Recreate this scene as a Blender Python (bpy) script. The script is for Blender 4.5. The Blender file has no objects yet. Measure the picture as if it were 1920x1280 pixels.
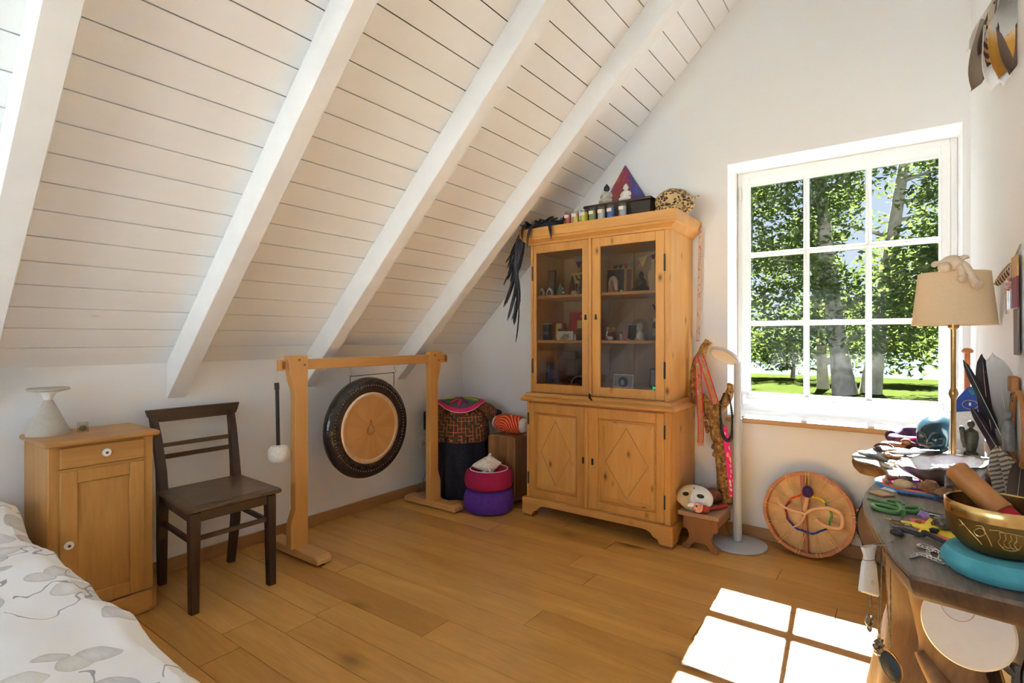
import bpy, bmesh, math, random
from mathutils import Vector, Matrix, noise as mnoise
random.seed(7)
R = math.radians
sc = bpy.context.scene
COL = sc.collection

# ------------------------------------------------------------------ camera
cam_d = bpy.data.cameras.new('camera'); cam = bpy.data.objects.new('camera', cam_d); COL.objects.link(cam)
cam.location = (0, 0, 1.28); cam.rotation_euler = (R(90), 0, R(36.07))
cam_d.sensor_width = 36; cam_d.lens = 36 * 1002.2 / 1920; cam_d.shift_y = -5.4 / 1920; cam_d.clip_start = 0.02; cam_d.clip_end = 600
sc.camera = cam
# ------------------------------------------------------------------ sky, sun, exposure
world = bpy.data.worlds.new('sky'); sc.world = world; world.use_nodes = True
wn = world.node_tree; wn.nodes.clear()
w_out = wn.nodes.new('ShaderNodeOutputWorld'); w_bg = wn.nodes.new('ShaderNodeBackground')
w_tc = wn.nodes.new('ShaderNodeTexCoord'); w_sep = wn.nodes.new('ShaderNodeSeparateXYZ'); w_rmp = wn.nodes.new('ShaderNodeValToRGB')
w_rmp.color_ramp.elements[0].position = 0.0; w_rmp.color_ramp.elements[0].color = (0.80, 0.90, 1.0, 1)
w_rmp.color_ramp.elements[1].position = 0.7; w_rmp.color_ramp.elements[1].color = (0.36, 0.58, 0.95, 1)
wn.links.new(w_tc.outputs['Generated'], w_sep.inputs[0]); wn.links.new(w_sep.outputs['Z'], w_rmp.inputs[0])
wn.links.new(w_rmp.outputs[0], w_bg.inputs[0]); wn.links.new(w_bg.outputs[0], w_out.inputs[0])
w_bg.inputs[1].default_value = 3.0
sun_d = bpy.data.lights.new('sun', 'SUN'); sun = bpy.data.objects.new('sun', sun_d); COL.objects.link(sun)
sun.location = (-1.5, 20, 18); sun.rotation_euler = Vector((0.080, -1.0, -0.971)).to_track_quat('-Z', 'Y').to_euler()
sun_d.energy = 360.0; sun_d.angle = R(0.55); sun_d.color = (0.84, 0.93, 1.0)
sc.view_settings.view_transform = 'Standard'; sc.view_settings.look = 'None'; sc.view_settings.gamma = 1.0
sc.view_settings.use_curve_mapping = False; sc.view_settings.exposure = 1.10
sc.cycles.diffuse_bounces = 8; sc.cycles.max_bounces = 14; sc.cycles.transparent_max_bounces = 16; sc.cycles.caustics_reflective = False
def portal(name, loc, rot, sx, sy):
    d = bpy.data.lights.new(name, 'AREA'); d.shape = 'RECTANGLE'; d.size = sx; d.size_y = sy; d.cycles.is_portal = True
    o = bpy.data.objects.new(name, d); o.location = loc; o.rotation_euler = rot; COL.objects.link(o)
portal('window_portal', (-0.33, 4.12, 1.6), (R(-90), 0, 0), 1.25, 1.7)
portal('fill_window_portal', (-1.25, -2.36, 1.43), (R(90), 0, 0), 2.4, 1.65)  # portal for the window added behind the camera

# ------------------------------------------------------------------ node helpers
def srgb(r, g, b):
    f = lambda c: (c / 255 / 12.92) if c / 255 <= 0.04045 else ((c / 255 + 0.055) / 1.055) ** 2.4
    return (f(r), f(g), f(b), 1)
class NT:
    def __init__(s, name):
        s.m = bpy.data.materials.new(name); s.m.use_nodes = True; s.t = s.m.node_tree
        s.b = s.t.nodes['Principled BSDF']; s.out = s.t.nodes['Material Output']
    def n(s, typ, **k):
        o = s.t.nodes.new(typ)
        for a, v in k.items():
            if a.startswith('i_'):
                key = a[2:]; key = int(key) if key.isdigit() else key.replace('_', ' ')
                s.set(o.inputs[key], v)
            else: setattr(o, a, v)
        return o
    def set(s, inp, v):
        if isinstance(v, bpy.types.NodeSocket): s.t.links.new(v, inp)
        else: inp.default_value = v
    def math(s, op, a, b=0.0, c=None):
        o = s.n('ShaderNodeMath', operation=op); s.set(o.inputs[0], a); s.set(o.inputs[1], b)
        if c is not None: s.set(o.inputs[2], c)
        return o.outputs[0]
    def vmath(s, op, a, b):
        o = s.n('ShaderNodeVectorMath', operation=op); s.set(o.inputs[0], a); s.set(o.inputs[1], b); return o.outputs[0]
    def mix(s, f, a, b, mode='MIX'):
        o = s.n('ShaderNodeMix', data_type='RGBA', blend_type=mode); s.set(o.inputs[0], f); s.set(o.inputs[6], a); s.set(o.inputs[7], b); return o.outputs[2]
    def ramp(s, f, stops, interp='LINEAR'):
        o = s.n('ShaderNodeValToRGB'); cr = o.color_ramp; cr.interpolation = interp
        while len(cr.elements) < len(stops): cr.elements.new(0.5)
        for e, (p, c) in zip(cr.elements, stops): e.position = p; e.color = c if len(c) == 4 else (*c, 1)
        s.set(o.inputs[0], f); return o.outputs[0]
    def coord(s, kind='Object'): return s.n('ShaderNodeTexCoord').outputs[kind]
    def rnd(s): return s.n('ShaderNodeObjectInfo').outputs['Random']
    def noise(s, vec, scale, detail=4, rough=0.5, dist=0.0, out='Fac'):
        o = s.n('ShaderNodeTexNoise'); s.set(o.inputs['Vector'], vec); o.inputs['Scale'].default_value = scale; o.inputs['Detail'].default_value = detail
        o.inputs['Roughness'].default_value = rough; o.inputs['Distortion'].default_value = dist; return o.outputs[out]
    def voro(s, vec, scale, out='Distance', feature='F1', rnd=1.0):
        o = s.n('ShaderNodeTexVoronoi', feature=feature); s.set(o.inputs['Vector'], vec); o.inputs['Scale'].default_value = scale; o.inputs['Randomness'].default_value = rnd; return o.outputs[out]
    def bump(s, h, strength=0.2, dist=0.01):
        o = s.n('ShaderNodeBump'); s.set(o.inputs['Height'], h); o.inputs['Strength'].default_value = strength; o.inputs['Distance'].default_value = dist
        s.t.links.new(o.outputs[0], s.b.inputs['Normal'])
    def col(s, c): s.set(s.b.inputs['Base Color'], c)
    def p(s, **k):
        for a, v in k.items(): s.set(s.b.inputs[a.replace('_', ' ')], v)
        return s.m
def flat(name, c, rough=0.6, metal=0.0, var=0.12, scale=40, bump=0.0, **k):
    t = NT(name); v = t.coord(); nz = t.noise(v, scale, 3)
    d = tuple(max(0, x * (1 - var)) for x in c[:3]) + (1,); l = tuple(min(1, x * (1 + var)) for x in c[:3]) + (1,)
    t.col(t.ramp(nz, [(0.3, d), (0.7, l)]))
    if bump: t.bump(nz, bump, 0.004)
    return t.p(Roughness=rough, Metallic=metal, **k)
def wood(name, dark, light, axis=2, grain=9.0, rough=0.45, knots=0.0, bump=0.12, wear=None, stretch=9.0, rspread=0.25, kscale=3.2):
    t = NT(name); v = t.coord(); rv = t.rnd()
    off = t.n('ShaderNodeCombineXYZ'); 
    for i in range(3): t.set(off.inputs[i], t.math('MULTIPLY', rv, 7.3 + 3.1 * i))
    v = t.vmath('ADD', v, off.outputs[0])
    sc_ = [1.0, 1.0, 1.0]; sc_[axis] = 1.0 / stretch
    mp = t.vmath('MULTIPLY', v, tuple(sc_))
    warp = t.noise(mp, 2.5, 2, out='Color'); w = t.vmath('ADD', mp, t.vmath('MULTIPLY', warp, (0.12, 0.12, 0.12)))
    n1 = t.noise(w, grain, 6, 0.6, 0.6); n2 = t.noise(w, grain * 9, 3, 0.5)
    f = t.math('ADD', t.math('MULTIPLY', n1, 0.75), t.math('MULTIPLY', n2, 0.25))
    f = t.math('ADD', f, t.math('MULTIPLY', t.math('SUBTRACT', rv, 0.5), rspread))
    c = t.ramp(f, [(0.3, dark), (0.7, light)])
    if knots:
        ks = [1.0, 1.0, 1.0]; ks[axis] = 0.55
        kv = t.voro(t.vmath('MULTIPLY', v, tuple(ks)), kscale)
        k = t.ramp(kv, [(0.05, (1, 1, 1, 1)), (0.10, (0.4, 0.4, 0.4, 1)), (0.17, (0, 0, 0, 1))])
        dk = tuple(x * 0.18 for x in dark[:3]) + (1,)
        c = t.mix(t.math('MULTIPLY', k, knots), c, dk)
    if wear: c = t.mix(t.ramp(t.noise(v, 6, 5), [(0.5, (0, 0, 0, 1)), (0.75, (0.8, 0.8, 0.8, 1))]), c, wear)
    t.col(c); t.bump(n2, bump, 0.002)
    return t.p(Roughness=rough)
M = {}
# walls, ceiling
t = NT('white_plaster'); nz = t.noise(t.coord(), 90, 5); t.col(t.mix(t.noise(t.coord(), 1.3, 2), (0.79, 0.80, 0.81, 1), (0.83, 0.84, 0.85, 1))); t.bump(nz, 0.08, 0.003); M['wall'] = t.p(Roughness=0.92)
t = NT('white_painted_boards'); v = t.coord(); st = t.vmath('MULTIPLY', v, (1, 0.06, 1))
kn = t.ramp(t.voro(t.vmath('MULTIPLY', v, (2.2, 0.9, 2.2)), 2.1), [(0.012, (1, 1, 1, 1)), (0.05, (0, 0, 0, 1))])
c = t.mix(t.noise(st, 14, 4), (0.84, 0.86, 0.875, 1), (0.885, 0.905, 0.92, 1)); c = t.mix(t.math('MULTIPLY', kn, 0.35), c, (0.62, 0.53, 0.36, 1))
t.col(c); t.bump(t.noise(st, 60, 3), 0.05, 0.002); M['board'] = t.p(Roughness=0.55)
M['rafter'] = flat('white_painted_rafter', (0.83, 0.85, 0.87), 0.5, var=0.03, scale=8, bump=0.04)
M['gap'] = flat('dark_joint', (0.07, 0.045, 0.03), 0.9)
M['white'] = flat('white_lacquer', (0.86, 0.86, 0.85), 0.3, var=0.01)
M['floor'] = wood('oak_floor', (0.42, 0.200, 0.044, 1), (0.65, 0.345, 0.086, 1), axis=0, grain=7, rough=0.30, knots=0.75, bump=0.06, stretch=8, rspread=0.20, kscale=2.6)
M['skirt'] = wood('oak_skirting', (0.34, 0.17, 0.06, 1), (0.50, 0.28, 0.11, 1), axis=1, rough=0.4)
M['skirtx'] = wood('oak_skirting_back', (0.34, 0.17, 0.06, 1), (0.50, 0.28, 0.11, 1), axis=0, rough=0.4)
PD, PL = (0.43, 0.19, 0.040, 1), (0.61, 0.31, 0.078, 1)
M['pine_z'] = wood('honey_pine_upright', PD, PL, 2, 8, 0.4, knots=0.9, kscale=8)
M['pine_x'] = wood('honey_pine_lengthwise', PD, PL, 0, 8, 0.4, knots=0.9, kscale=8)
M['pine_y'] = wood('honey_pine_depthwise', PD, PL, 1, 8, 0.4, knots=0.9, kscale=8)
M['pine_bead'] = wood('honey_pine_bead', (0.30, 0.14, 0.035, 1), (0.44, 0.22, 0.06, 1), 2, 8, 0.4)
M['pine_in'] = wood('pine_backing', (0.36, 0.20, 0.09, 1), (0.50, 0.32, 0.16, 1), 2, 8, 0.6, knots=0.6)
ND, NL = (0.36, 0.16, 0.036, 1), (0.54, 0.275, 0.072, 1)
M['ns_z'] = wood('nightstand_wood_upright', ND, NL, 2, 9, 0.4, knots=0.25)
M['ns_y'] = wood('nightstand_wood_across', ND, NL, 1, 9, 0.4, knots=0.25)
M['dark_z'] = wood('dark_stained_oak_upright', (0.016, 0.007, 0.004, 1), (0.066, 0.031, 0.018, 1), 2, 12, 0.38)
M['dark_y'] = wood('dark_stained_oak_across', (0.018, 0.008, 0.005, 1), (0.075, 0.036, 0.020, 1), 1, 12, 0.38)
M['seat'] = wood('worn_pressed_seat', (0.026, 0.013, 0.007, 1), (0.125, 0.070, 0.036, 1), 1, 14, 0.33, stretch=2)
BD, BL = (0.50, 0.235, 0.055, 1), (0.66, 0.345, 0.10, 1)
M['beech_z'] = wood('oiled_beech_upright', BD, BL, 2, 6, 0.4, stretch=12)
M['beech_x'] = wood('oiled_beech_foot', (0.50, 0.25, 0.08, 1), (0.66, 0.37, 0.14, 1), 0, 6, 0.4, stretch=12)
M['beech_y'] = wood('oiled_beech_beam', BD, BL, 1, 6, 0.4, stretch=12)
M['stool'] = wood('brown_stool_wood', (0.16, 0.062, 0.016, 1), (0.32, 0.135, 0.038, 1), 2, 9, 0.45, knots=0.3)
M['stooltop'] = wood('worn_stool_top', (0.21, 0.11, 0.055, 1), (0.38, 0.23, 0.13, 1), 1, 9, 0.5)
M['cajon'] = wood('walnut_veneer', (0.07, 0.030, 0.012, 1), (0.38, 0.19, 0.075, 1), 2, 16, 0.35, stretch=14)
M['cajon_edge'] = flat('pale_plywood_edge', (0.42, 0.24, 0.12), 0.5)
M['slab'] = wood('weathered_slab_top', (0.06, 0.042, 0.032, 1), (0.30, 0.23, 0.18, 1), 1, 16, 0.5, knots=0.4)
M['slab_edge'] = wood('bark_edge', (0.020, 0.010, 0.005, 1), (0.13, 0.062, 0.024, 1), 2, 18, 0.7, bump=0.5, stretch=2)
M['trunk'] = wood('trunk_wood', (0.012, 0.006, 0.0035, 1), (0.105, 0.050, 0.022, 1), 2, 11, 0.6, bump=0.7, stretch=7)
M['driftwood'] = wood('driftwood', (0.09, 0.045, 0.02, 1), (0.27, 0.155, 0.078, 1), 2, 8, 0.65, bump=0.4, stretch=4)
t = NT('lichen_bark'); v = t.coord(); a = t.noise(v, 38, 6, 0.65); b = t.voro(v, 60)
c = t.ramp(a, [(0.25, srgb(70, 45, 25)), (0.5, srgb(150, 108, 55)), (0.68, srgb(196, 160, 92)), (0.85, srgb(205, 196, 178))]); t.col(c); t.bump(t.math('ADD', a, b), 0.9, 0.012); M['bark'] = t.p(Roughness=0.85)
M['brass'] = flat('aged_brass', (0.42, 0.26, 0.10), 0.28, 1.0)
M['bronze'] = flat('bronze_bowl', (0.20, 0.135, 0.040), 0.42, 0.8, var=0.3, scale=14)
M['gold'] = flat('polished_gold_rim', (0.72, 0.50, 0.20), 0.22, 1.0)
M['iron'] = flat('dark_iron', (0.04, 0.035, 0.03), 0.45, 0.7)
M['chrome'] = flat('silver_metal', (0.66, 0.64, 0.62), 0.2, 1.0)
M['pewter'] = flat('old_silver', (0.28, 0.25, 0.22), 0.35, 1.0, var=0.35, scale=120)
M['black'] = flat('black_plastic', (0.012, 0.012, 0.014), 0.4)
M['char'] = flat('charcoal', (0.03, 0.03, 0.033), 0.6)
M['grey_lamp'] = flat('grey_powder_coat', (0.47, 0.50, 0.55), 0.4, var=0.02)
M['diffuser'] = flat('cream_diffuser', (0.78, 0.74, 0.66), 0.4, var=0.02)
M['sand'] = flat('sand_concrete', (0.50, 0.465, 0.40), 0.7, var=0.05, scale=60)
M['porcelain'] = flat('white_porcelain', (0.82, 0.82, 0.80), 0.15, var=0.01)
M['red_dot'] = flat('dark_red_screw', (0.12, 0.03, 0.03), 0.4)
M['felt_white'] = flat('white_felt', (0.80, 0.77, 0.70), 0.95, var=0.08, scale=60, bump=0.6)
M['wax'] = flat('tealight_content', (0.22, 0.13, 0.05), 0.5, var=0.4)
def glassmat(name, tint, gloss=0.07, rough=0.0):
    t = NT(name); t.t.nodes.remove(t.b)
    tr = t.n('ShaderNodeBsdfTransparent'); tr.inputs[0].default_value = tint
    gl = t.n('ShaderNodeBsdfGlossy'); gl.inputs['Roughness'].default_value = rough
    mx = t.n('ShaderNodeMixShader'); lw = t.n('ShaderNodeLayerWeight'); lw.inputs['Blend'].default_value = 0.5
    f5 = t.math('POWER', lw.outputs['Facing'], 5.0)
    t.set(mx.inputs[0], t.math('MINIMUM', t.math('ADD', gloss, t.math('MULTIPLY', f5, 0.5)), 0.6)); t.set(mx.inputs[1], tr.outputs[0]); t.set(mx.inputs[2], gl.outputs[0])
    t.set(t.out.inputs[0], mx.outputs[0]); return t.m
M['glass'] = glassmat('outside_dimming_glass', (0.38, 0.383, 0.386, 1), 0.006)  # grey tint added to hold the outside brightness down against the room
M['glass_clear'] = glassmat('window_glass', (0.97, 0.98, 0.98, 1), 0.02)
M['cabglass'] = glassmat('old_cabinet_glass', (0.80, 0.78, 0.76, 1), 0.05)
M['jar'] = glassmat('clear_jar_glass', (0.94, 0.95, 0.95, 1), 0.07, 0.03)

# ------------------------------------------------------------------ mesh builder
WL = {}
class MB:
    def __init__(s): s.v = []; s.f = []; s.uv = {}
    def add(s, vs, fs, uvs=None):
        k = len(s.v); s.v += [tuple(p) for p in vs]; s.f += [tuple(i + k for i in f) for f in fs]
        if uvs:
            for i, u in enumerate(uvs): s.uv[k + i] = u
        return s
    def box(s, x0, x1, y0, y1, z0, z1):
        vs = [(x, y, z) for x in (x0, x1) for y in (y0, y1) for z in (z0, z1)]
        return s.add(vs, [(0, 1, 3, 2), (4, 6, 7, 5), (0, 4, 5, 1), (2, 3, 7, 6), (0, 2, 6, 4), (1, 5, 7, 3)])
    def hexa(s, bot, top):
        return s.add(list(bot) + list(top), [(3, 2, 1, 0), (4, 5, 6, 7), (0, 1, 5, 4), (1, 2, 6, 5), (2, 3, 7, 6), (3, 0, 4, 7)])
    def prism(s, poly, lo, hi, axis='z'):
        def mk(a, b, h): return {'z': (a, b, h), 'y': (a, h, b), 'x': (h, a, b)}[axis]
        n = len(poly); vs = [mk(a, b, lo) for a, b in poly] + [mk(a, b, hi) for a, b in poly]
        fs = [tuple(range(n))[::-1], tuple(range(n, 2 * n))] + [(i, (i + 1) % n, n + (i + 1) % n, n + i) for i in range(n)]
        return s.add(vs, fs)
    def tube(s, pts, rad, seg=8, closed=False, flat=None):
        pts = [Vector(p) for p in pts]; n = len(pts); rs = rad if isinstance(rad, (list, tuple)) else [rad] * n
        T = []
        for i in range(n):
            a = pts[(i - 1) % n] if (closed or i > 0) else pts[i]; b = pts[(i + 1) % n] if (closed or i < n - 1) else pts[i]
            d = (b - a); T.append(d.normalized() if d.length > 1e-9 else Vector((0, 0, 1)))
        up = Vector((0, 0, 1)) if abs(T[0].z) < 0.9 else Vector((1, 0, 0))
        u = T[0].cross(up).normalized(); vs = []; fs = []; uvs = []
        for i in range(n):
            u = (u - T[i] * u.dot(T[i]))
            u = u.normalized() if u.length > 1e-6 else T[i].orthogonal().normalized()
            w = T[i].cross(u)
            for k in range(seg):
                a = 2 * math.pi * k / seg; fl = flat if flat else 1.0
                vs.append(pts[i] + u * math.cos(a) * rs[i] + w * math.sin(a) * rs[i] * fl); uvs.append((k / seg, i / max(1, n - 1)))
        m = n if closed else n - 1
        for i in range(m):
            for k in range(seg):
                j = (i + 1) % n
                fs.append((i * seg + k, i * seg + (k + 1) % seg, j * seg + (k + 1) % seg, j * seg + k))
        if not closed:
            fs.append(tuple(range(seg))[::-1]); fs.append(tuple((n - 1) * seg + k for k in range(seg)))
        return s.add(vs, fs, uvs)
    def cyl(s, p0, p1, r0, r1=None, seg=16): return s.tube([p0, p1], [r0, r0 if r1 is None else r1], seg)
    def lathe(s, prof, c=(0, 0, 0), seg=32, axis='z', warp=None, cap=True):
        vs = []; fs = []; uvs = []; n = len(prof)
        for i, (r, h) in enumerate(prof):
            for k in range(seg):
                a = 2 * math.pi * k / seg; rr = r * (warp(a, i) if warp else 1)
                x, y = rr * math.cos(a), rr * math.sin(a)
                p = {'z': (x, y, h), 'x': (h, x, y), 'y': (y, h, x)}[axis]
                vs.append((p[0] + c[0], p[1] + c[1], p[2] + c[2])); uvs.append((k / seg, i / (n - 1)))
        for i in range(n - 1):
            for k in range(seg): fs.append((i * seg + k, i * seg + (k + 1) % seg, (i + 1) * seg + (k + 1) % seg, (i + 1) * seg + k))
        if cap: fs.append(tuple(range(seg))[::-1]); fs.append(tuple((n - 1) * seg + k for k in range(seg)))
        return s.add(vs, fs, uvs)
    def ball(s, c, r, seg=16, rings=10, disp=None):
        rx, ry, rz = r if isinstance(r, (tuple, list)) else (r, r, r)
        vs = [(c[0], c[1], c[2] - rz)]; fs = []
        for i in range(1, rings):
            ph = -math.pi / 2 + math.pi * i / rings
            for k in range(seg):
                a = 2 * math.pi * k / seg; d = Vector((math.cos(ph) * math.cos(a), math.cos(ph) * math.sin(a), math.sin(ph))); q = disp(d) if disp else 1.0
                vs.append((c[0] + rx * d.x * q, c[1] + ry * d.y * q, c[2] + rz * d.z * q))
        vs.append((c[0], c[1], c[2] + rz))
        for k in range(seg): fs.append((0, 1 + (k + 1) % seg, 1 + k))
        for i in range(rings - 2):
            for k in range(seg):
                a = 1 + i * seg; b = a + seg; fs.append((a + k, a + (k + 1) % seg, b + (k + 1) % seg, b + k))
        l = len(vs) - 1; a = 1 + (rings - 2) * seg
        for k in range(seg): fs.append((a + k, a + (k + 1) % seg, l))
        return s.add(vs, fs)
    def sheet(s, fn, nu, nv, th=0.002):
        P = [[Vector(fn(i / nu, j / nv)) for j in range(nv + 1)] for i in range(nu + 1)]
        def nrm(i, j):
            a = P[min(i + 1, nu)][j] - P[max(i - 1, 0)][j]; b = P[i][min(j + 1, nv)] - P[i][max(j - 1, 0)]
            c = a.cross(b); return c.normalized() if c.length > 1e-12 else Vector((0, 0, 1))
        vs = []; uvs = []
        for sgn in (0.5, -0.5):
            for i in range(nu + 1):
                for j in range(nv + 1): vs.append(P[i][j] + nrm(i, j) * th * sgn); uvs.append((i / nu, j / nv))
        W = nv + 1; o = (nu + 1) * W; fs = []
        for i in range(nu):
            for j in range(nv):
                a = i * W + j; fs.append((a, a + W, a + W + 1, a + 1)); fs.append((o + a, o + a + 1, o + a + W + 1, o + a + W))
        for i in range(nu):
            a = i * W; fs.append((a, o + a, o + a + W, a + W)); a = i * W + nv; fs.append((a, a + W, o + a + W, o + a))
        for j in range(nv):
            fs.append((j, j + 1, o + j + 1, o + j)); a = nu * W + j; fs.append((a, o + a, o + a + 1, a + 1))
        return s.add(vs, fs, uvs)
    def mould(s, prof, x0, x1, y0, y1):
        vs = []; fs = []; n = len(prof)
        for o, z in prof: vs += [(x0 - o, y1, z), (x0 - o, y0 - o, z), (x1 + o, y0 - o, z), (x1 + o, y1, z)]
        for i in range(n - 1):
            for k in range(4): fs.append((i * 4 + k, i * 4 + (k + 1) % 4, i * 4 + 4 + (k + 1) % 4, i * 4 + 4 + k))
        fs.append((3, 2, 1, 0)); fs.append(tuple((n - 1) * 4 + k for k in range(4)))
        return s.add(vs, fs)
    def ring(s, x0, x1, z0, z1, l, r, b, t, y0, y1):
        s.box(x0, x0 + l, y0, y1, z0, z1); s.box(x1 - r, x1, y0, y1, z0, z1)
        s.box(x0 + l, x1 - r, y0, y1, z0, z0 + b); s.box(x0 + l, x1 - r, y0, y1, z1 - t, z1); return s
    def apply(s, m):
        s.v = [tuple(m @ Vector(p)) for p in s.v]; return s
    def rot(s, ang, axis, pivot): return s.apply(Matrix.Translation(Vector(pivot)) @ Matrix.Rotation(ang, 4, axis) @ Matrix.Translation(-Vector(pivot)))
    def build(s, name, mat, parent=None, smooth=False, bevel=0.0, loc=None, weld=False, sub=0):
        me = bpy.data.meshes.new(name)
        if parent is not None: o_ = WL[parent.name]
        elif loc is not None: o_ = Vector(loc)
        else:
            xs, ys, zs = zip(*s.v); o_ = Vector(((min(xs) + max(xs)) / 2, (min(ys) + max(ys)) / 2, min(zs)))
        bm = bmesh.new(); vv = [bm.verts.new(Vector(p) - o_) for p in s.v]; ul = bm.loops.layers.uv.new('UVMap') if s.uv else None
        for f in s.f:
            try:
                fc = bm.faces.new([vv[i] for i in f])
                if ul:
                    for lp, i in zip(fc.loops, f): lp[ul].uv = s.uv.get(i, (0, 0))
            except ValueError: pass
        if weld: bmesh.ops.remove_doubles(bm, verts=bm.verts, dist=1e-5)
        bmesh.ops.recalc_face_normals(bm, faces=bm.faces)
        if bevel:
            es = [e for e in bm.edges if len(e.link_faces) == 2 and e.calc_face_angle(0) > 0.5]
            bmesh.ops.bevel(bm, geom=es, offset=bevel, segments=1, affect='EDGES', profile=0.7)
        bm.to_mesh(me); bm.free()
        if smooth:
            for p in me.polygons: p.use_smooth = True
            me.set_sharp_from_angle(angle=R(40 if smooth is True else smooth))
        me.materials.append(M[mat] if isinstance(mat, str) else mat)
        o = bpy.data.objects.new(name, me); COL.objects.link(o)
        if parent is not None: o.parent = parent; WL[o.name] = WL[parent.name]
        else: o.location = o_; WL[o.name] = o_
        if sub:
            md = o.modifiers.new('smooth', 'SUBSURF'); md.levels = sub; md.render_levels = sub
        return o
def tag(o, label, cat, group=None, kind=None):
    o['label'] = label; o['category'] = cat
    if group: o['group'] = group
    if kind: o['kind'] = kind
    return o
def thing(name, label, cat, loc, group=None):
    o = bpy.data.objects.new(name, None); COL.objects.link(o); o.location = loc; o.empty_display_size = 0.05
    WL[o.name] = Vector(loc); return tag(o, label, cat, group)
def struct(o, label=None):
    o['kind'] = 'structure'
    if label: o['label'] = label
    return o
def dup(root, delta, label, mats=None):
    r = root.copy(); COL.objects.link(r); r.location = root.location + Vector(delta); r['label'] = label; WL[r.name] = WL[root.name] + Vector(delta)
    def rec(a, b):
        for ch in list(a.children):
            c = ch.copy(); COL.objects.link(c); c.parent = b; WL[c.name] = WL[r.name]
            if mats and ch.name.split('.')[0] in mats:
                c.data = ch.data.copy(); c.data.materials[0] = M[mats[ch.name.split('.')[0]]]
            rec(ch, c)
    rec(root, r); return r
def bez(p0, p1, p2, n=12):
    p0, p1, p2 = Vector(p0), Vector(p1), Vector(p2)
    return [p0 * (1 - t) ** 2 + p1 * 2 * t * (1 - t) + p2 * t * t for t in [i / n for i in range(n + 1)]]
def spline(pts, n=6):
    pts = [Vector(p) for p in pts]; out = []
    for i in range(len(pts) - 1):
        a = pts[max(i - 1, 0)]; b = pts[i]; c = pts[i + 1]; d = pts[min(i + 2, len(pts) - 1)]
        for k in range(n):
            t = k / n; out.append(0.5 * ((2 * b) + (c - a) * t + (2 * a - 5 * b + 4 * c - d) * t * t + (3 * b - a - 3 * c + d) * t ** 3))
    return out + [pts[-1]]
def nz(p, s=1.0): return mnoise.noise(Vector(p) * s)

# ================================================================== THE ROOM
XL, XR, YB, YR = -3.26, 0.295, 3.70, -2.20
HK, SL = 1.146, 0.9793
zc = lambda x: HK + (x - XL) * SL
# floor with planks
b = MB().box(XL - 0.3, XR + 0.3, YR - 0.3, YB + 0.38, -0.25, -0.012)
floor = struct(b.build('floor', 'gap', loc=(-1.5, 1.0, 0)), 'honey oak plank floor')
JOIN = {8: [-2.165, -0.1], 10: [-3.0, -1.665], 12: [-1.364], 16: [-1.52, 0.1], 18: [-1.455], 13: [-0.55], 11: [-2.5, -0.62]}
W_ = 0.166; y = 1.96 - W_ * 25; row = -13
while y < YB - 0.002:
    y1 = min(y + W_, YB)
    xs = JOIN.get(row + 0, None)
    if y1 > YR:
        rr = random.Random(row * 13 + 5)
        if xs is None:
            xs = []; x = XL + rr.uniform(0.4, 1.7)
            while x < XR - 0.2: xs.append(x); x += rr.uniform(1.3, 2.1)
        e = [XL] + [x for x in xs if XL < x < XR] + [XR]
        for a, c in zip(e, e[1:]):
            MB().box(a + 0.0013, c - 0.0013, max(y, YR) + 0.0011, y1 - 0.0011, -0.012, 0.0).build('plank', 'floor', floor, bevel=0.0006)
    y = y1; row += 1
# ceiling: sloping backing, boards, rafters
nrm = Vector((-SL, 0, 1)).normalized(); dirv = Vector((1, 0, SL)).normalized()
def slab_pts(x0, x1, o0, o1):
    q = []
    for x, o in ((x0, o0), (x1, o0), (x1, o1), (x0, o1)):
        p = Vector((x, 0, zc(x))) + nrm * o; q.append((p.x, p.z))
    return q
b = MB().prism(slab_pts(XL - 0.35, XR + 0.25, 0.016, 0.20), YR - 0.3, YB + 0.38, 'y')
ceiling = struct(b.build('ceiling', 'gap', loc=(-1.5, 1.0, 2.8)), 'sloping white board ceiling with rafters')
x = -3.2565; first = True
while x < XR + 0.05:
    a = x - (0.12 if first else 0); first = False
    b = MB().prism(slab_pts(a + 0.0016, x + 0.0880, 0.0, 0.015), YR - 0.05, YB + 0.02, 'y'); b.build('ceiling_board', 'board', ceiling)
    x += 0.0895 + 0.0004
RW, RD = 0.092, 0.197
for y in (-2.04, -1.22, -0.39, 0.435, 1.255, 2.088, 2.912):
    poly = [(XL, HK - RD + 0.0), (XL, HK), (XR, zc(XR)), (XR, zc(XR) - RD)]
    MB().prism(poly, y, y + RW, 'y').build('rafter', 'rafter', ceiling, bevel=0.003)
# walls
struct(MB().box(XL - 0.3, XL, YR - 0.3, YB + 0.38, -0.25, HK + 0.25).build('wall_left', 'wall'), 'white knee wall under the slope')
struct(MB().box(XR, XR + 0.2, YR - 0.3, YB + 0.38, -0.25, 4.9).build('wall_right', 'wall'), 'white wall beside the wooden slab table')
WX0, WX1, WZ0, WZ1, WT = -0.93, 0.262, 0.772, 2.43, 0.36
b = MB().box(XL - 0.3, WX0, YB, YB + WT, -0.25, 4.9).box(WX1, XR, YB, YB + WT, -0.25, 4.9).box(WX0, WX1, YB, YB + WT, -0.25, WZ0 - 0.03).box(WX0, WX1, YB, YB + WT, WZ1, 4.9)
struct(b.build('wall_back', 'wall'), 'white gable wall with the window')
RX0, RX1, RZ0, RZ1 = -2.40, -0.10, 0.65, 2.20  # opening added out of view, sized for the fill light it lets in
b = MB().box(XL - 0.3, RX0, YR - 0.25, YR, -0.25, 4.9).box(RX1, XR + 0.2, YR - 0.25, YR, -0.25, 4.9).box(RX0, RX1, YR - 0.25, YR, -0.25, RZ0).box(RX0, RX1, YR - 0.25, YR, RZ1, 4.9)
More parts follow.
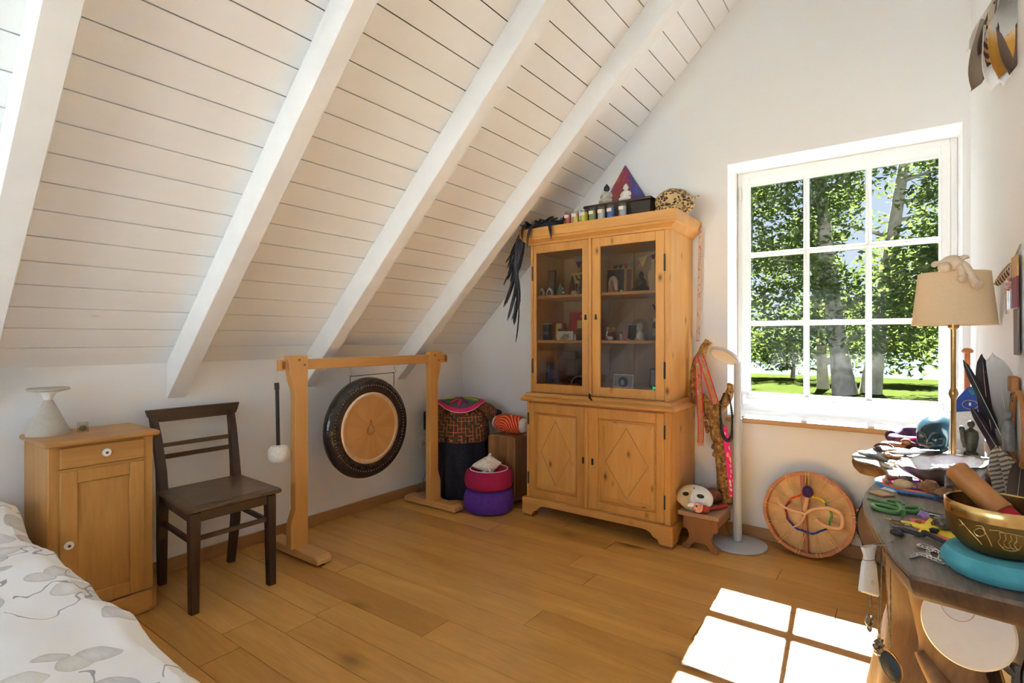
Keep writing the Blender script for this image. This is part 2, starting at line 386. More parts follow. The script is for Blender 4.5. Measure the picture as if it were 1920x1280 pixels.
struct(b.build('wall_rear', 'wall'), 'white rear wall with the added fill-light window')
struct(MB().box(XL, XL + 0.015, YR, YB, 0, 0.074).build('baseboard_left', 'skirt', bevel=0.003), 'oak skirting along the knee wall')
struct(MB().box(XL + 0.015, XR, YB - 0.015, YB, 0, 0.074).build('baseboard_back', 'skirtx', bevel=0.003), 'oak skirting under the window wall')
struct(MB().box(XR - 0.015, XR, YR, YB - 0.015, 0, 0.074).build('baseboard_right', 'skirt', bevel=0.003), 'oak skirting along the right wall')
# the window in the gable
def window(name, x0, x1, z0, z1, yf, sgn, nx, nz_, label, gmat='glass'):
    w = bpy.data.objects.new(name, None); COL.objects.link(w); w.location = ((x0 + x1) / 2, yf, z0); WL[w.name] = Vector(w.location); struct(w, label)
    Y = lambda a, b_: (yf + sgn * a, yf + sgn * b_) if sgn > 0 else (yf + sgn * b_, yf + sgn * a)
    fr = MB(); fr.ring(x0, x1, z0, z1, 0.032, 0.032, 0.045, 0.040, *Y(0.0, 0.07)); fr.build('frame', 'white', w, bevel=0.004)
    a0, a1, c0, c1 = x0 + 0.032, x1 - 0.032, z0 + 0.045, z1 - 0.040
    sl_, sb, st_ = 0.046, 0.088, 0.055
    sh = MB(); sh.ring(a0, a1, c0, c1, sl_, sl_, sb, st_, *Y(-0.016, 0.05)); sh.build('sash', 'white', w, bevel=0.004)
    bd = MB(); bd.ring(a0 + sl_ - 0.006, a1 - sl_ + 0.006, c0 + sb - 0.006, c1 - st_ + 0.006, 0.014, 0.014, 0.014, 0.014, *Y(-0.024, 0.0)); bd.build('glazing_bead', 'white', w, bevel=0.003)
    g0, g1, h0, h1 = a0 + sl_ + 0.006, a1 - sl_ - 0.006, c0 + sb + 0.006, c1 - st_ - 0.006
    for i in range(1, nx):
        x = g0 + (g1 - g0) * i / nx
        y0, y1 = Y(-0.014, 0.045); p = [(x - 0.016, yf), (x - 0.005, Y(-0.016, 0)[0] if sgn > 0 else Y(-0.016, 0)[1]), (x + 0.005, Y(-0.016, 0)[0] if sgn > 0 else Y(-0.016, 0)[1]), (x + 0.016, yf), (x + 0.016, yf + sgn * 0.045), (x - 0.016, yf + sgn * 0.045)]
        MB().prism(p, h0, h1, 'z').build('glazing_bar', 'white', w, bevel=0.002)
    for j in range(1, nz_):
        z = h0 + (h1 - h0) * j / nz_
        yo = yf - sgn * 0.0155; p = [(yf, z - 0.016), (yo, z - 0.005), (yo, z + 0.005), (yf, z + 0.016), (yf + sgn * 0.0445, z + 0.016), (yf + sgn * 0.0445, z - 0.016)]
        MB().prism(p, g0, g1, 'x').build('glazing_bar', 'white', w, bevel=0.002)
    for i in range(nx):
        for j in range(nz_):
            xa, xb = g0 + (g1 - g0) * i / nx, g0 + (g1 - g0) * (i + 1) / nx; za, zb = h0 + (h1 - h0) * j / nz_, h0 + (h1 - h0) * (j + 1) / nz_
            MB().box(xa + (0.003 if i else -0.02), xb - (0.003 if i < nx - 1 else -0.02), *Y(0.022, 0.026), za + (0.003 if j else -0.02), zb - (0.003 if j < nz_ - 1 else -0.02)).build('pane', gmat, w)
    return w, (a0, a1, c0, c1)
w1, (a0, a1, c0, c1) = window('window_1', WX0 + 0.002, WX1 - 0.002, WZ0, WZ1, 3.965, 1, 3, 3, 'white nine-pane casement window in the gable wall')
b = MB().box(a0 + 0.03, a1 - 0.03, 3.922, 3.952, c0 + 0.052, c0 + 0.086).build('blind_rail', flat('grey_blind_rail', (0.50, 0.49, 0.47), 0.5, var=0.03), w1, bevel=0.004)
MB().box(-0.36, -0.31, 3.912, 3.924, c0 + 0.048, c0 + 0.058).build('blind_pull', 'white', w1, bevel=0.002)
MB().cyl((a0 - 0.014, 3.95, 0.83), (a0 - 0.014, 3.95, 0.91), 0.009).build('hinge', 'diffuser', w1, smooth=True)
MB().cyl((a0 - 0.014, 3.95, 2.25), (a0 - 0.014, 3.95, 2.33), 0.009).build('hinge', 'diffuser', w1, smooth=True)
MB().box(WX0 - 0.0, WX1, YB - 0.062, YB + 0.27, WZ0 - 0.03, WZ0).build('sill', 'skirtx', w1, bevel=0.005)
MB().box(WX0 + 0.001, WX1 - 0.001, YB + 0.005, YB + 0.262, WZ0, WZ0 + 0.004).build('sunlit_sill_top', 'white', w1)  # white sheet over the wood sill, its sunlit top put into colour
window('rear_fill_window', RX0 + 0.002, RX1 - 0.002, RZ0, RZ1, YR - 0.12, -1, 3, 1, 'wide white window added in the unseen rear wall to light the room', 'glass_clear')  # invented window behind the camera, brings sky light into the room

# ================================================================== OUTSIDE
t = NT('meadow_grass'); v = t.coord(); t.col(t.mix(t.noise(v, 0.6, 5), (0.022, 0.030, 0.005, 1), (0.040, 0.046, 0.010, 1))); M['grass'] = t.p(Roughness=1.0, Specular_IOR_Level=0.0)
t = NT('pond_water'); v = t.coord(); t.col((0.10, 0.14, 0.17, 1)); t.bump(t.noise(t.vmath('MULTIPLY', v, (1, 4, 1)), 1.5, 3), 0.3, 0.05); M['water'] = t.p(Roughness=0.12)
M['barkout'] = flat('tree_bark', (0.30, 0.26, 0.21), 0.9, var=0.4, scale=6, bump=0.8)
def leafmat(name, c, c2, tr):
    t = NT(name); k = t.mix(t.n('ShaderNodeNewGeometry').outputs['Random Per Island'], c, c2)
    t.t.nodes.remove(t.b); d = t.n('ShaderNodeBsdfDiffuse'); x = t.n('ShaderNodeBsdfTranslucent'); mx = t.n('ShaderNodeMixShader'); mx.inputs[0].default_value = tr
    t.set(d.inputs[0], k); t.set(x.inputs[0], t.mix(0.5, k, (0.12, 0.15, 0.012, 1))); t.set(mx.inputs[1], d.outputs[0]); t.set(mx.inputs[2], x.outputs[0]); t.set(t.out.inputs[0], mx.outputs[0]); return t.m
M['leaf'] = leafmat('tree_leaf', (0.055, 0.085, 0.028, 1), (0.15, 0.18, 0.06, 1), 0.35)
M['leaf2'] = leafmat('far_leaf', (0.07, 0.11, 0.05, 1), (0.12, 0.16, 0.08, 1), 0.25)
GZ = -0.35
gr = MB().box(-45, 40, YB + 0.4, 27, GZ - 0.3, GZ).build('ground_meadow', 'grass'); tag(gr, 'green meadow bank outside the window', 'meadow', kind='structure')
wa = MB().box(-140, 120, 27, 150, GZ - 0.6, GZ - 0.25).build('ground_pond', 'water'); tag(wa, 'pale pond water beyond the meadow', 'water', kind='structure')
rg = MB().box(-45, 40, -60, YR - 0.5, GZ - 0.3, GZ).build('ground_rear', flat('pale_bounce_ground', (0.20, 0.185, 0.16), 0.9)); tag(rg, 'pale ground behind the house, added to bounce sunlight into the room', 'yard', kind='structure')  # unseen reflector ground, made pale to throw sunlight through the rear opening
def leaves(mb, c, r, n, size, rng):
    for _ in range(n):
        while True:
            d = Vector((rng.uniform(-1, 1), rng.uniform(-1, 1), rng.uniform(-1, 1)))
            if 0.25 < d.length < 1: break
        p = Vector(c) + Vector((d.x * r[0], d.y * r[1], d.z * r[2])); s_ = size * rng.uniform(0.6, 1.3)
        u = Vector((rng.gauss(0, 1), rng.gauss(0, 1), rng.gauss(0, 0.6))).normalized(); w = u.orthogonal().normalized(); w = (Matrix.Rotation(rng.uniform(0, 6.28), 3, u) @ w)
        k = len(mb.v); mb.v += [tuple(p - u * s_), tuple(p + w * s_ * 0.45), tuple(p + u * s_), tuple(p - w * s_ * 0.45)]; mb.f.append((k, k + 1, k + 2, k + 3))
def tree(name, label, base, h, r0, lean, seed, crown, nleaf, size, mat, forks=9, low=0.25, group='trees outside the window'):
    rng = random.Random(seed); root = thing(name, label, 'tree', base, group); bx, by, bz = base
    tp = lambda t_: Vector((bx + lean[0] * t_ * h + 0.25 * math.sin(3 * t_ + seed), by + lean[1] * t_ * h + 0.2 * math.cos(4 * t_ + seed) - 0.2, bz + t_ * h))
    pts = [tp(i / 10) for i in range(11)]; MB().tube(pts, [r0 * (1.25 if i == 0 else 1) * (1 - 0.085 * i) for i in range(11)], 9).build('trunk', 'barkout', root, smooth=True)
    fol = MB(); 
    for k in range(forks):
        t_ = low + (0.95 - low) * (k + rng.random() * 0.6) / forks; a = rng.uniform(0, 6.28); L = crown * rng.uniform(0.55, 1.0) * (1 - 0.45 * t_)
        p0 = tp(t_); p2 = p0 + Vector((math.cos(a) * L, math.sin(a) * L * 0.7, L * rng.uniform(-0.1, 0.45))); p1 = (p0 + p2) / 2 + Vector((0, 0, L * 0.12))
        bp = bez(p0, p1, p2, 6); MB().tube(bp, [r0 * 0.30 * (1 - 0.75 * t_) * (1 - 0.13 * i) + 0.012 for i in range(7)], 6).build('branch', 'barkout', root, smooth=True)
        m_ = nleaf // forks // 3
        for q in (bp[3], bp[5], p2): leaves(fol, q + Vector((rng.gauss(0, .25), rng.gauss(0, .25), rng.gauss(0, .2))), (L * 0.50, L * 0.45, L * 0.34), m_, size, rng)
    f = fol.build('foliage', mat, root); f['kind'] = 'stuff'
    return root
TR = [('tree', 'thick-trunked leafy tree seen through the middle column of panes', (-1.36, 18.6, GZ), 12.5, 0.27, (-0.055, 0), 3, 2.6, 9000, 0.10, 'leaf', 22, 0.06),
      ('tree', 'tall leafy tree with a leaning trunk seen through the right panes', (-0.50, 19.2, GZ), 13.0, 0.24, (0.075, 0.0), 5, 2.6, 9000, 0.10, 'leaf', 22, 0.06),
      ('tree', 'slim second trunk just left of the thick middle trunk', (-2.30, 20.2, GZ), 12.0, 0.15, (-0.02, 0), 8, 2.3, 6000, 0.10, 'leaf', 16, 0.10),
      ('tree', 'leafy tree filling the left column of panes', (-4.1, 19.4, GZ), 12.0, 0.18, (0.0, 0), 11, 2.7, 9000, 0.10, 'leaf', 22, 0.05),
      ('tree', 'leafy tree at the far left edge of the window view', (-7.4, 20.5, GZ), 12.5, 0.24, (0.01, 0), 14, 3.0, 6000, 0.12, 'leaf', 16, 0.08),
      ('tree', 'leafy tree at the far right edge of the window view', (2.7, 19.4, GZ), 12.5, 0.24, (0.0, 0), 17, 3.0, 7000, 0.12, 'leaf', 18, 0.06)]
for a in TR: tree(*a)
for i, (x, y, lab) in enumerate([(-16, 62, 'left'), (-6, 70, 'middle'), (5, 66, 'right'), (18, 72, 'rightmost'), (-29, 74, 'leftmost')]):
    rng = random.Random(40 + i); root = thing('shrub', f'hazy far-shore bush across the pond, {lab} of five', 'bush', (x, y, GZ), 'bushes on the far shore'); fol = MB()
    for k in range(9): leaves(fol, (x + rng.uniform(-6, 6), y + rng.uniform(-1, 1), GZ + rng.uniform(0.6, 3.4)), (2.6, 1.4, 1.6), 110, 0.5, rng)
    fol.build('foliage', 'leaf2', root)['kind'] = 'stuff'; MB().tube([(x, y, GZ), (x + 0.2, y, GZ + 2.6)], [0.3, 0.1], 6).build('stem', 'barkout', root)

for i, (x, y, r, lab) in enumerate([(-6.2, 23.5, 1.9, 'leftmost'), (-3.6, 24.5, 1.8, 'second from left'), (-1.0, 23.8, 1.5, 'in the middle'), (1.2, 24.4, 1.9, 'second from right'), (3.6, 23.6, 1.8, 'rightmost')]):
    rng = random.Random(70 + i); root = thing('hedge_bush', f'green bush on the bank behind the trees, {lab} of the five', 'bush', (x, y, GZ), 'bushes on the near bank'); fol = MB()
    for k in range(14): leaves(fol, (x + rng.uniform(-1.4, 1.4), y + rng.uniform(-0.5, 0.5), GZ + 0.9 + rng.uniform(0.0, 2.0)), (r * 0.55, r * 0.4, 0.75), 150, 0.13, rng)
    fol.build('foliage', 'leaf', root)['kind'] = 'stuff'; MB().tube([(x, y, GZ), (x + 0.1, y, GZ + 1.8)], [0.10, 0.04], 6).build('stem', 'barkout', root)

# ================================================================== CABINET
cab = thing('display_cabinet', 'tall honey pine cabinet with two glazed doors above two panelled doors', 'cabinet', (-1.675, 3.45, 0))
CX0, CX1, CF, CBK = -2.205, -1.140, 3.21, 3.685
MB().box(CX0, CX1, CF + 0.022, CBK, 0.128, 0.826).build('lower_body', 'pine_z', cab, bevel=0.003)
# plinth with bracket feet
def foot_poly(x0, x1):
    n = 8; p = [(x0, 0.018), (x0, 0.135), (x1, 0.135), (x1, 0.018), (x1 - 0.085, 0.018)]
    p += [(x1 - 0.085 - 0.012, 0.045), (x1 - 0.125, 0.055), (x1 - 0.14, 0.075), (x1 - 0.165, 0.088), (x1 - 0.19, 0.092)]
    p += [(x0 + 0.19, 0.092), (x0 + 0.165, 0.088), (x0 + 0.14, 0.075), (x0 + 0.125, 0.055), (x0 + 0.097, 0.045), (x0 + 0.085, 0.018)]
    return p
MB().prism(foot_poly(CX0 - 0.022, CX1 + 0.022), CF - 0.028, CF + 0.006, 'y').build('plinth', 'pine_x', cab, bevel=0.003)
for x in (CX0 - 0.022, CX1 - 0.006):
    MB().prism([(CF + 0.006, 0.018), (CF + 0.006, 0.135), (CBK, 0.135), (CBK, 0.018), (CBK - 0.08, 0.018), (CBK - 0.12, 0.085), (CF + 0.14, 0.085), (CF + 0.10, 0.055), (CF + 0.07, 0.018)], x, x + 0.028, 'x').build('plinth', 'pine_y', cab, bevel=0.003)
for x in (CX0 - 0.015, CX1 - 0.06):
    for y in (CF - 0.02, CBK - 0.08): MB().box(x, x + 0.075, y, y + 0.075, 0.0, 0.018).build('foot_pad', 'stool', cab)
# lower doors
def lower_door(x0, x1, stile, kx, hx, px0, px1, lab):
    MB().ring(x0, x1, 0.140, 0.818, px0 - x0, x1 - px1, 0.055, 0.068, CF, CF + 0.021).build('door', 'pine_z', cab, bevel=0.003)
    d = [o for o in cab.children if o.name.startswith('door')][-1]
    z0, z1 = 0.195, 0.750
    m_ = MB(); 
    for (a, b_, c, e) in ((px0, px0 + 0.014, z0, z1), (px1 - 0.014, px1, z0, z1)): m_.box(a, b_, CF + 0.004, CF + 0.02, c, e)
    m_.box(px0 + 0.014, px1 - 0.014, CF + 0.004, CF + 0.02, z0, z0 + 0.014).box(px0 + 0.014, px1 - 0.014, CF + 0.004, CF + 0.02, z1 - 0.014, z1); m_.build('panel_moulding', 'pine_x', d, bevel=0.004)
    MB().box(px0 + 0.012, px1 - 0.012, CF + 0.014, CF + 0.022, z0 + 0.012, z1 - 0.012).build('panel', 'pine_z', d)
    f_ = 0.045; MB().hexa([(px0 + 0.02, CF + 0.0145, z0 + 0.02), (px1 - 0.02, CF + 0.0145, z0 + 0.02), (px1 - 0.02, CF + 0.0145, z1 - 0.02), (px0 + 0.02, CF + 0.0145, z1 - 0.02)],
        [(px0 + f_, CF + 0.008, z0 + f_), (px1 - f_, CF + 0.008, z0 + f_), (px1 - f_, CF + 0.008, z1 - f_), (px0 + f_, CF + 0.008, z1 - f_)]).build('raised_panel', 'pine_z', d)
    cx, cz, hw, hh = (px0 + px1) / 2, (z0 + z1) / 2, (px1 - px0) / 2 - f_ - 0.008, (z1 - z0) / 2 - f_ - 0.004
    q = [(cx, CF + 0.0082, cz + hh), (cx + hw, CF + 0.0082, cz), (cx, CF + 0.0082, cz - hh), (cx - hw, CF + 0.0082, cz)]
    for i in range(4): MB().tube([q[i], q[(i + 1) % 4]], 0.0024, 6).build('diamond_bead', 'pine_bead', d)
    MB().prism([(kx - 0.007, 0.435), (kx + 0.007, 0.435), (kx + 0.007, 0.470), (kx + 0.004, 0.478), (kx - 0.004, 0.478), (kx - 0.007, 0.470)], CF - 0.003, CF, 'y').build('escutcheon', 'iron', d)
    for z in (0.23, 0.66): MB().cyl((hx, CF - 0.003, z), (hx, CF - 0.003, z + 0.085), 0.005, seg=8).build('hinge', 'iron', d)
    return d
lower_door(-2.185, -1.728, 0, -1.742, -2.190, -2.140, -1.790, 'l')
dR = lower_door(-1.706, -1.180, 0, -1.672, -1.176, -1.632, -1.232, 'r')
MB().box(-1.729, -1.705, CF - 0.012, CF + 0.021, 0.140, 0.818).build('closing_strip', 'pine_z', dR, bevel=0.005)
for a, b_ in ((CX0, -2.187), (-1.178, CX1)): MB().box(a, b_, CF, CF + 0.022, 0.128, 0.826).build('corner_stile', 'pine_z', cab, bevel=0.002)
MB().box(CX0 + 0.018, CX1 - 0.038, CF + 0.004, CF + 0.022, 0.128, 0.139).build('bottom_rail', 'pine_x', cab)
# waist moulding
MB().mould([(0, 0.826), (0.028, 0.832), (0.036, 0.840), (0.036, 0.850), (0.026, 0.862), (0.012, 0.868), (0.010, 0.884), (0.0, 0.890)], CX0, CX1, CF, CBK).build('waist_moulding', 'pine_x', cab, smooth=30)
# upper carcass
UX0, UX1, UF = -2.190, -1.155, 3.24
for x in (UX0, UX1 - 0.022): MB().box(x, x + 0.022, UF + 0.022, CBK, 0.890, 1.960).build('side_panel', 'pine_z', cab, bevel=0.002)
MB().box(UX0 + 0.022, UX1 - 0.022, UF + 0.022, CBK, 0.890, 0.952).build('shelf', 'pine_x', cab)
for z in (1.268, 1.590): MB().box(UX0 + 0.022, UX1 - 0.022, UF + 0.03, CBK - 0.012, z - 0.020, z).build('shelf', 'pine_x', cab, bevel=0.002)
MB().box(UX0 + 0.022, UX1 - 0.022, UF + 0.022, CBK, 1.905, 1.960).build('top_board', 'pine_x', cab)
n = 5; 
for i in range(n):
    a = UX0 + 0.022 + (UX1 - UX0 - 0.044) * i / n; c = UX0 + 0.022 + (UX1 - UX0 - 0.044) * (i + 1) / n
    MB().box(a + 0.001, c - 0.001, CBK - 0.012, CBK, 0.952, 1.905).build('back_board', 'pine_in', cab, bevel=0.001)
for a, b_ in ((UX0, -2.172), (-1.187, UX1)): MB().box(a, b_, UF, UF + 0.022, 0.890, 1.960).build('corner_stile', 'pine_z', cab, bevel=0.002)
MB().mould([(0.0, 1.955), (0.012, 1.958), (0.014, 1.968), (0.030, 1.980), (0.046, 1.990), (0.050, 2.002), (0.058, 2.006), (0.060, 2.068), (0.0, 2.070)], UX0, UX1, UF, CBK).build('cornice', 'pine_x', cab, smooth=30)
def upper_door(x0, x1, gx0, gx1, kx, hx):
    d = MB().ring(x0, x1, 0.893, 1.957, gx0 - x0, x1 - gx1, 0.062, 0.060, UF, UF + 0.021).build('door', 'pine_z', cab, bevel=0.003)
    MB().box(gx0 - 0.004, gx1 + 0.004, UF + 0.010, UF + 0.013, 0.953, 1.899).build('pane', 'cabglass', d)
    MB().prism([(kx - 0.009, 1.408), (kx + 0.009, 1.408), (kx + 0.006, 1.440), (kx, 1.446), (kx - 0.006, 1.440)], UF - 0.003, UF, 'y').build('escutcheon', 'iron', d)
    for z in (1.03, 1.70): MB().cyl((hx, UF - 0.003, z), (hx, UF - 0.003, z + 0.105), 0.006, seg=8).build('hinge', 'iron', d)
    return d
upper_door(-2.170, -1.712, -2.145, -1.768, -1.740, -2.172)
dU = upper_door(-1.692, -1.189, -1.631, -1.247, -1.662, -1.187)
MB().tube([(-1.702, UF - 0.006, 0.893), (-1.702, UF - 0.006, 1.957)], 0.013, 10).build('closing_bead', 'pine_z', dU, smooth=True)
MB().tube([(-1.700, UF - 0.02, 0.905), (-1.685, UF - 0.045, 0.885), (-1.665, UF - 0.05, 0.868)], [0.007, 0.008, 0.005], 8).build('key', 'iron', dU, smooth=True)

# ================================================================== NIGHTSTAND
ns = thing('nightstand', 'old pine nightstand with one drawer and one door, beside the bed', 'nightstand', (-3.06, 0.86, 0))
nx0, nx1, ny0, ny1 = -3.243, -2.880, 0.662, 1.052
MB().box(nx0, nx1, ny0, ny1, 0.085, 0.822).build('body', 'ns_z', ns, bevel=0.004)
MB().prism([(nx0, ny0 - 0.012), (nx1 - 0.012, ny0 - 0.012), (nx1 + 0.026, ny0 + 0.025), (nx1 + 0.026, ny1 - 0.02), (nx1 - 0.005, ny1 + 0.018), (nx0, ny1 + 0.018)], 0.0, 0.100, 'z').build('plinth', 'ns_y', ns, bevel=0.008)
MB().prism([(nx0 + 0.0, ny0 - 0.018), (nx1 + 0.018, ny0 - 0.018), (nx1 + 0.030, ny0 - 0.006), (nx1 + 0.030, ny1 + 0.012), (nx1 + 0.018, ny1 + 0.024), (nx0, ny1 + 0.024)], 0.822, 0.845, 'z').build('top', 'ns_y', ns, bevel=0.007)
dr = MB().box(nx1, nx1 + 0.014, 0.700, 1.012, 0.724, 0.814).build('drawer', 'ns_y', ns, bevel=0.004)
def knob(par, y, z, x):
    k = MB().lathe([(0.004, 0), (0.009, 0.004), (0.008, 0.010), (0.016, 0.018), (0.018, 0.024), (0.015, 0.029), (0.004, 0.030)], (x, y, z), 20, 'x').build('knob', 'porcelain', par, smooth=True)
knob(dr, 0.857, 0.776, nx1 + 0.012); MB().lathe([(0.006, 0.0), (0.005, 0.003), (0.001, 0.004)], (nx1 + 0.0415, 0.857, 0.776), 12, 'x').build('knob_screw', 'red_dot', dr)
dd = MB(); y0, y1, z0, z1, fy = 0.700, 1.012, 0.105, 0.712, 0.06
dd.box(nx1, nx1 + 0.014, y0, y0 + fy, z0, z1).box(nx1, nx1 + 0.014, y1 - fy, y1, z0, z1).box(nx1, nx1 + 0.014, y0 + fy, y1 - fy, z0, z0 + 0.06).box(nx1, nx1 + 0.014, y0 + fy, y1 - fy, z1 - 0.055, z1)
dd = dd.build('door', 'ns_z', ns, bevel=0.003)
MB().box(nx1 - 0.002, nx1 + 0.003, y0 + fy, y1 - fy, z0 + 0.06, z1 - 0.055).build('panel', 'ns_z', dd)
knob(dd, 0.724, 0.404, nx1 + 0.012); MB().lathe([(0.006, 0.0), (0.005, 0.003), (0.001, 0.004)], (nx1 + 0.0415, 0.724, 0.404), 12, 'x').build('knob_screw', 'red_dot', dd)
MB().box(nx1, nx1 + 0.008, 0.692, 1.020, 0.713, 0.722).build('rail', 'ns_y', ns)
# lamp and glass on it
tl = thing('table_lamp', 'sand-coloured cone table lamp with flat disc top on the nightstand', 'lamp', (-3.13, 0.722, 0.845))
MB().lathe([(0.078, 0.0), (0.080, 0.006), (0.070, 0.030), (0.050, 0.080), (0.028, 0.130), (0.017, 0.155), (0.016, 0.158)], (-3.13, 0.722, 0.845), 40).build('base', 'sand', tl, smooth=50)
MB().lathe([(0.016, 0.158), (0.018, 0.170), (0.028, 0.186), (0.048, 0.196)], (-3.13, 0.722, 0.845), 40).build('neck', 'white', tl, smooth=True)
MB().lathe([(0.048, 0.196), (0.074, 0.201), (0.078, 0.205), (0.078, 0.208), (0.074, 0.212), (0.0005, 0.213)], (-3.13, 0.722, 0.845), 40).build('disc', 'sand', tl, smooth=50)
tg = thing('tealight_glass', 'small square glass with brown content on the nightstand', 'glass', (-3.08, 0.835, 0.845))
MB().box(-3.098, -3.062, 0.817, 0.853, 0.845, 0.849).box(-3.098, -3.0955, 0.817, 0.853, 0.849, 0.893).box(-3.0645, -3.062, 0.817, 0.853, 0.849, 0.893).box(-3.0955, -3.0645, 0.817, 0.8195, 0.849, 0.893).box(-3.0955, -3.0645, 0.8505, 0.853, 0.849, 0.893).build('glass', 'jar', tg)
MB().ball((-3.08, 0.835, 0.863), (0.014, 0.014, 0.0135), 12, 8).build('content', 'wax', tg, smooth=True)

# ================================================================== CHAIR
ch = thing('wooden_chair', 'dark brown wooden chair with two-slat back against the knee wall', 'chair', (-2.88, 1.33, 0))
cy0, cy1, xf, xb = 1.112, 1.532, -2.645, -3.085
def leg(x0, y0, x1, y1, z0, z1, w=0.038, w2=0.030, name='leg'):
    a, b_ = w2 / 2, w / 2
    return MB().hexa([(x0 - a, y0 - a, z0), (x0 + a, y0 - a, z0), (x0 + a, y0 + a, z0), (x0 - a, y0 + a, z0)], [(x1 - b_, y1 - b_, z1), (x1 + b_, y1 - b_, z1), (x1 + b_, y1 + b_, z1), (x1 - b_, y1 + b_, z1)]).build(name, 'dark_z', ch, bevel=0.003)
leg(-2.662, 1.138, -2.665, 1.140, 0, 0.468, 0.046, 0.038); leg(-2.655, 1.512, -2.660, 1.508, 0, 0.468, 0.046, 0.038)
for y0, y1, yt in ((1.178, 1.168, 1.160), (1.532, 1.545, 1.560)):
    pth = [(-3.115, y0, 0), (-3.090, y1, 0.25), (-3.083, y1, 0.46), (-3.100, y1, 0.60), (-3.140, (y1 + yt) / 2, 0.76), (-3.178, yt, 0.862)]
    m_ = MB(); r_ = [0.017, 0.020, 0.022, 0.020, 0.018, 0.016]
    for (p, q, ra, rb) in zip(pth, pth[1:], r_, r_[1:]):
        m_.hexa([(p[0] - ra, p[1] - ra, p[2]), (p[0] + ra, p[1] - ra, p[2]), (p[0] + ra, p[1] + ra, p[2]), (p[0] - ra, p[1] + ra, p[2])], [(q[0] - rb, q[1] - rb, q[2]), (q[0] + rb, q[1] - rb, q[2]), (q[0] + rb, q[1] + rb, q[2]), (q[0] - rb, q[1] + rb, q[2])])
    m_.build('back_post', 'dark_z', ch)
MB().prism([(-2.615, 1.098), (-2.610, 1.545), (-2.628, 1.555), (-3.080, 1.575), (-3.098, 1.570), (-3.100, 1.150), (-3.085, 1.142), (-2.63, 1.088)], 0.478, 0.498, 'z').build('seat', 'seat', ch, bevel=0.006)
MB().prism([(-2.66, 1.14), (-2.66, 1.505), (-3.05, 1.53), (-3.05, 1.185)], 0.498, 0.4995, 'z').build('seat_field', 'seat', ch, bevel=0.001)
MB().box(-2.665, -2.645, 1.155, 1.495, 0.425, 0.478).build('apron', 'dark_y', ch, bevel=0.002)
MB().prism([(-2.66, 1.118), (-2.66, 1.140), (-3.08, 1.185), (-3.08, 1.163)], 0.425, 0.478, 'z').build('apron', 'dark_y', ch, bevel=0.002)
MB().prism([(-2.66, 1.505), (-2.66, 1.525), (-3.08, 1.557), (-3.08, 1.535)], 0.425, 0.478, 'z').build('apron', 'dark_y', ch, bevel=0.002)
MB().prism([(1.125, 0.905), (1.135, 0.872), (1.155, 0.845), (1.20, 0.838), (1.55, 0.838), (1.590, 0.845), (1.600, 0.872), (1.610, 0.905)], -3.196, -3.166, 'x').build('top_rail', 'dark_y', ch, bevel=0.004)
MB().box(-3.146, -3.130, 1.168, 1.552, 0.708, 0.730).build('slat', 'dark_y', ch, bevel=0.003)
MB().box(-3.132, -3.116, 1.168, 1.550, 0.648, 0.672).build('slat', 'dark_y', ch, bevel=0.003)
MB().box(-2.668, -2.652, 1.155, 1.495, 0.334, 0.356).build('stretcher', 'dark_y', ch, bevel=0.003)
MB().hexa([(-2.66, 1.13, 0.315), (-2.66, 1.148, 0.315), (-3.09, 1.182, 0.315), (-3.09, 1.164, 0.315)], [(-2.66, 1.13, 0.340), (-2.66, 1.148, 0.340), (-3.09, 1.182, 0.340), (-3.09, 1.164, 0.340)]).build('stretcher', 'dark_y', ch, bevel=0.002)
MB().hexa([(-2.66, 1.500, 0.315), (-2.66, 1.518, 0.315), (-3.09, 1.552, 0.315), (-3.09, 1.534, 0.315)], [(-2.66, 1.500, 0.340), (-2.66, 1.518, 0.340), (-3.09, 1.552, 0.340), (-3.09, 1.534, 0.340)]).build('stretcher', 'dark_y', ch, bevel=0.002)

# ================================================================== GONG STAND, GONG, MALLET
gs = thing('gong_stand', 'light wooden gong stand with shaped posts and long feet', 'stand', (-2.88, 2.35, 0))
def post(yi, sg):
    # profile in (y, z): straight inside edge, outer edge cut back between the joints
    o = lambda d: yi + sg * d
    pr = [(o(0), 0.055), (o(0.112), 0.055), (o(0.112), 0.190), (o(0.106), 0.215), (o(0.090), 0.262), (o(0.084), 0.285), (o(0.084), 0.955), (o(0.090), 0.985), (o(0.106), 1.030), (o(0.112), 1.055), (o(0.128), 1.180), (o(0), 1.180)]
    MB().prism(pr, -2.905, -2.855, 'x').build('post', 'beech_z', gs, bevel=0.003)
post(1.858, -1); post(2.880, 1)
MB().box(-2.893, -2.867, 1.680, 3.078, 1.096, 1.158).build('beam', 'beech_y', gs, bevel=0.003)
for y in (1.700, 3.046): MB().box(-2.91, -2.85, y, y + 0.012, 1.106, 1.148).build('wedge', 'stool', gs)
for y in (1.765, 2.895):
    p = [(-3.16, 0.012), (-3.16, 0.040), (-3.14, 0.058), (-2.66, 0.058), (-2.628, 0.040), (-2.628, 0.012)]
    MB().prism(p, y, y + 0.098, 'y').build('foot', 'beech_x', gs, bevel=0.004)
    for x in (-3.13, -2.67): MB().box(x, x + 0.03, y + 0.03, y + 0.06, 0, 0.012).build('foot_pad', 'black', gs)
for (y, z) in ((1.80, 1.155), (1.835, 1.125), (2.93, 1.155), (2.97, 1.115)): MB().cyl((-2.856, y, z), (-2.853, y, z), 0.008, seg=12).build('peg', 'stool', gs)
t = NT('gong_face'); v = t.coord(); sp = t.n('ShaderNodeSeparateXYZ'); t.set(sp.inputs[0], v)
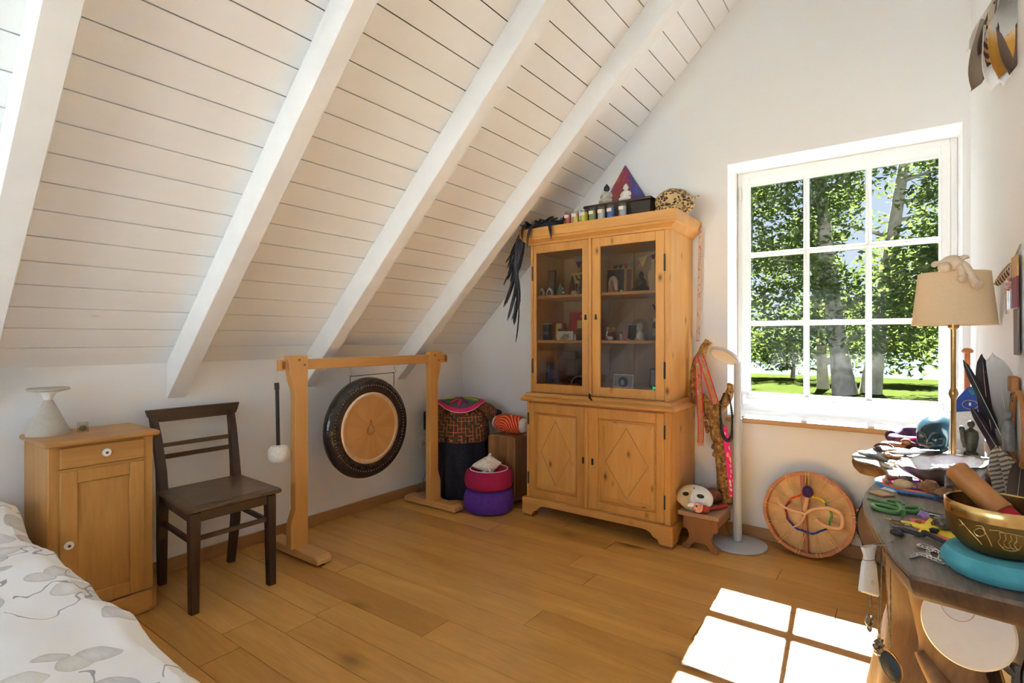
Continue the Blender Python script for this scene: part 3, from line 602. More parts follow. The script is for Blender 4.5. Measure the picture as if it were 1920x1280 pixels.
ang = t.math('ARCTAN2', sp.outputs['Z'], sp.outputs['Y']); rad = t.math('SQRT', t.math('ADD', t.math('POWER', sp.outputs['Y'], 2.0), t.math('POWER', sp.outputs['Z'], 2.0)))
rays = t.noise(t.n('ShaderNodeCombineXYZ', i_0=t.math('MULTIPLY', ang, 1.2), i_1=t.math('MULTIPLY', rad, 0.6)).outputs[0], 2.2, 3); fine = t.noise(t.n('ShaderNodeCombineXYZ', i_0=t.math('MULTIPLY', rad, 160.0)).outputs[0], 3, 2)
t.col(t.mix(rays, srgb(196, 146, 82), srgb(240, 204, 146))); t.bump(fine, 0.12, 0.001); M['gongface'] = t.p(Roughness=0.36, Metallic=0.75)
t = NT('gong_lip'); t.col(t.mix(t.noise(t.coord(), 30, 4), srgb(214, 184, 136), srgb(250, 238, 214))); t.bump(t.noise(t.coord(), 60, 3), 0.3, 0.003); M['gonglip'] = t.p(Roughness=0.34, Metallic=0.8)
t = NT('gong_black_patina'); v = t.coord(); t.col(t.mix(t.noise(v, 18, 4), (0.008, 0.008, 0.011, 1), (0.035, 0.028, 0.024, 1))); t.bump(t.noise(v, 26, 2), 0.55, 0.012); M['gongrim'] = t.p(Roughness=0.16, Metallic=0.3, Specular_IOR_Level=0.9)
GC = Vector((-2.885, 2.338, 0.683)); GR = 0.338
gg = thing('gong', 'black-rimmed golden bronze gong hanging from the stand', 'gong', GC)
def gl(prof, name, mat, seg=64):
    return MB().lathe(prof, (0, 0, 0), seg, 'x', cap=False).apply(Matrix.Translation(GC)).build(name, mat, gg, smooth=50)
gl([(GR - 0.03, -0.055), (GR - 0.004, -0.040), (GR, -0.022), (GR - 0.010, 0.004), (GR - 0.040, 0.016), (GR - 0.062, 0.013), (GR - 0.085, 0.0165), (0.236, 0.014)], 'rim', 'gongrim', 96)
gl([(0.239, 0.0135), (0.232, 0.018), (0.222, 0.0185), (0.208, 0.015)], 'lip', 'gonglip')
gl([(0.209, 0.0153), (0.19, 0.014), (0.12, 0.013), (0.06, 0.0135), (0.0005, 0.014)], 'face', 'gongface')
gl([(GR - 0.03, -0.055), (GR - 0.032, -0.05), (GR - 0.03, -0.02), (0.2, 0.008), (0.0005, 0.008)], 'back', 'gongrim')
m_ = MB()
for k in range(84):
    a = 2 * math.pi * k / 84; rr = GR - 0.052; p = GC + Vector((0.0155, rr * math.cos(a), rr * math.sin(a))); m_.ball(p, (0.003, 0.0045, 0.0045), 6, 4)
q = m_.build('hammer_mark', flat('hammered_bright', (0.32, 0.27, 0.22), 0.3, 0.8), gg); q['kind'] = 'stuff'
em = [(0.0, 0.055), (-0.012, 0.02), (-0.030, -0.006), (-0.031, -0.030), (-0.012, -0.045), (0.012, -0.043), (0.022, -0.025), (0.020, 0.0), (0.008, 0.022), (0.0, 0.055)]
M['emblem'] = flat('etched_emblem', srgb(120, 96, 52), 0.4, 0.5)
MB().tube(spline([GC + Vector((0.0146, a, b_)) for a, b_ in em], 4), 0.0020, 6).build('emblem', 'emblem', gg)
MB().tube(spline([GC + Vector((0.0146, a, b_)) for a, b_ in [(-0.018, 0.0), (-0.022, -0.022), (-0.008, -0.034), (0.016, -0.030)]], 4), 0.0018, 6).build('emblem', 'emblem', gg)
m_ = MB()
for y in (2.178, 2.548): m_.tube([GC + Vector((0.0, y - GC.y, 0.262)), Vector((GC.x + 0.004, y, 1.036))], 0.0028, 6)
m_.tube([(GC.x + 0.004, 2.178, 1.036), (GC.x + 0.004, 2.548, 1.042)], 0.0028, 6).build('cord', 'black', gg)
for y in (2.178, 2.548): MB().tube([(-2.88, y, 1.096), (-2.88, y, 1.070), (-2.872, y, 1.062), (-2.866, y, 1.052), (-2.872, y, 1.040), (-2.884, y, 1.036), (-2.892, y, 1.046)], 0.0026, 6).build('hook', 'brass', gs, smooth=True)
ml = thing('gong_mallet', 'gong mallet with white felt head and black handle hanging on the stand', 'mallet', (-2.925, 1.735, 0.56))
mx, my = -2.925, 1.700
MB().lathe([(0.010, 0.555), (0.034, 0.560), (0.056, 0.580), (0.060, 0.605), (0.058, 0.635), (0.044, 0.656), (0.012, 0.662)], (mx, my + 0.012, 0), 24).build('head', 'felt_white', ml, smooth=True)
MB().cyl((mx, my + 0.010, 0.66), (mx, my + 0.002, 1.020), 0.0105, seg=12).build('handle', 'black', ml, smooth=True)
MB().cyl((mx, my + 0.002, 0.985), (mx, my, 1.024), 0.0135, seg=12).build('grip_cap', 'char', ml, smooth=True)
MB().tube([(mx, my + 0.004, 1.02), (mx + 0.016, my - 0.004, 1.06), (mx + 0.026, my - 0.008, 1.165), (-2.88, 1.690, 1.166), (mx - 0.004, my - 0.008, 1.10), (mx, my, 1.02)], 0.0018, 6).build('loop', 'felt_white', ml)

# ================================================================== BED
bed = thing('bed', 'bed with white cover printed with grey leaves and twigs', 'bed', (-2.1, -0.2, 0))
t = NT('leaf_print_cotton'); v = t.coord()
wv = t.vmath('ADD', v, t.vmath('MULTIPLY', t.noise(v, 5, 2, out='Color'), (0.10, 0.10, 0.0)))
flatv = t.vmath('MULTIPLY', wv, (1, 1, 0.0))
vo = t.n('ShaderNodeTexVoronoi', feature='F1'); t.set(vo.inputs['Vector'], flatv); vo.inputs['Scale'].default_value = 7.5
dist = vo.outputs['Distance']; rc = t.n('ShaderNodeSeparateColor'); t.set(rc.inputs[0], vo.outputs['Color'])
on = t.math('GREATER_THAN', rc.outputs[0], 0.30)
inside = t.math('LESS_THAN', dist, 0.42); veins = t.math('MULTIPLY', t.noise(t.vmath('MULTIPLY', wv, (1, 4, 0)), 22, 3), 1.0)
tone = t.mix(rc.outputs[1], (0.52, 0.52, 0.54, 1), (0.70, 0.665, 0.60, 1)); base = (0.90, 0.90, 0.90, 1)
shade = t.ramp(dist, [(0.0, (0.25, 0.25, 0.25, 1)), (0.42, (1, 1, 1, 1))]); amount = t.math('MULTIPLY', t.math('MULTIPLY', on, inside), t.math('MULTIPLY', shade, t.math('ADD', 0.35, veins)))
c = t.mix(amount, base, tone)
edge = t.math('MULTIPLY', on, t.math('LESS_THAN', t.math('ABSOLUTE', t.math('SUBTRACT', dist, 0.42)), 0.012)); c = t.mix(t.math('MULTIPLY', edge, 0.45), c, (0.42, 0.42, 0.45, 1))
ln = t.math('LESS_THAN', t.math('ABSOLUTE', t.math('SUBTRACT', t.noise(t.vmath('MULTIPLY', v, (1, 1.7, 0)), 2.6, 3, 0.45), 0.5)), 0.0042); msk = t.math('GREATER_THAN', t.noise(v, 3.3, 2), 0.47)
c = t.mix(t.math('MULTIPLY', t.math('MULTIPLY', ln, msk), 0.75), c, (0.22, 0.21, 0.25, 1))
t.col(c); t.bump(t.noise(v, 220, 2), 0.12, 0.001); M['bedprint'] = t.p(Roughness=0.9)
bx0, bx1, by0, by1 = -3.16, -1.12, -0.82, 0.585
def bedtop(u, w):
    x = bx0 + (bx1 - bx0) * u; s_ = w
    # w sweeps: floor side (+y) up over the edge, across, down the other side
    pts = [(by1 + 0.035, 0.06), (by1 + 0.028, 0.25), (by1 + 0.018, 0.40), (by1 - 0.005, 0.485), (by1 - 0.05, 0.515), (by1 - 0.2, 0.525), ((by0 + by1) / 2, 0.53), (by0 + 0.2, 0.525), (by0 + 0.04, 0.51), (by0 - 0.01, 0.44), (by0 - 0.02, 0.06)]
    k = min(int(s_ * (len(pts) - 1)), len(pts) - 2); f = s_ * (len(pts) - 1) - k
    y = pts[k][0] * (1 - f) + pts[k + 1][0] * f; z = pts[k][1] * (1 - f) + pts[k + 1][1] * f
    on = 1 if z > 0.45 else 0.25
    z += on * (0.022 * nz((x * 2.2, y * 2.6, 1.0)) + 0.012 * nz((x * 7, y * 5, 4.0)) + 0.006 * nz((x * 16, y * 12, 9.0)))
    y += 0.020 * nz((x * 4.0, z * 3.0, 2.0)) * (1 if k < 4 or k > 7 else 0)
    e = max(0, (u - 0.93) / 0.07); z -= 0.06 * e * e
    hp = max(0, 1 - abs(x + 3.0) / 0.28); z += 0.10 * hp * (1 if z > 0.45 else 0.2)
    return (x, y, z)
MB().sheet(bedtop, 90, 90, 0.012).build('bedspread', 'bedprint', bed, smooth=60)
MB().box(bx0 + 0.05, bx1 - 0.06, by0 + 0.06, by1 - 0.05, 0.20, 0.44).build('mattress', 'felt_white', bed, bevel=0.03)
MB().box(bx0 + 0.03, bx1 - 0.08, by0 + 0.08, by1 - 0.07, 0.06, 0.20).build('bed_base', 'stool', bed, bevel=0.005)
for x in (bx0 + 0.1, bx1 - 0.16):
    for y in (by0 + 0.12, by1 - 0.17): MB().box(x, x + 0.06, y, y + 0.06, 0.0, 0.06).build('leg', 'stool', bed)

# ================================================================== CORNER BEHIND THE GONG
so = thing('wall_socket', 'white wall socket low on the knee wall behind the gong stand', 'socket', (XL + 0.004, 3.195, 0.36))
MB().box(XL, XL + 0.010, 3.160, 3.232, 0.36, 0.442).build('plate', 'porcelain', so, bevel=0.004)
for dy, dz in ((-0.011, 0.034), (0.011, 0.034), (0.0, 0.050)): MB().cyl((XL + 0.0095, 3.196 + dy, 0.36 + dz), (XL + 0.0112, 3.196 + dy, 0.36 + dz), 0.0045, seg=10).build('pin_hole', 'black', so)
cb = MB().tube(spline([(XL + 0.02, 3.26, 0.33), (-3.21, 3.22, 0.26), (-3.20, 3.16, 0.14), (-3.20, 3.13, 0.05), (-3.17, 3.18, 0.004), (-3.08, 3.30, 0.004), (-2.98, 3.38, 0.004)], 6), 0.004, 6).build('power_cable', flat('grey_cable', (0.25, 0.24, 0.23), 0.5), smooth=True)
tag(cb, 'thin grey cable curling down beside the wall socket', 'cable')

t = NT('embroidered_tunic'); uv = t.coord('UV'); sp = t.n('ShaderNodeSeparateXYZ'); t.set(sp.inputs[0], uv)
wob = t.noise(uv, 14, 2, out='Color'); uvw = t.vmath('ADD', t.vmath('MULTIPLY', uv, (46.0, 9.0, 1)), t.vmath('MULTIPLY', wob, (0.25, 0.25, 0)))
s2 = t.n('ShaderNodeSeparateXYZ'); t.set(s2.inputs[0], uvw); cell = t.n('ShaderNodeVectorMath', operation='FLOOR'); t.set(cell.inputs[0], uvw)
wn1 = t.n('ShaderNodeTexWhiteNoise', noise_dimensions='2D'); t.set(wn1.inputs['Vector'], cell.outputs[0]); wc = t.n('ShaderNodeSeparateColor'); t.set(wc.inputs[0], wn1.outputs['Color'])
vl = t.math('MULTIPLY', t.math('LESS_THAN', t.math('FRACT', s2.outputs[0]), 0.15), t.math('GREATER_THAN', wc.outputs[0], 0.40)); hl = t.math('MULTIPLY', t.math('LESS_THAN', t.math('FRACT', s2.outputs[1]), 0.15), t.math('GREATER_THAN', wc.outputs[1], 0.40))
ground = t.mix(t.noise(uv, 30, 3), srgb(50, 54, 36), srgb(98, 60, 38)); line = t.math('MAXIMUM', vl, hl); c = t.mix(line, ground, srgb(216, 116, 70))
v2 = t.voro(t.vmath('MULTIPLY', uv, (11.0, 2.3, 1)), 1.0, rnd=0.25); ringd = t.math('LESS_THAN', t.math('ABSOLUTE', t.math('SUBTRACT', v2, 0.12)), 0.03); dot = t.math('LESS_THAN', v2, 0.085)
c = t.mix(ringd, c, srgb(214, 120, 70)); c = t.mix(dot, c, srgb(120, 40, 50)); fine = t.noise(t.vmath('MULTIPLY', uv, (220, 60, 1)), 1, 2); c = t.mix(t.math('MULTIPLY', fine, 0.45), c, srgb(40, 44, 34))
t.col(c); t.bump(fine, 0.3, 0.002); M['tunic'] = t.p(Roughness=0.95)
M['navy'] = flat('black_navy_cloth', (0.016, 0.014, 0.022), 0.95, var=0.3, scale=60)
M['yoke'] = flat('grey_green_yoke', srgb(92, 92, 84), 0.9, var=0.2, scale=90)
for nm, c in (('pink', (214, 22, 120)), ('lime', (176, 192, 40)), ('greenthr', (78, 156, 70)), ('purple_t', (92, 34, 112)), ('yellow_t', (228, 206, 40)), ('red_t', (214, 30, 44)), ('teal_t', (40, 112, 124)), ('magenta', (156, 18, 66)), ('violet', (84, 46, 146)), ('orange', (220, 78, 24)), ('blue_t', (44, 70, 150)), ('skyblue', (70, 140, 200))): M[nm] = flat('cloth_' + nm, srgb(*c), 0.9, var=0.18, scale=70, bump=0.15)
TC = (-2.965, 3.345)
tu = thing('embroidered_tunic', 'dark embroidered tunic with a colourful round yoke draped in the corner', 'tunic', (*TC, 0))
def tw(a, r, z):
    return (TC[0] + r * math.cos(a), TC[1] + r * math.sin(a), z)
def skirt(u, v_):
    a = -2 * math.pi * u; z = 0.012 + 0.485 * v_; r = 0.235 - 0.022 * v_ + (0.012 + 0.016 * (1 - v_)) * math.sin(9 * a + 1) + 0.01 * nz((math.cos(a) * 3, math.sin(a) * 3, z * 3)); return tw(a, r, z)
MB().sheet(skirt, 72, 10, 0.006).build('skirt', 'navy', tu, smooth=True)
def body(u, v_):
    a = -2 * math.pi * u; z = 0.455 + 0.255 * v_; r = 0.225 - 0.02 * v_ + 0.012 * (1 - v_) + 0.007 * math.sin(7 * a + 2) - 0.06 * max(0, v_ - 0.85) / 0.15; return tw(a, r, z)
MB().sheet(body, 72, 14, 0.006).build('body', 'tunic', tu, smooth=True)
vd = Vector((-TC[0], -TC[1], 0)).normalized(); av = math.atan2(vd.y, vd.x)
YC_ = Vector((TC[0] + vd.x * 0.035, TC[1] + vd.y * 0.035, 0.0)); side = Vector((-vd.y, vd.x, 0))
def yk(r, a, lift=0.0):   # dome of the yoke, falling towards the room
    x_, y_ = r * math.cos(a), r * math.sin(a); fwd = y_
    z = 0.782 - 0.55 * r * r - 0.16 * max(0, fwd) - 1.1 * max(0, fwd - 0.12) ** 1.0 * 0.5 + lift
    p = YC_ + side * x_ + vd * fwd * 0.93; return (p.x, p.y, z)
MB().sheet(lambda u, v_: yk(0.005 + 0.170 * v_, 2 * math.pi * u, 0.006), 48, 8, 0.004).build('yoke', 'yoke', tu, smooth=True)
MB().sheet(lambda u, v_: yk(0.168 + 0.030 * v_, 2 * math.pi * u, 0.008), 64, 2, 0.005).build('yoke_border', 'pink', tu, smooth=True)
MB().tube([yk(0.200, 2 * math.pi * k / 64, 0.010) for k in range(64)], 0.0030, 6, closed=True).build('yoke_piping', flat('cream_thread', srgb(226, 190, 130), 0.8), tu)
pc = ['lime', 'greenthr', 'purple_t', 'pink', 'red_t', 'teal_t', 'yellow_t', 'magenta', 'greenthr', 'purple_t', 'yellow_t', 'orange']
for k in range(12):
    a = 2 * math.pi * k / 12 + 0.1; b2 = a + 0.5
    def pet(u, v_, a=a):
        rr = 0.030 + 0.125 * u; w = 0.020 * math.sin(math.pi * u) ** 0.8 / max(rr, 0.03) * 1.0; return yk(rr, a + w * (v_ - 0.5) * 1.3, 0.011)
    MB().sheet(pet, 8, 3, 0.003).build('petal', pc[k], tu, smooth=True)
for k in range(12):
    a = 2 * math.pi * (k + 0.5) / 12 + 0.1
    MB().tube([yk(0.075, a - 0.26, 0.012), yk(0.155, a, 0.012), yk(0.075, a + 0.26, 0.012)], 0.0022, 5).build('stitch_line', pc[(k * 5) % 12], tu)
for sgn in (1, -1):
    def sleeve(u, v_, sgn=sgn):
        a = 2 * math.pi * u; ax = side * sgn; o = Vector((TC[0], TC[1], 0.70)) + ax * (0.14 + (0.155 if sgn > 0 else 0.118) * v_) + Vector((0, 0, -0.075 * v_ * v_)) + vd * 0.03
        r = 0.060 + 0.012 * v_; p = o + vd * math.cos(a) * r * 0.75 + Vector((0, 0, 1)) * math.sin(a) * r; return p
    MB().sheet(sleeve, 20, 8, 0.005).build('sleeve', 'tunic', tu, smooth=True)
    def cuff(u, v_, sgn=sgn):
        a = 2 * math.pi * u; ax = side * sgn; o = Vector((TC[0], TC[1], 0.625)) + ax * ((0.292 if sgn > 0 else 0.255) + 0.045 * v_) + Vector((0, 0, -0.022 * v_)) + vd * 0.03
        r = 0.073; p = o + vd * math.cos(a) * r * 0.75 + Vector((0, 0, 1)) * math.sin(a) * r; return p
    MB().sheet(cuff, 20, 3, 0.005).build('cuff', 'navy', tu, smooth=True)

cj = thing('cajon', 'upright walnut box drum with rounded corners beside the cabinet', 'drum', (-2.535, 3.475, 0))
jx0, jx1, jy0, jy1, jz = -2.665, -2.405, 3.335, 3.610, 0.520
rc_ = 0.03; poly = []
for cx, cz, a0_ in ((jx1 - rc_, rc_ + 0.01, -90), (jx1 - rc_, jz - rc_, 0), (jx0 + rc_, jz - rc_, 90), (jx0 + rc_, rc_ + 0.01, 180)):
    for k in range(5): a = R(a0_ + 22.5 * k); poly.append((cx + rc_ * math.cos(a), cz + rc_ * math.sin(a)))
MB().prism(poly, jy0 + 0.008, jy1, 'y').build('box', 'cajon', cj, smooth=True)
MB().prism([((x - (jx0 + jx1) / 2) * 1.0 + (jx0 + jx1) / 2, z) for x, z in poly], jy0 + 0.002, jy0 + 0.010, 'y').build('plywood_edge', 'cajon_edge', cj)
MB().prism([((x - (jx0 + jx1) / 2) * 0.975 + (jx0 + jx1) / 2, (z - 0.26) * 0.985 + 0.26) for x, z in poly], jy0 - 0.001, jy0 + 0.003, 'y').build('striking_plate', 'cajon', cj)
for k in range(3):
    x = -2.465 + 0.013 * k; MB().tube([(x - 0.008 * (1 - (i / 4) ** 2) * 0 + 0.010 * math.cos((i - 4) * 0.3), jy0 - 0.002, 0.075 + 0.008 * i) for i in range(9)], 0.0022, 6).build('sound_slit', flat('pale_slit', srgb(214, 176, 120), 0.6), cj)
for x in (jx0 + 0.03, jx1 - 0.05):
    for y in (jy0 + 0.03, jy1 - 0.05): MB().cyl((x, y, 0), (x, y, 0.012), 0.012, seg=10).build('rubber_foot', 'black', cj)
t = NT('orange_woven_roll'); v = t.coord(); w = t.n('ShaderNodeTexWave', wave_type='RINGS', rings_direction='Y'); t.set(w.inputs['Vector'], t.vmath('ADD', v, (0.03, 0, -0.03))); w.inputs['Scale'].default_value = 16; w.inputs['Distortion'].default_value = 3.0
t.col(t.ramp(w.outputs['Fac'], [(0.0, srgb(190, 36, 16)), (0.5, srgb(222, 70, 20)), (0.9, srgb(234, 96, 40)), (0.99, srgb(236, 170, 130))])); t.bump(t.noise(v, 120, 2), 0.2, 0.002); M['orangeroll'] = t.p(Roughness=0.9)
bo = thing('bolster', 'orange patterned bolster with white ends lying on the box drum', 'cushion', (-2.545, 3.455, 0.520))
def roll(prof): 
    return MB().lathe(prof, (-2.545, 3.470, 0.592), 28, 'x', warp=lambda a, i: (1.0 if math.sin(a) > -0.4 else 0.93))
roll([(0.060, -0.125), (0.070, -0.10), (0.076, -0.05), (0.077, 0.0), (0.076, 0.05), (0.070, 0.10), (0.060, 0.125)]).build('cover', 'orangeroll', bo, smooth=True)
roll([(0.002, -0.168), (0.030, -0.165), (0.050, -0.148), (0.0605, -0.124)]).build('end', 'felt_white', bo, smooth=True)
roll([(0.0605, 0.124), (0.055, 0.148), (0.040, 0.165), (0.002, 0.170)]).build('end', 'felt_white', bo, smooth=True)
KC = (-2.490, 3.127)
pleat = lambda a, i: 1 + 0.012 * math.sin(26 * a) * (0.3 + (i % 5) * 0.1) + 0.012 * math.sin(3 * a + i)
k1 = MB().lathe([(0.01, 0.0), (0.15, 0.002), (0.176, 0.022), (0.186, 0.065), (0.186, 0.105), (0.176, 0.150), (0.150, 0.168), (0.01, 0.170)], (*KC, 0), 56, warp=pleat).build('meditation_cushion', 'violet', smooth=True); tag(k1, 'round violet floor cushion at the bottom of the pair', 'cushion', 'stacked round floor cushions')
k2 = thing('meditation_cushion', 'round dark magenta cushion with a hollow top, on the violet one', 'cushion', (*KC, 0.170), 'stacked round floor cushions')
MB().lathe([(0.01, 0.170), (0.145, 0.172), (0.172, 0.190), (0.181, 0.225), (0.180, 0.262), (0.170, 0.296), (0.150, 0.312), (0.128, 0.308), (0.112, 0.294), (0.06, 0.288), (0.01, 0.287)], (*KC, 0), 56, warp=pleat).build('cover', 'magenta', k2, smooth=True)
MB().tube([(KC[0] + 0.140 * math.cos(2 * math.pi * k / 40), KC[1] + 0.140 * math.sin(2 * math.pi * k / 40), 0.3125) for k in range(40)], 0.0035, 6, closed=True).build('piping', 'felt_white', k2, smooth=True)
# conch shell: whorled body with knobs, spire and a flared lip
cs = thing('conch_shell', 'white knobbly conch shell resting on the magenta cushion', 'shell', (KC[0] + 0.01, KC[1] - 0.01, 0.288))
M['shell'] = flat('white_shell', (0.78, 0.74, 0.66), 0.4, var=0.12, scale=50, bump=0.4)
A0 = Vector((KC[0], KC[1] - 0.02, 0.345)); ax = Vector((0.80, 0.52, 0.10)).normalized(); u_ = Vector((0, 0, 1)).cross(ax).normalized(); w_ = ax.cross(u_)
prof = [(0.004, -0.115), (0.016, -0.098), (0.034, -0.060), (0.054, -0.015), (0.064, 0.020), (0.055, 0.045), (0.040, 0.058), (0.033, 0.070), (0.022, 0.080), (0.016, 0.090), (0.004, 0.106)]
m_ = MB(); seg = 30
vs = []; fs = []
for i, (r, h) in enumerate(prof):
    for k in range(seg):
        a = 2 * math.pi * k / seg; kn = 1 + (0.22 if i in (4,) else 0.10 if i in (3, 6, 8) else 0.0) * max(0, math.sin(5 * a + i)) ** 2; p = A0 + ax * h + (u_ * math.cos(a) + w_ * math.sin(a)) * r * kn; vs.append(p)
for i in range(len(prof) - 1):
    for k in range(seg): fs.append((i * seg + k, i * seg + (k + 1) % seg, (i + 1) * seg + (k + 1) % seg, (i + 1) * seg + k))
m_.add(vs, fs).build('whorl', 'shell', cs, smooth=True)
for k in range(7):
    a = 2 * math.pi * k / 7; d = (u_ * math.cos(a) + w_ * math.sin(a)); p = A0 + ax * 0.018 + d * 0.058; MB().tube([p, p + d * 0.030 + ax * 0.012], [0.015, 0.003], 8).build('knob', 'shell', cs, smooth=True)
MB().sheet(lambda u, v_: A0 + ax * (-0.11 + 0.14 * u) - u_ * (0.02 + 0.055 * v_ * math.sin(math.pi * min(1, u + 0.1))) + w_ * (-0.045 + 0.02 * v_ - 0.012 * math.sin(3 * u)), 12, 6, 0.006).build('lip', 'shell', cs, smooth=True)

# ================================================================== ON TOP OF THE CABINET
cols = [('wax_red', (206, 66, 70), 'red'), ('wax_gold', (232, 186, 70), 'golden yellow'), ('wax_yellow', (228, 214, 50), 'bright yellow'), ('wax_green', (150, 168, 104), 'sage green'), ('wax_cream', (206, 214, 206), 'pale cream'), ('wax_blue', (70, 108, 180), 'blue'), ('wax_mist', (190, 198, 214), 'misty white')]
for i, ((nm, c, w), x) in enumerate(zip(cols, (-1.868, -1.808, -1.742, -1.678, -1.612, -1.545, -1.462))):
    M[nm] = flat(nm, srgb(*c), 0.5, var=0.08); r = 0.024 if i < 2 else 0.0275
    j = thing('jar_candle', f'small glass candle with {w} wax on the cabinet top', 'candle', (x, 3.225, 2.070), 'row of glass candles on the cabinet')
    MB().lathe([(0.001, 0.0), (r, 0.001), (r, 0.090), (r - 0.002, 0.090), (r - 0.002, 0.004), (0.001, 0.004)], (x, 3.225, 2.070), 20, cap=False).build('glass', 'jar', j, smooth=50)
    MB().lathe([(0.001, 0.004), (r - 0.003, 0.0045), (r - 0.003, 0.066), (0.001, 0.067)], (x, 3.225, 2.070), 20).build('wax', nm, j, smooth=50)
    MB().box(x - 0.016, x + 0.016, 3.225 - r - 0.001, 3.225 - r + 0.003, 2.112, 2.134).build('label', 'diffuser', j)
bxx = thing('keepsake_box', 'dark brown wooden box on the cabinet top under the statues', 'box', (-1.53, 3.43, 2.07))
M['darkbox'] = wood('dark_box_wood', (0.018, 0.009, 0.006, 1), (0.06, 0.03, 0.018, 1), 0, 10, 0.4)
MB().box(-1.785, -1.305, 3.305, 3.545, 2.070, 2.180).build('body', 'darkbox', bxx, bevel=0.004); MB().box(-1.792, -1.298, 3.298, 3.552, 2.180, 2.200).build('lid', 'darkbox', bxx, bevel=0.005)
t = NT('cosmic_painting'); v = t.coord(); n1 = t.noise(v, 7, 5, 0.6); sp = t.n('ShaderNodeSeparateXYZ'); t.set(sp.inputs[0], v)
c = t.ramp(t.math('ADD', t.math('MULTIPLY', sp.outputs['X'], 1.5), t.math('ADD', n1, 0.0)), [(0.22, srgb(196, 104, 40)), (0.40, srgb(120, 50, 36)), (0.50, srgb(130, 30, 60)), (0.58, srgb(60, 44, 100)), (0.72, srgb(44, 60, 130)), (0.85, srgb(120, 40, 80))])
spk = t.math('LESS_THAN', t.voro(v, 46), 0.13); c = t.mix(t.math('MULTIPLY', spk, 0.7), c, t.mix(t.noise(v, 30, 2), srgb(230, 150, 70), srgb(90, 190, 220))); t.col(c); t.bump(n1, 0.3, 0.004); M['cosmic'] = t.p(Roughness=0.6)
tp_ = MB().prism([(-1.951, 2.072), (-1.345, 2.072), (-1.646, 2.557)], -0.008, 0.008, 'y').apply(Matrix.Translation((0, 3.655, 0)))
tp_.rot(R(-3), 'X', (-1.646, 3.655, 2.07)); o = tp_.build('triangle_painting', 'cosmic', loc=(-1.646, 3.655, 2.07)); tag(o, 'triangular painting in red, orange and blue leaning on the gable wall', 'painting')
def buddha(name, label, x, y, z, s_, mb, mh, turn):
    r_ = thing(name, label, 'statue', (x, y, z), 'small meditating statues on the cabinet')
    m_ = MB(); m_.lathe([(0.030, 0.0), (0.034, 0.004), (0.033, 0.010), (0.028, 0.014)], (x, y, z), 24); m_.apply(Matrix.Translation((x, y, z)) @ Matrix.Diagonal((1.35 * s_, s_, s_, 1)) @ Matrix.Translation((-x, -y, -z))); m_.build('base', mb, r_, smooth=True)
    pth = [(x - 0.042 * s_, y - 0.012 * s_, z + 0.018 * s_), (x - 0.02 * s_, y - 0.032 * s_, z + 0.018 * s_), (x + 0.015 * s_, y - 0.034 * s_, z + 0.020 * s_), (x + 0.042 * s_, y - 0.012 * s_, z + 0.018 * s_)]
    MB().tube(spline(pth, 4), 0.013 * s_, 10).build('legs', mb, r_, smooth=True)
    MB().lathe([(0.026 * s_, z + 0.012 * s_), (0.030 * s_, z + 0.03 * s_), (0.026 * s_, z + 0.052 * s_), (0.030 * s_, z + 0.068 * s_), (0.020 * s_, z + 0.080 * s_), (0.009 * s_, z + 0.086 * s_), (0.009 * s_, z + 0.092 * s_)], (x, y, 0), 20).build('torso', mb, r_, smooth=True)
    for sg in (-1, 1): MB().tube(spline([(x + sg * 0.028 * s_, y, z + 0.072 * s_), (x + sg * 0.038 * s_, y - 0.006 * s_, z + 0.048 * s_), (x + sg * 0.022 * s_, y - 0.028 * s_, z + 0.034 * s_)], 4), 0.0085 * s_, 8).build('arm', mb, r_, smooth=True)
    MB().ball((x, y, z + 0.107 * s_), (0.020 * s_, 0.021 * s_, 0.024 * s_), 16, 12).ball((x, y, z + 0.130 * s_), 0.008 * s_, 10, 8).ball((x, y - 0.020 * s_, z + 0.104 * s_), (0.004 * s_, 0.005 * s_, 0.006 * s_), 8, 6).ball((x - 0.020 * s_, y, z + 0.102 * s_), (0.003 * s_, 0.005 * s_, 0.009 * s_), 8, 6).ball((x + 0.020 * s_, y, z + 0.102 * s_), (0.003 * s_, 0.005 * s_, 0.009 * s_), 8, 6).build('head', mh, r_, smooth=True)
    return r_
M['stone_white'] = flat('white_stone', (0.78, 0.76, 0.70), 0.6, var=0.06, bump=0.1)
M['stone_grey'] = flat('mottled_grey_stone', (0.42, 0.38, 0.32), 0.6, var=0.3, scale=80)
M['blue_black'] = flat('blue_black_paint', (0.022, 0.030, 0.042), 0.45)
buddha('buddha_statue', 'small meditating statue with blue-black head and grey robe', -1.628, 3.335, 2.200, 0.98, 'stone_grey', 'blue_black', 0)
buddha('buddha_statue', 'small pure white meditating statue beside the dark-headed one', -1.492, 3.345, 2.200, 0.86, 'stone_white', 'stone_white', 0)
t = NT('leopard_plush'); v = t.coord(); vo = t.n('ShaderNodeTexVoronoi', feature='F1'); t.set(vo.inputs['Vector'], t.vmath('ADD', v, t.vmath('MULTIPLY', t.noise(v, 30, 2, out='Color'), (0.02, 0.02, 0.02)))); vo.inputs['Scale'].default_value = 52
d_ = vo.outputs['Distance']; spot = t.math('LESS_THAN', t.math('ABSOLUTE', t.math('SUBTRACT', d_, 0.36)), 0.12)
c = t.mix(t.math('MULTIPLY', t.math('LESS_THAN', d_, 0.25), 0.6), srgb(196, 164, 116), srgb(120, 84, 50)); c = t.mix(spot, c, srgb(34, 24, 18)); t.col(c); t.bump(t.noise(v, 200, 3), 0.6, 0.004); M['leopard'] = t.p(Roughness=0.95)
lp = thing('plush_leopard', 'curled leopard-spotted plush animal on the cabinet corner', 'plush toy', (-1.17, 3.42, 2.07))
lx, ly, lz = -1.175, 3.41, 2.070
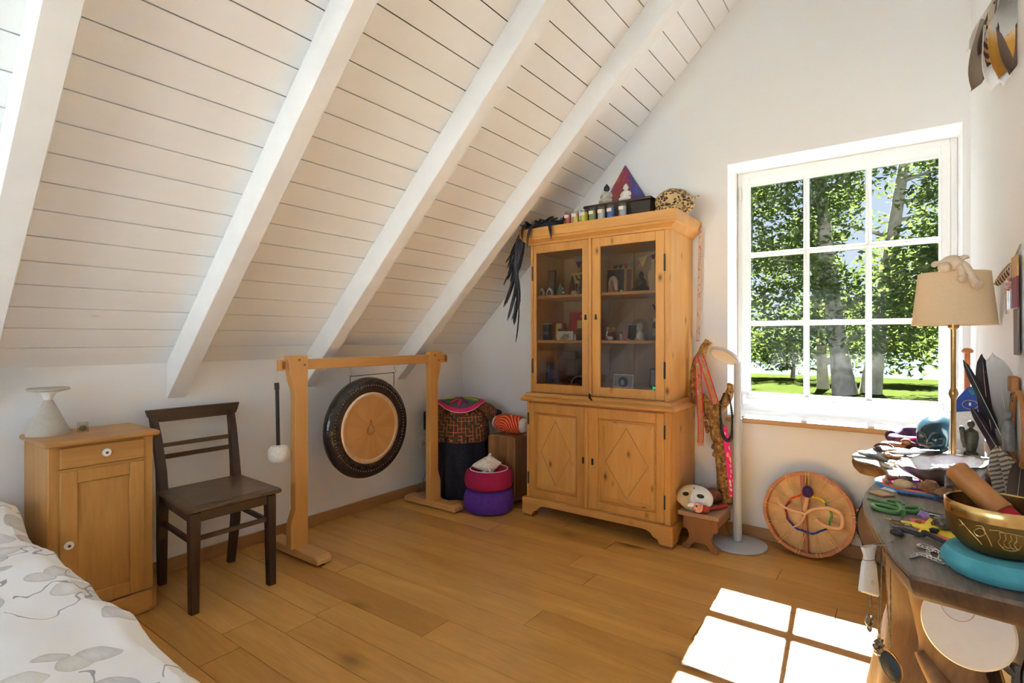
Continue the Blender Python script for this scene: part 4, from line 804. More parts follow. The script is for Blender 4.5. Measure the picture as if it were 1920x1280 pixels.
MB().ball((lx - 0.015, ly + 0.01, lz + 0.085), (0.115, 0.150, 0.092), 24, 16, lambda d: 1 + 0.05 * nz(tuple(d * 2.0))).build('body', 'leopard', lp, smooth=True)
MB().ball((lx + 0.075, ly - 0.04, lz + 0.060), (0.055, 0.055, 0.056), 18, 12).ball((lx + 0.108, ly - 0.075, lz + 0.040), (0.026, 0.026, 0.022), 12, 8).build('head', 'leopard', lp, smooth=True)
for dx, dy, dz in ((0.13, 0.0, 0.105), (0.055, -0.07, 0.112)): MB().tube([(lx + 0.075, ly - 0.03, lz + 0.085), (lx + dx * 0.8, ly + dy, lz + dz * 0.93), (lx + dx * 1.15, ly + dy, lz + dz * 1.03)], [0.016, 0.018, 0.004], 10, flat=0.45).build('ear', 'leopard', lp, smooth=True)
MB().ball((lx + 0.124, ly - 0.088, lz + 0.042), (0.009, 0.009, 0.007), 10, 6).build('nose', 'black', lp, smooth=True)
MB().tube(spline([(lx - 0.09, ly - 0.08, lz + 0.03), (lx - 0.03, ly - 0.15, lz + 0.022), (lx + 0.05, ly - 0.14, lz + 0.020)], 4), 0.019, 10).build('tail', 'leopard', lp, smooth=True)
MB().ball((lx + 0.05, ly - 0.11, lz + 0.022), (0.045, 0.028, 0.022), 14, 8).build('paw', 'leopard', lp, smooth=True)

# feathers -------------------------------------------------------------
def feather(parent, base, tip, wv, width, mat, curl=0.0, name='feather', quill='quill_pale', nu=12, bend=None, tipround=0.6, th=0.0012, asym=0.0, qr=0.0016):
    base, tip, wv = Vector(base), Vector(tip), Vector(wv).normalized(); ax_ = tip - base; wv = (wv - ax_ * (wv.dot(ax_) / ax_.length_squared)).normalized(); nn = ax_.cross(wv).normalized(); L = ax_.length
    bend = Vector(bend) if bend else Vector((0, 0, 0))
    c = lambda u: base + ax_ * u + nn * curl * L * 4 * u * (1 - u) * 0.5 + bend * (4 * u * (1 - u))
    def f(u, v_):
        uu = 0.10 + 0.90 * u; w = width * min(1, (u + 0.04) / 0.30) ** 0.6 * (1 - max(0, (u - 0.55) / 0.45) ** (2.6 if tipround < 0.8 else 2.0)) ** 0.6 + width * 0.03
        s_ = (v_ - 0.5) * 2; s_ = s_ * (1 - asym * (1 if s_ > 0 else -1)); 
        return c(uu) + wv * s_ * w * 0.5 + nn * (0.12 * width * (s_ * s_)) + ax_.normalized() * (-0.10 * width * abs(s_)) 
    o = MB().sheet(f, nu, 4, th).build(name, mat, parent, smooth=True)
    if quill: MB().tube([c(i / 8) - nn * th * 0.2 for i in range(9)], [qr * (1 - 0.75 * i / 8) for i in range(9)], 5).build('quill', quill, o if parent is not None else o, smooth=True)
    return o
M['quill_pale'] = flat('pale_quill', (0.62, 0.55, 0.42), 0.5)
t = NT('black_plume'); t.col(t.mix(t.noise(t.coord(), 40, 3), (0.006, 0.007, 0.012, 1), (0.020, 0.022, 0.034, 1))); M['plume'] = t.p(Roughness=0.5)
fb = thing('feather_boa', 'black feather boa spilling over the left end of the cabinet', 'boa', (-2.2, 3.24, 2.07))
pth = spline([(-1.93, 3.26, 2.100), (-2.02, 3.25, 2.105), (-2.13, 3.24, 2.100), (-2.235, 3.22, 2.07), (-2.285, 3.20, 1.98), (-2.290, 3.19, 1.85), (-2.275, 3.19, 1.70), (-2.262, 3.19, 1.55)], 5)
MB().tube(pth, 0.014, 8).build('core', 'plume', fb, smooth=True)
rng = random.Random(3)
for i in range(64):
    k = rng.random(); p = pth[min(len(pth) - 1, int(k * len(pth)))]; hang = max(0.0, (k - 0.42) / 0.58)
    if k < 0.42: d = Vector((rng.uniform(-0.10, 0.10), rng.uniform(-0.06, 0.04), rng.uniform(-0.01, 0.05)))
    else: d = Vector((rng.uniform(-0.13, 0.03) * (1 - 0.55 * hang), rng.uniform(-0.05, 0.02), rng.uniform(-0.30, -0.12)))
    if k < 0.42 and p.y + d.y > 3.17 and d.z < 0.012: d.z = 0.012 + rng.random() * 0.02
    tipp = p + d
    if tipp.x > -2.262 and tipp.z < 2.07: tipp.x = -2.270 - rng.random() * 0.05
    feather(fb, p, tipp, (rng.uniform(-1, 1), rng.uniform(-0.2, 1), rng.uniform(-0.3, 0.3)), rng.uniform(0.016, 0.034), 'plume', curl=rng.uniform(-0.15, 0.15), quill=None, nu=7)
for x0, dx, dz, x1 in ((-2.00, 0.045, -0.115, 0), (-2.09, -0.065, -0.150, 0), (-2.17, -0.03, -0.10, 0)):
    feather(fb, (x0, 3.20, 2.105), (x0 + dx, 3.150, 2.075 + dz), (1, 0, 0), 0.022, 'plume', quill=None, bend=(dx * 0.2, -0.030, 0.035), nu=10)

# ================================================================== INSIDE THE CABINET (seen through the old glass)
def fig(name, label, cat, x, y, z, prof, mat, seg=16, group='keepsakes in the glazed cabinet', sx=1, sy=1):
    m_ = MB().lathe(prof, (0, 0, 0), seg); m_.apply(Matrix.Translation((x, y, z)) @ Matrix.Diagonal((sx, sy, 1, 1))); o = m_.build(name, mat, smooth=50, loc=(x, y, z)); return tag(o, label, cat, group)
def slabobj(name, label, cat, x0, x1, z0, z1, y, th, mat, lean=0, edge=None, group='keepsakes in the glazed cabinet'):
    r_ = thing(name, label, cat, ((x0 + x1) / 2, y, z0), group)
    piv = ((x0 + x1) / 2, y, z0)
    MB().box(x0, x1, y, y + th, z0, z1).rot(R(-lean), 'X', piv).build('body', mat, r_, bevel=0.0015)
    if edge:
        e, m2 = edge; MB().box(x0 + e, x1 - e, y - 0.0015, y, z0 + e, z1 - e).rot(R(-lean), 'X', piv).build('front', m2, r_)
    return r_
def text(s_, size, loc, mat, parent, rot=(R(90), 0, 0), ext=0.0004, name='lettering', align='CENTER', curve=None):
    cu = bpy.data.curves.new(name, 'FONT'); cu.body = s_; cu.size = size; cu.extrude = ext; cu.align_x = align; cu.align_y = 'CENTER'; cu.materials.append(M[mat])
    tmp = bpy.data.objects.new(name, cu); me = bpy.data.meshes.new_from_object(tmp); bpy.data.objects.remove(tmp); me.name = name
    o = bpy.data.objects.new(name, me); COL.objects.link(o); o.parent = parent; o.location = Vector(loc) - WL[parent.name]; o.rotation_euler = rot; WL[o.name] = WL[parent.name]; return o
for nm, c in (('p_yellow', (214, 190, 96)), ('p_red', (170, 36, 40)), ('p_maroon', (104, 30, 48)), ('p_gold', (206, 168, 74)), ('p_blue', (64, 84, 140)), ('p_navy', (30, 40, 72)), ('p_white', (220, 220, 214)), ('p_cream', (204, 188, 150)), ('p_green', (96, 130, 104)), ('p_grey', (150, 148, 146)), ('p_black', (26, 24, 26)), ('p_brown', (96, 62, 38)), ('p_pink', (190, 130, 124)), ('p_tan', (176, 132, 78)), ('p_teal', (28, 72, 80))): M[nm] = flat(nm, srgb(*c), 0.5, var=0.10, scale=60)
S3, S2, S1 = 1.590, 1.268, 0.952
# top shelf, left
slabobj('photo_frame', 'narrow dark framed picture at the left end of the top shelf', 'picture', -2.165, -2.098, S3, S3 + 0.205, 3.42, 0.015, 'p_black', 4, (0.010, 'p_brown'))
for x, lab, w in ((-2.138, 'white arched house ornament on the top shelf', 0.036), (-2.070, 'white gabled house ornament beside the arched one', 0.052)):
    h = thing('house_ornament', lab, 'ornament', (x, 3.31, S3), 'keepsakes in the glazed cabinet')
    MB().prism([(x - w / 2, S3), (x + w / 2, S3), (x + w / 2, S3 + 0.032), (x, S3 + 0.062), (x - w / 2, S3 + 0.032)], 3.300, 3.325, 'y').build('walls', 'p_white', h, bevel=0.002)
    MB().prism([(x - w * 0.3, S3 + 0.006), (x + w * 0.3, S3 + 0.006), (x + w * 0.3, S3 + 0.028), (x, S3 + 0.046), (x - w * 0.3, S3 + 0.028)], 3.2985, 3.3005, 'y').build('opening', 'p_brown', h)
fig('crystal_point', 'pale green crystal point on the top shelf', 'crystal', -2.035, 3.40, S3, [(0.026, 0), (0.028, 0.02), (0.018, 0.07), (0.002, 0.100)], 'p_green', 6)
o = slabobj('plaque', 'small pale yellow plaque with dark writing on the top shelf', 'plaque', -2.060, -1.965, S3 + 0.11, S3 + 0.195, 3.60, 0.01, 'p_yellow', 0)
for z in (0.165, 0.150, 0.135): MB().box(-2.045 + 0.012 * (z < 0.14), -1.982, 3.5985, 3.600, S3 + z, S3 + z + 0.004).build('writing_line', 'p_brown', o)
MB().box(-2.016, -2.008, 3.596, 3.606, S3, S3 + 0.11).build('easel', 'p_brown', o)
ct = thing('silver_cat', 'tiny silver cat figurine on the top shelf', 'figurine', (-1.955, 3.31, S3), 'keepsakes in the glazed cabinet')
MB().ball((-1.955, 3.31, S3 + 0.018), (0.018, 0.015, 0.018), 12, 8).build('body', 'chrome', ct, smooth=True); MB().ball((-1.955, 3.302, S3 + 0.043), (0.013, 0.012, 0.012), 12, 8).build('head', 'chrome', ct, smooth=True)
for sg in (-1, 1): MB().cyl((-1.955 + sg * 0.008, 3.302, S3 + 0.050), (-1.955 + sg * 0.011, 3.302, S3 + 0.064), 0.005, 0.001, 6).build('ear', 'chrome', ct)
slabobj('grey_tile', 'grey upright tile behind the dancer on the top shelf', 'tile', -1.925, -1.840, S3, S3 + 0.235, 3.56, 0.012, 'p_grey', 3)
dn = thing('dancer_statue', 'dark dancer statue with raised arms on the top shelf', 'statue', (-1.872, 3.42, S3), 'keepsakes in the glazed cabinet')
MB().lathe([(0.028, 0), (0.028, 0.01), (0.012, 0.02), (0.018, 0.06), (0.012, 0.09), (0.017, 0.115), (0.006, 0.126), (0.010, 0.138), (0.010, 0.150), (0.002, 0.157)], (-1.872, 3.42, S3), 14).build('figure', 'p_black', dn, smooth=True)
for sg in (-1, 1): MB().tube([(-1.872 + sg * 0.012, 3.42, S3 + 0.112), (-1.872 + sg * 0.036, 3.42, S3 + 0.128), (-1.872 + sg * 0.040, 3.42, S3 + 0.150)], [0.006, 0.005, 0.003], 8).build('arm', 'p_black', dn, smooth=True)
fig('dark_cone', 'dark conical stone on the top shelf before the plaque', 'stone', -1.992, 3.50, S3, [(0.032, 0), (0.030, 0.04), (0.014, 0.12), (0.002, 0.165)], 'p_brown', 10)
o = MB().ball((-1.865, 3.305, S3 + 0.014), (0.024, 0.016, 0.014), 10, 6, lambda d: 1 + 0.3 * nz(tuple(d * 3))).build('quartz_cluster', 'p_cream'); tag(o, 'small pale quartz cluster at the shelf edge, left door', 'crystal', 'keepsakes in the glazed cabinet')
ln_ = thing('paper_lantern', 'pale lantern pennant hanging under the cabinet top', 'pennant', (-1.985, 3.60, 1.815), 'keepsakes in the glazed cabinet')
MB().box(-2.030, -1.955, 3.60, 3.603, 1.868, 1.905).build('top', 'p_grey', ln_); MB().prism([(-2.020, 1.868), (-1.962, 1.868), (-1.992, 1.815)], 3.60, 3.603, 'y').build('point', 'p_maroon', ln_)
# top shelf, right
ic = slabobj('icon_frame', 'gold-edged dark icon frame on the top right shelf', 'picture', -1.705, -1.560, S3, S3 + 0.185, 3.48, 0.014, 'p_gold', 3, (0.007, 'p_black'))
o = slabobj('bookmark_box', 'maroon upright box with gold edges next to the icon', 'box', -1.556, -1.505, S3, S3 + 0.180, 3.48, 0.03, 'p_gold', 3, (0.006, 'p_maroon'))
mg = thing('grotto_figurine', 'pale pink grotto figurine in front of the icon', 'figurine', (-1.625, 3.42, S3), 'keepsakes in the glazed cabinet')
MB().prism([(-1.662, S3), (-1.590, S3), (-1.590, S3 + 0.09), (-1.602, S3 + 0.118), (-1.626, S3 + 0.130), (-1.650, S3 + 0.118), (-1.662, S3 + 0.09)], 3.425, 3.445, 'y').build('arch', 'p_cream', mg, bevel=0.004)
MB().lathe([(0.022, 0), (0.018, 0.03), (0.012, 0.06), (0.006, 0.070), (0.009, 0.082), (0.002, 0.096)], (-1.626, 3.41, S3), 12).build('figure', 'p_pink', mg, smooth=True)
bt = thing('buddha_statue', 'dark green seated statue on the top right shelf', 'statue', (-1.405, 3.40, S3), 'keepsakes in the glazed cabinet')
MB().lathe([(0.050, 0), (0.052, 0.015), (0.040, 0.030), (0.030, 0.055), (0.032, 0.075), (0.018, 0.090), (0.010, 0.096), (0.015, 0.110), (0.013, 0.124), (0.006, 0.134), (0.001, 0.142)], (-1.405, 3.40, S3), 18).build('figure', 'blue_black', bt, smooth=True)
MB().tube(spline([(-1.455, 3.39, S3 + 0.016), (-1.405, 3.345, S3 + 0.016), (-1.355, 3.39, S3 + 0.016)], 4), 0.016, 8).build('legs', 'blue_black', bt, smooth=True)
fig('white_bottle', 'tall white ceramic bottle at the right end of the top shelf', 'bottle', -1.312, 3.38, S3, [(0.022, 0), (0.028, 0.008), (0.036, 0.060), (0.038, 0.110), (0.030, 0.140), (0.014, 0.158), (0.012, 0.185), (0.015, 0.192), (0.015, 0.208), (0.010, 0.212)], 'p_cream', 20)
pn = thing('pennant_string', 'string of small coloured pennants across the upper right shelf', 'pennants', (-1.55, 3.60, 1.74), 'keepsakes in the glazed cabinet')
MB().tube(spline([(-1.72, 3.60, 1.800), (-1.62, 3.60, 1.815), (-1.50, 3.58, 1.845), (-1.36, 3.56, 1.870), (-1.20, 3.55, 1.90)], 5), 0.0012, 5).build('string', 'p_white', pn)
for x, z, m2 in ((-1.690, 1.805, 'p_navy'), (-1.648, 1.810, 'p_teal'), (-1.606, 1.817, 'p_red'), (-1.562, 1.828, 'p_green'), (-1.478, 1.852, 'p_yellow'), (-1.40, 1.862, 'p_maroon')):
    w = 0.034 if m2 == 'p_yellow' else 0.020; MB().prism([(x - w, z), (x + w, z + 0.012), (x + 0.004, z - 2.0 * w)], 3.596, 3.598, 'y').build('pennant', m2, pn)
for i, (x, m2, lab) in enumerate(((-1.500, 'p_white', 'tiny white pebble at the front edge of the top right shelf'), (-1.535, 'p_pink', 'tiny pink pebble at the front edge of the top right shelf'), (-1.62, 'p_grey', 'grey flat pebble below the grotto figurine'))):
    o = MB().ball((x, 3.292, S3 + 0.007), (0.012, 0.010, 0.007), 10, 6).build('pebble', m2, smooth=True); tag(o, lab, 'stone', 'keepsakes in the glazed cabinet')
# middle shelf, left
rb = slabobj('red_book', 'red comic book with a pale yellow picture panel on the middle shelf', 'book', -2.025, -1.800, S2, S2 + 0.210, 3.50, 0.012, 'p_red', 6)
MB().box(-1.955, -1.825, 3.4985, 3.500, S2 + 0.045, S2 + 0.150).rot(R(-6), 'X', (-1.91, 3.50, S2)).build('picture_panel', 'p_yellow', rb)
text('KUIFJE', 0.030, (-1.888, 3.5185, S2 + 0.177), 'p_white', rb, (R(84), 0, 0))
gl_ = slabobj('black_box', 'small black box with pale letters at the left end of the middle shelf', 'box', -2.160, -2.110, S2, S2 + 0.118, 3.36, 0.04, 'p_navy', 0)
MB().box(-2.160, -2.110, 3.359, 3.401, S2 + 0.118, S2 + 0.124).build('lid', 'p_white', gl_); text('GEL', 0.024, (-2.134, 3.3590, S2 + 0.052), 'p_white', gl_)
slabobj('yellow_card', 'yellow and red card standing beside the black box', 'card', -2.098, -2.030, S2, S2 + 0.135, 3.42, 0.006, 'p_red', 4, (0.012, 'p_yellow'))
fig('brown_figurine', 'reddish brown figurine between yellow card and red book', 'figurine', -2.030, 3.45, S2, [(0.020, 0), (0.016, 0.04), (0.020, 0.08), (0.008, 0.10), (0.013, 0.118), (0.002, 0.13)], 'p_maroon', 12)
wb = slabobj('white_box', 'small pale blue-white box on the middle shelf', 'box', -2.040, -1.905, S2, S2 + 0.066, 3.36, 0.05, 'p_white', 0)
MB().box(-2.030, -1.960, 3.3585, 3.36, S2 + 0.066, S2 + 0.084).build('dark_lid', 'p_black', wb); MB().box(-1.985, -1.94, 3.3585, 3.36, S2 + 0.022, S2 + 0.046).build('print', 'p_grey', wb)
fig('seashell_cone', 'small pale cone shell before the white box', 'shell', -1.960, 3.300, S2, [(0.022, 0), (0.020, 0.006), (0.008, 0.024), (0.001, 0.034)], 'p_cream', 12)
fig('white_figurine', 'tiny white figurine beside the white box', 'figurine', -1.872, 3.33, S2, [(0.009, 0), (0.010, 0.016), (0.006, 0.024), (0.008, 0.034), (0.002, 0.042)], 'p_white', 10)
o = MB().ball((-1.868, 3.40, S2 + 0.072), (0.030, 0.022, 0.016), 14, 8).ball((-1.868, 3.40, S2 + 0.028), (0.026, 0.022, 0.028), 14, 8).build('brown_pot', 'p_brown', smooth=True); tag(o, 'round brown pot beside the white figurine', 'pot', 'keepsakes in the glazed cabinet')
# middle shelf, right
for i, (x, m2, lab) in enumerate(((-1.660, 'p_red', 'red and gold doll at the left of the right middle shelf'), (-1.622, 'p_maroon', 'maroon doll next to the red and gold doll'))):
    d_ = thing('folk_doll', lab, 'doll', (x, 3.42, S2), 'keepsakes in the glazed cabinet'); MB().lathe([(0.022, 0), (0.020, 0.03), (0.014, 0.05), (0.006, 0.058)], (x, 3.42, S2), 12).build('dress', m2, d_, smooth=True); MB().ball((x, 3.42, S2 + 0.074), (0.014, 0.013, 0.016), 12, 8).build('head', 'p_tan', d_, smooth=True); MB().ball((x, 3.423, S2 + 0.081), (0.016, 0.014, 0.014), 12, 8).build('hat', 'p_gold', d_, smooth=True)
sw = thing('swan_figurine', 'small white swan figurine before the dolls', 'figurine', (-1.600, 3.33, S2), 'keepsakes in the glazed cabinet')
MB().ball((-1.600, 3.33, S2 + 0.014), (0.022, 0.013, 0.014), 12, 8).build('body', 'p_white', sw, smooth=True); MB().tube(spline([(-1.616, 3.33, S2 + 0.018), (-1.626, 3.33, S2 + 0.040), (-1.618, 3.33, S2 + 0.056), (-1.628, 3.33, S2 + 0.052)], 4), 0.005, 8).build('neck', 'p_white', sw, smooth=True)
slabobj('small_photo', 'small dark photo card with white edge on the right middle shelf', 'photo', -1.560, -1.490, S2, S2 + 0.112, 3.52, 0.004, 'p_white', 5, (0.004, 'p_black'))
slabobj('pink_card', 'small pinkish card before the dark photo', 'card', -1.580, -1.530, S2, S2 + 0.070, 3.45, 0.004, 'p_pink', 5)
ct = thing('white_cat', 'tiny black and white cat figurine on the right middle shelf', 'figurine', (-1.510, 3.31, S2), 'keepsakes in the glazed cabinet')
MB().ball((-1.510, 3.31, S2 + 0.016), (0.011, 0.010, 0.016), 10, 8).build('body', 'p_white', ct, smooth=True); MB().ball((-1.510, 3.306, S2 + 0.038), (0.010, 0.010, 0.010), 10, 8).build('head', 'p_white', ct, smooth=True); MB().ball((-1.512, 3.314, S2 + 0.048), (0.011, 0.008, 0.006), 8, 6).build('cap', 'p_black', ct, smooth=True)
cd_ = thing('glass_dome', 'clear glass dome with a pale figure on the right middle shelf', 'dome', (-1.425, 3.42, S2), 'keepsakes in the glazed cabinet')
MB().lathe([(0.058, 0.0), (0.058, 0.08), (0.050, 0.115), (0.032, 0.138), (0.002, 0.147)], (-1.425, 3.42, S2), 28, cap=False).build('dome', 'jar', cd_, smooth=True)
MB().lathe([(0.034, 0), (0.026, 0.02), (0.022, 0.05), (0.010, 0.062), (0.020, 0.080), (0.022, 0.100), (0.012, 0.116), (0.001, 0.120)], (-1.425, 3.42, S2), 16).build('figure', 'p_cream', cd_, smooth=True)
slabobj('folding_fan', 'whitish ribbed fan at the back right of the middle shelf', 'fan', -1.390, -1.215, S2, S2 + 0.285, 3.64, 0.008, 'p_cream', 2)
bb = thing('blue_plume_doll', 'dark blue plumed doll at the right of the middle shelf', 'doll', (-1.275, 3.52, S2), 'keepsakes in the glazed cabinet')
MB().lathe([(0.040, 0), (0.034, 0.06), (0.030, 0.10), (0.045, 0.15), (0.050, 0.19), (0.034, 0.225), (0.002, 0.235)], (-1.275, 3.52, S2), 16, warp=lambda a, i: 1 + 0.12 * math.sin(5 * a + i)).build('body', 'p_navy', bb, smooth=True)
for i in range(5): MB().tube([(-1.275 - 0.03, 3.50, S2 + 0.16), (-1.33 - 0.008 * i, 3.49, S2 + 0.17 + 0.018 * i), (-1.345, 3.49, S2 + 0.13 + 0.026 * i)], [0.008, 0.006, 0.002], 6).build('plume', 'p_navy', bb, smooth=True)
bl = thing('ink_bottle', 'black bottle with white cap before the blue doll', 'bottle', (-1.288, 3.36, S2), 'keepsakes in the glazed cabinet')
MB().lathe([(0.026, 0), (0.027, 0.004), (0.027, 0.105), (0.018, 0.118), (0.012, 0.122)], (-1.288, 3.36, S2), 18).build('body', 'p_black', bl, smooth=True); MB().lathe([(0.015, 0.122), (0.015, 0.146), (0.001, 0.147)], (-1.288, 3.36, S2), 16).build('cap', 'p_white', bl); MB().lathe([(0.0275, 0.030), (0.0275, 0.078)], (-1.288, 3.36, S2), 18, cap=False).build('label', 'p_grey', bl)
for x, m2, lab in ((-1.455, 'p_gold', 'tiny golden shell before the glass dome'), (-1.395, 'p_pink', 'tiny pink shell right of the golden one')):
    o = MB().ball((x, 3.295, S2 + 0.007), (0.014, 0.010, 0.007), 10, 6).build('seashell', m2, smooth=True); tag(o, lab, 'shell', 'keepsakes in the glazed cabinet')
# bottom shelf
bk = slabobj('blue_book', 'blue picture book standing at the left of the bottom shelf', 'book', -2.165, -2.052, S1, S1 + 0.150, 3.40, 0.010, 'p_blue', 4, (0.004, 'p_navy'))
MB().box(-2.145, -2.075, 3.396, 3.3985, S1 + 0.03, S1 + 0.10).rot(R(-4), 'X', (-2.1, 3.40, S1)).build('cover_picture', 'p_blue', bk)
wp = thing('wood_figure', 'brown wooden T-shaped carving behind the blue book', 'carving', (-2.01, 3.50, S1), 'keepsakes in the glazed cabinet')
MB().box(-2.048, -1.972, 3.50, 3.53, S1, S1 + 0.17).build('post', 'p_brown', wp, bevel=0.004); MB().box(-2.130, -1.965, 3.498, 3.532, S1 + 0.17, S1 + 0.235).build('crossbar', 'p_brown', wp, bevel=0.006)
cr = thing('headband', 'dark headband with a pale rim on the bottom shelf', 'headband', (-1.845, 3.36, S1), 'keepsakes in the glazed cabinet')
MB().tube([(-1.845 + 0.068 * math.cos(R(a)), 3.35, S1 + 0.005 + 0.055 * math.sin(R(a))) for a in range(0, 181, 15)], 0.006, 8).build('rim', 'p_grey', cr, smooth=True); MB().ball((-1.845, 3.385, S1 + 0.030), (0.062, 0.03, 0.030), 14, 8).build('lining', 'p_black', cr, smooth=True)
o = MB().ball((-1.945, 3.40, S1 + 0.030), (0.045, 0.030, 0.030), 12, 8, lambda d: 1 + 0.25 * nz(tuple(d * 2.5))).build('dark_pouch', 'p_black', smooth=True); tag(o, 'small black pouch beside the headband', 'pouch', 'keepsakes in the glazed cabinet')
o = MB().ball((-1.82, 3.48, S1 + 0.045), (0.050, 0.03, 0.045), 12, 8, lambda d: 1 + 0.25 * nz(tuple(d * 2.2))).build('blue_pouch', 'p_navy', smooth=True); tag(o, 'dark blue cloth bundle behind the headband', 'pouch', 'keepsakes in the glazed cabinet')
pf = slabobj('portrait_photo', 'black and white portrait photo in a pale frame on the bottom shelf', 'photo', -1.575, -1.432, S1, S1 + 0.090, 3.32, 0.006, 'p_white', 8, (0.006, 'p_grey'))
MB().ball((-1.500, 3.3195, S1 + 0.040), (0.034, 0.002, 0.034), 16, 10).build('print', 'p_black', pf, smooth=True); MB().ball((-1.505, 3.3185, S1 + 0.036), (0.015, 0.002, 0.020), 14, 10).build('print', 'p_grey', pf, smooth=True)
slabobj('dark_card', 'dark blue tilted card at the right of the bottom shelf', 'card', -1.360, -1.300, S1, S1 + 0.130, 3.42, 0.006, 'p_navy', 6, (0.010, 'p_grey'))
t = NT('green_led'); t.p(Emission_Color=(0.05, 1, 0.35, 1), Emission_Strength=1.2, Base_Color=(0, 0.2, 0.08, 1)); M['led'] = t.m
ld = slabobj('led_clock', 'small black device with glowing green sign on the bottom shelf', 'device', -1.288, -1.245, S1, S1 + 0.030, 3.275, 0.02, 'p_black', 0)
text('Jo', 0.026, (-1.268, 3.2745, S1 + 0.016), 'led', ld)

# ================================================================== STEP STOOL, BRANCH, FLOOR LAMP, DRUMS
ss = thing('step_stool', 'low brown wooden step stool beside the cabinet', 'stool', (-0.985, 3.42, 0))
MB().box(-1.105, -0.862, 3.235, 3.600, 0.208, 0.232).build('top', 'stooltop', ss, bevel=0.003)
def endboard(y):
    xL, xR = -1.085, -0.872
    p = [(xL, 0), (xL + 0.045, 0), (xL + 0.055, 0.030), (xL + 0.075, 0.050), (xR - 0.075, 0.050), (xR - 0.055, 0.030), (xR - 0.040, 0), (xR, 0), (xR, 0.030), (xR - 0.022, 0.045), (xR - 0.038, 0.070), (xR - 0.040, 0.095), (xR - 0.028, 0.120), (xR - 0.005, 0.130), (xR - 0.005, 0.208),
         (xL + 0.005, 0.208), (xL + 0.005, 0.130), (xL + 0.028, 0.120), (xL + 0.040, 0.095), (xL + 0.038, 0.070), (xL + 0.022, 0.045), (xL, 0.030)]
    MB().prism(p, y, y + 0.022, 'y').build('end_board', 'stool', ss, bevel=0.002)
endboard(3.262); endboard(3.545)
for x in (-1.078, -0.892): MB().box(x, x + 0.016, 3.284, 3.545, 0.150, 0.208).build('side_rail', 'stool', ss, bevel=0.002)
br_ = thing('forked_branch', 'lichen-covered forked branch standing on the step stool', 'branch', (-0.915, 3.575, 0.232))
def limb(pts, r0, r1, seg=16, seed=0):
    pp = spline(pts, 8); n = len(pp); m_ = MB().tube(pp, [r0 + (r1 - r0) * i / (n - 1) for i in range(n)], seg)
    m_.v = [tuple(Vector(p) + 0.013 * Vector((nz((p[0] * 28, p[1] * 28, p[2] * 22 + seed)), nz((p[0] * 28 + 9, p[1] * 28, p[2] * 22 + seed)), 0.5 * nz((p[0] * 30, p[1] * 30 + 5, p[2] * 30))))) for p in m_.v]; return m_
limb([(-0.905, 3.580, 0.236), (-0.915, 3.578, 0.36), (-0.925, 3.575, 0.50), (-0.950, 3.572, 0.65), (-0.985, 3.570, 0.77), (-1.030, 3.568, 0.85)], 0.050, 0.042).build('trunk', 'bark', br_, smooth=70)
limb([(-0.995, 3.570, 0.80), (-1.050, 3.572, 0.875), (-1.105, 3.580, 0.935), (-1.100, 3.585, 1.03), (-1.100, 3.588, 1.10), (-1.070, 3.590, 1.18), (-1.025, 3.592, 1.262)], 0.044, 0.026, seed=5).build('fork', 'bark', br_, smooth=70)
limb([(-0.990, 3.568, 0.79), (-0.945, 3.560, 0.835), (-0.905, 3.555, 0.885), (-0.882, 3.550, 0.94), (-0.872, 3.550, 0.995)], 0.034, 0.018, seed=9).build('fork', 'bark', br_, smooth=70)
rng = random.Random(21)
for i in range(26):
    z = rng.uniform(0.26, 0.80); k = (z - 0.24) / 0.6; cx = -0.905 - 0.02 * k - 0.09 * max(0, k - 0.35) * 1.6; a = rng.uniform(2.6, 6.8); p = Vector((cx + 0.046 * math.cos(a), 3.576 + 0.046 * math.sin(a), z))
    MB().ball(p, (0.012, 0.012, 0.018), 7, 5, lambda d: 1 + 0.4 * nz(tuple(d * 3 + p * 10))).build('bark_flake', 'bark', br_)
# ribbons and bands
def bandmat(name, edge, ground, motif, sc_=(1, 26)):
    t = NT(name); uv = t.coord('UV'); sp = t.n('ShaderNodeSeparateXYZ'); t.set(sp.inputs[0], uv)
    e = t.math('GREATER_THAN', t.math('ABSOLUTE', t.math('SUBTRACT', sp.outputs['Y'], 0.5)), 0.34)
    vv = t.voro(t.vmath('MULTIPLY', uv, (sc_[1], 2.2, 1)), 1.0, out='Color'); dd_ = t.voro(t.vmath('MULTIPLY', uv, (sc_[1], 2.2, 1)), 1.0)
    c = t.mix(t.math('LESS_THAN', dd_, 0.38), ground, t.mix(0.45, motif, vv, 'MIX')); c = t.mix(e, c, edge); t.col(c); t.bump(t.noise(t.vmath('MULTIPLY', uv, (200, 20, 1)), 1, 2), 0.3, 0.001); return t.p(Roughness=0.9)
M['band1'] = bandmat('crimson_woven_band', srgb(196, 16, 62), srgb(170, 124, 80), srgb(60, 56, 40))
M['band2'] = bandmat('pink_woven_band', srgb(232, 30, 130), srgb(222, 40, 120), srgb(226, 180, 110), (1, 14))
M['band3'] = bandmat('white_woven_band', srgb(206, 190, 180), srgb(214, 206, 196), srgb(176, 40, 80), (1, 30))
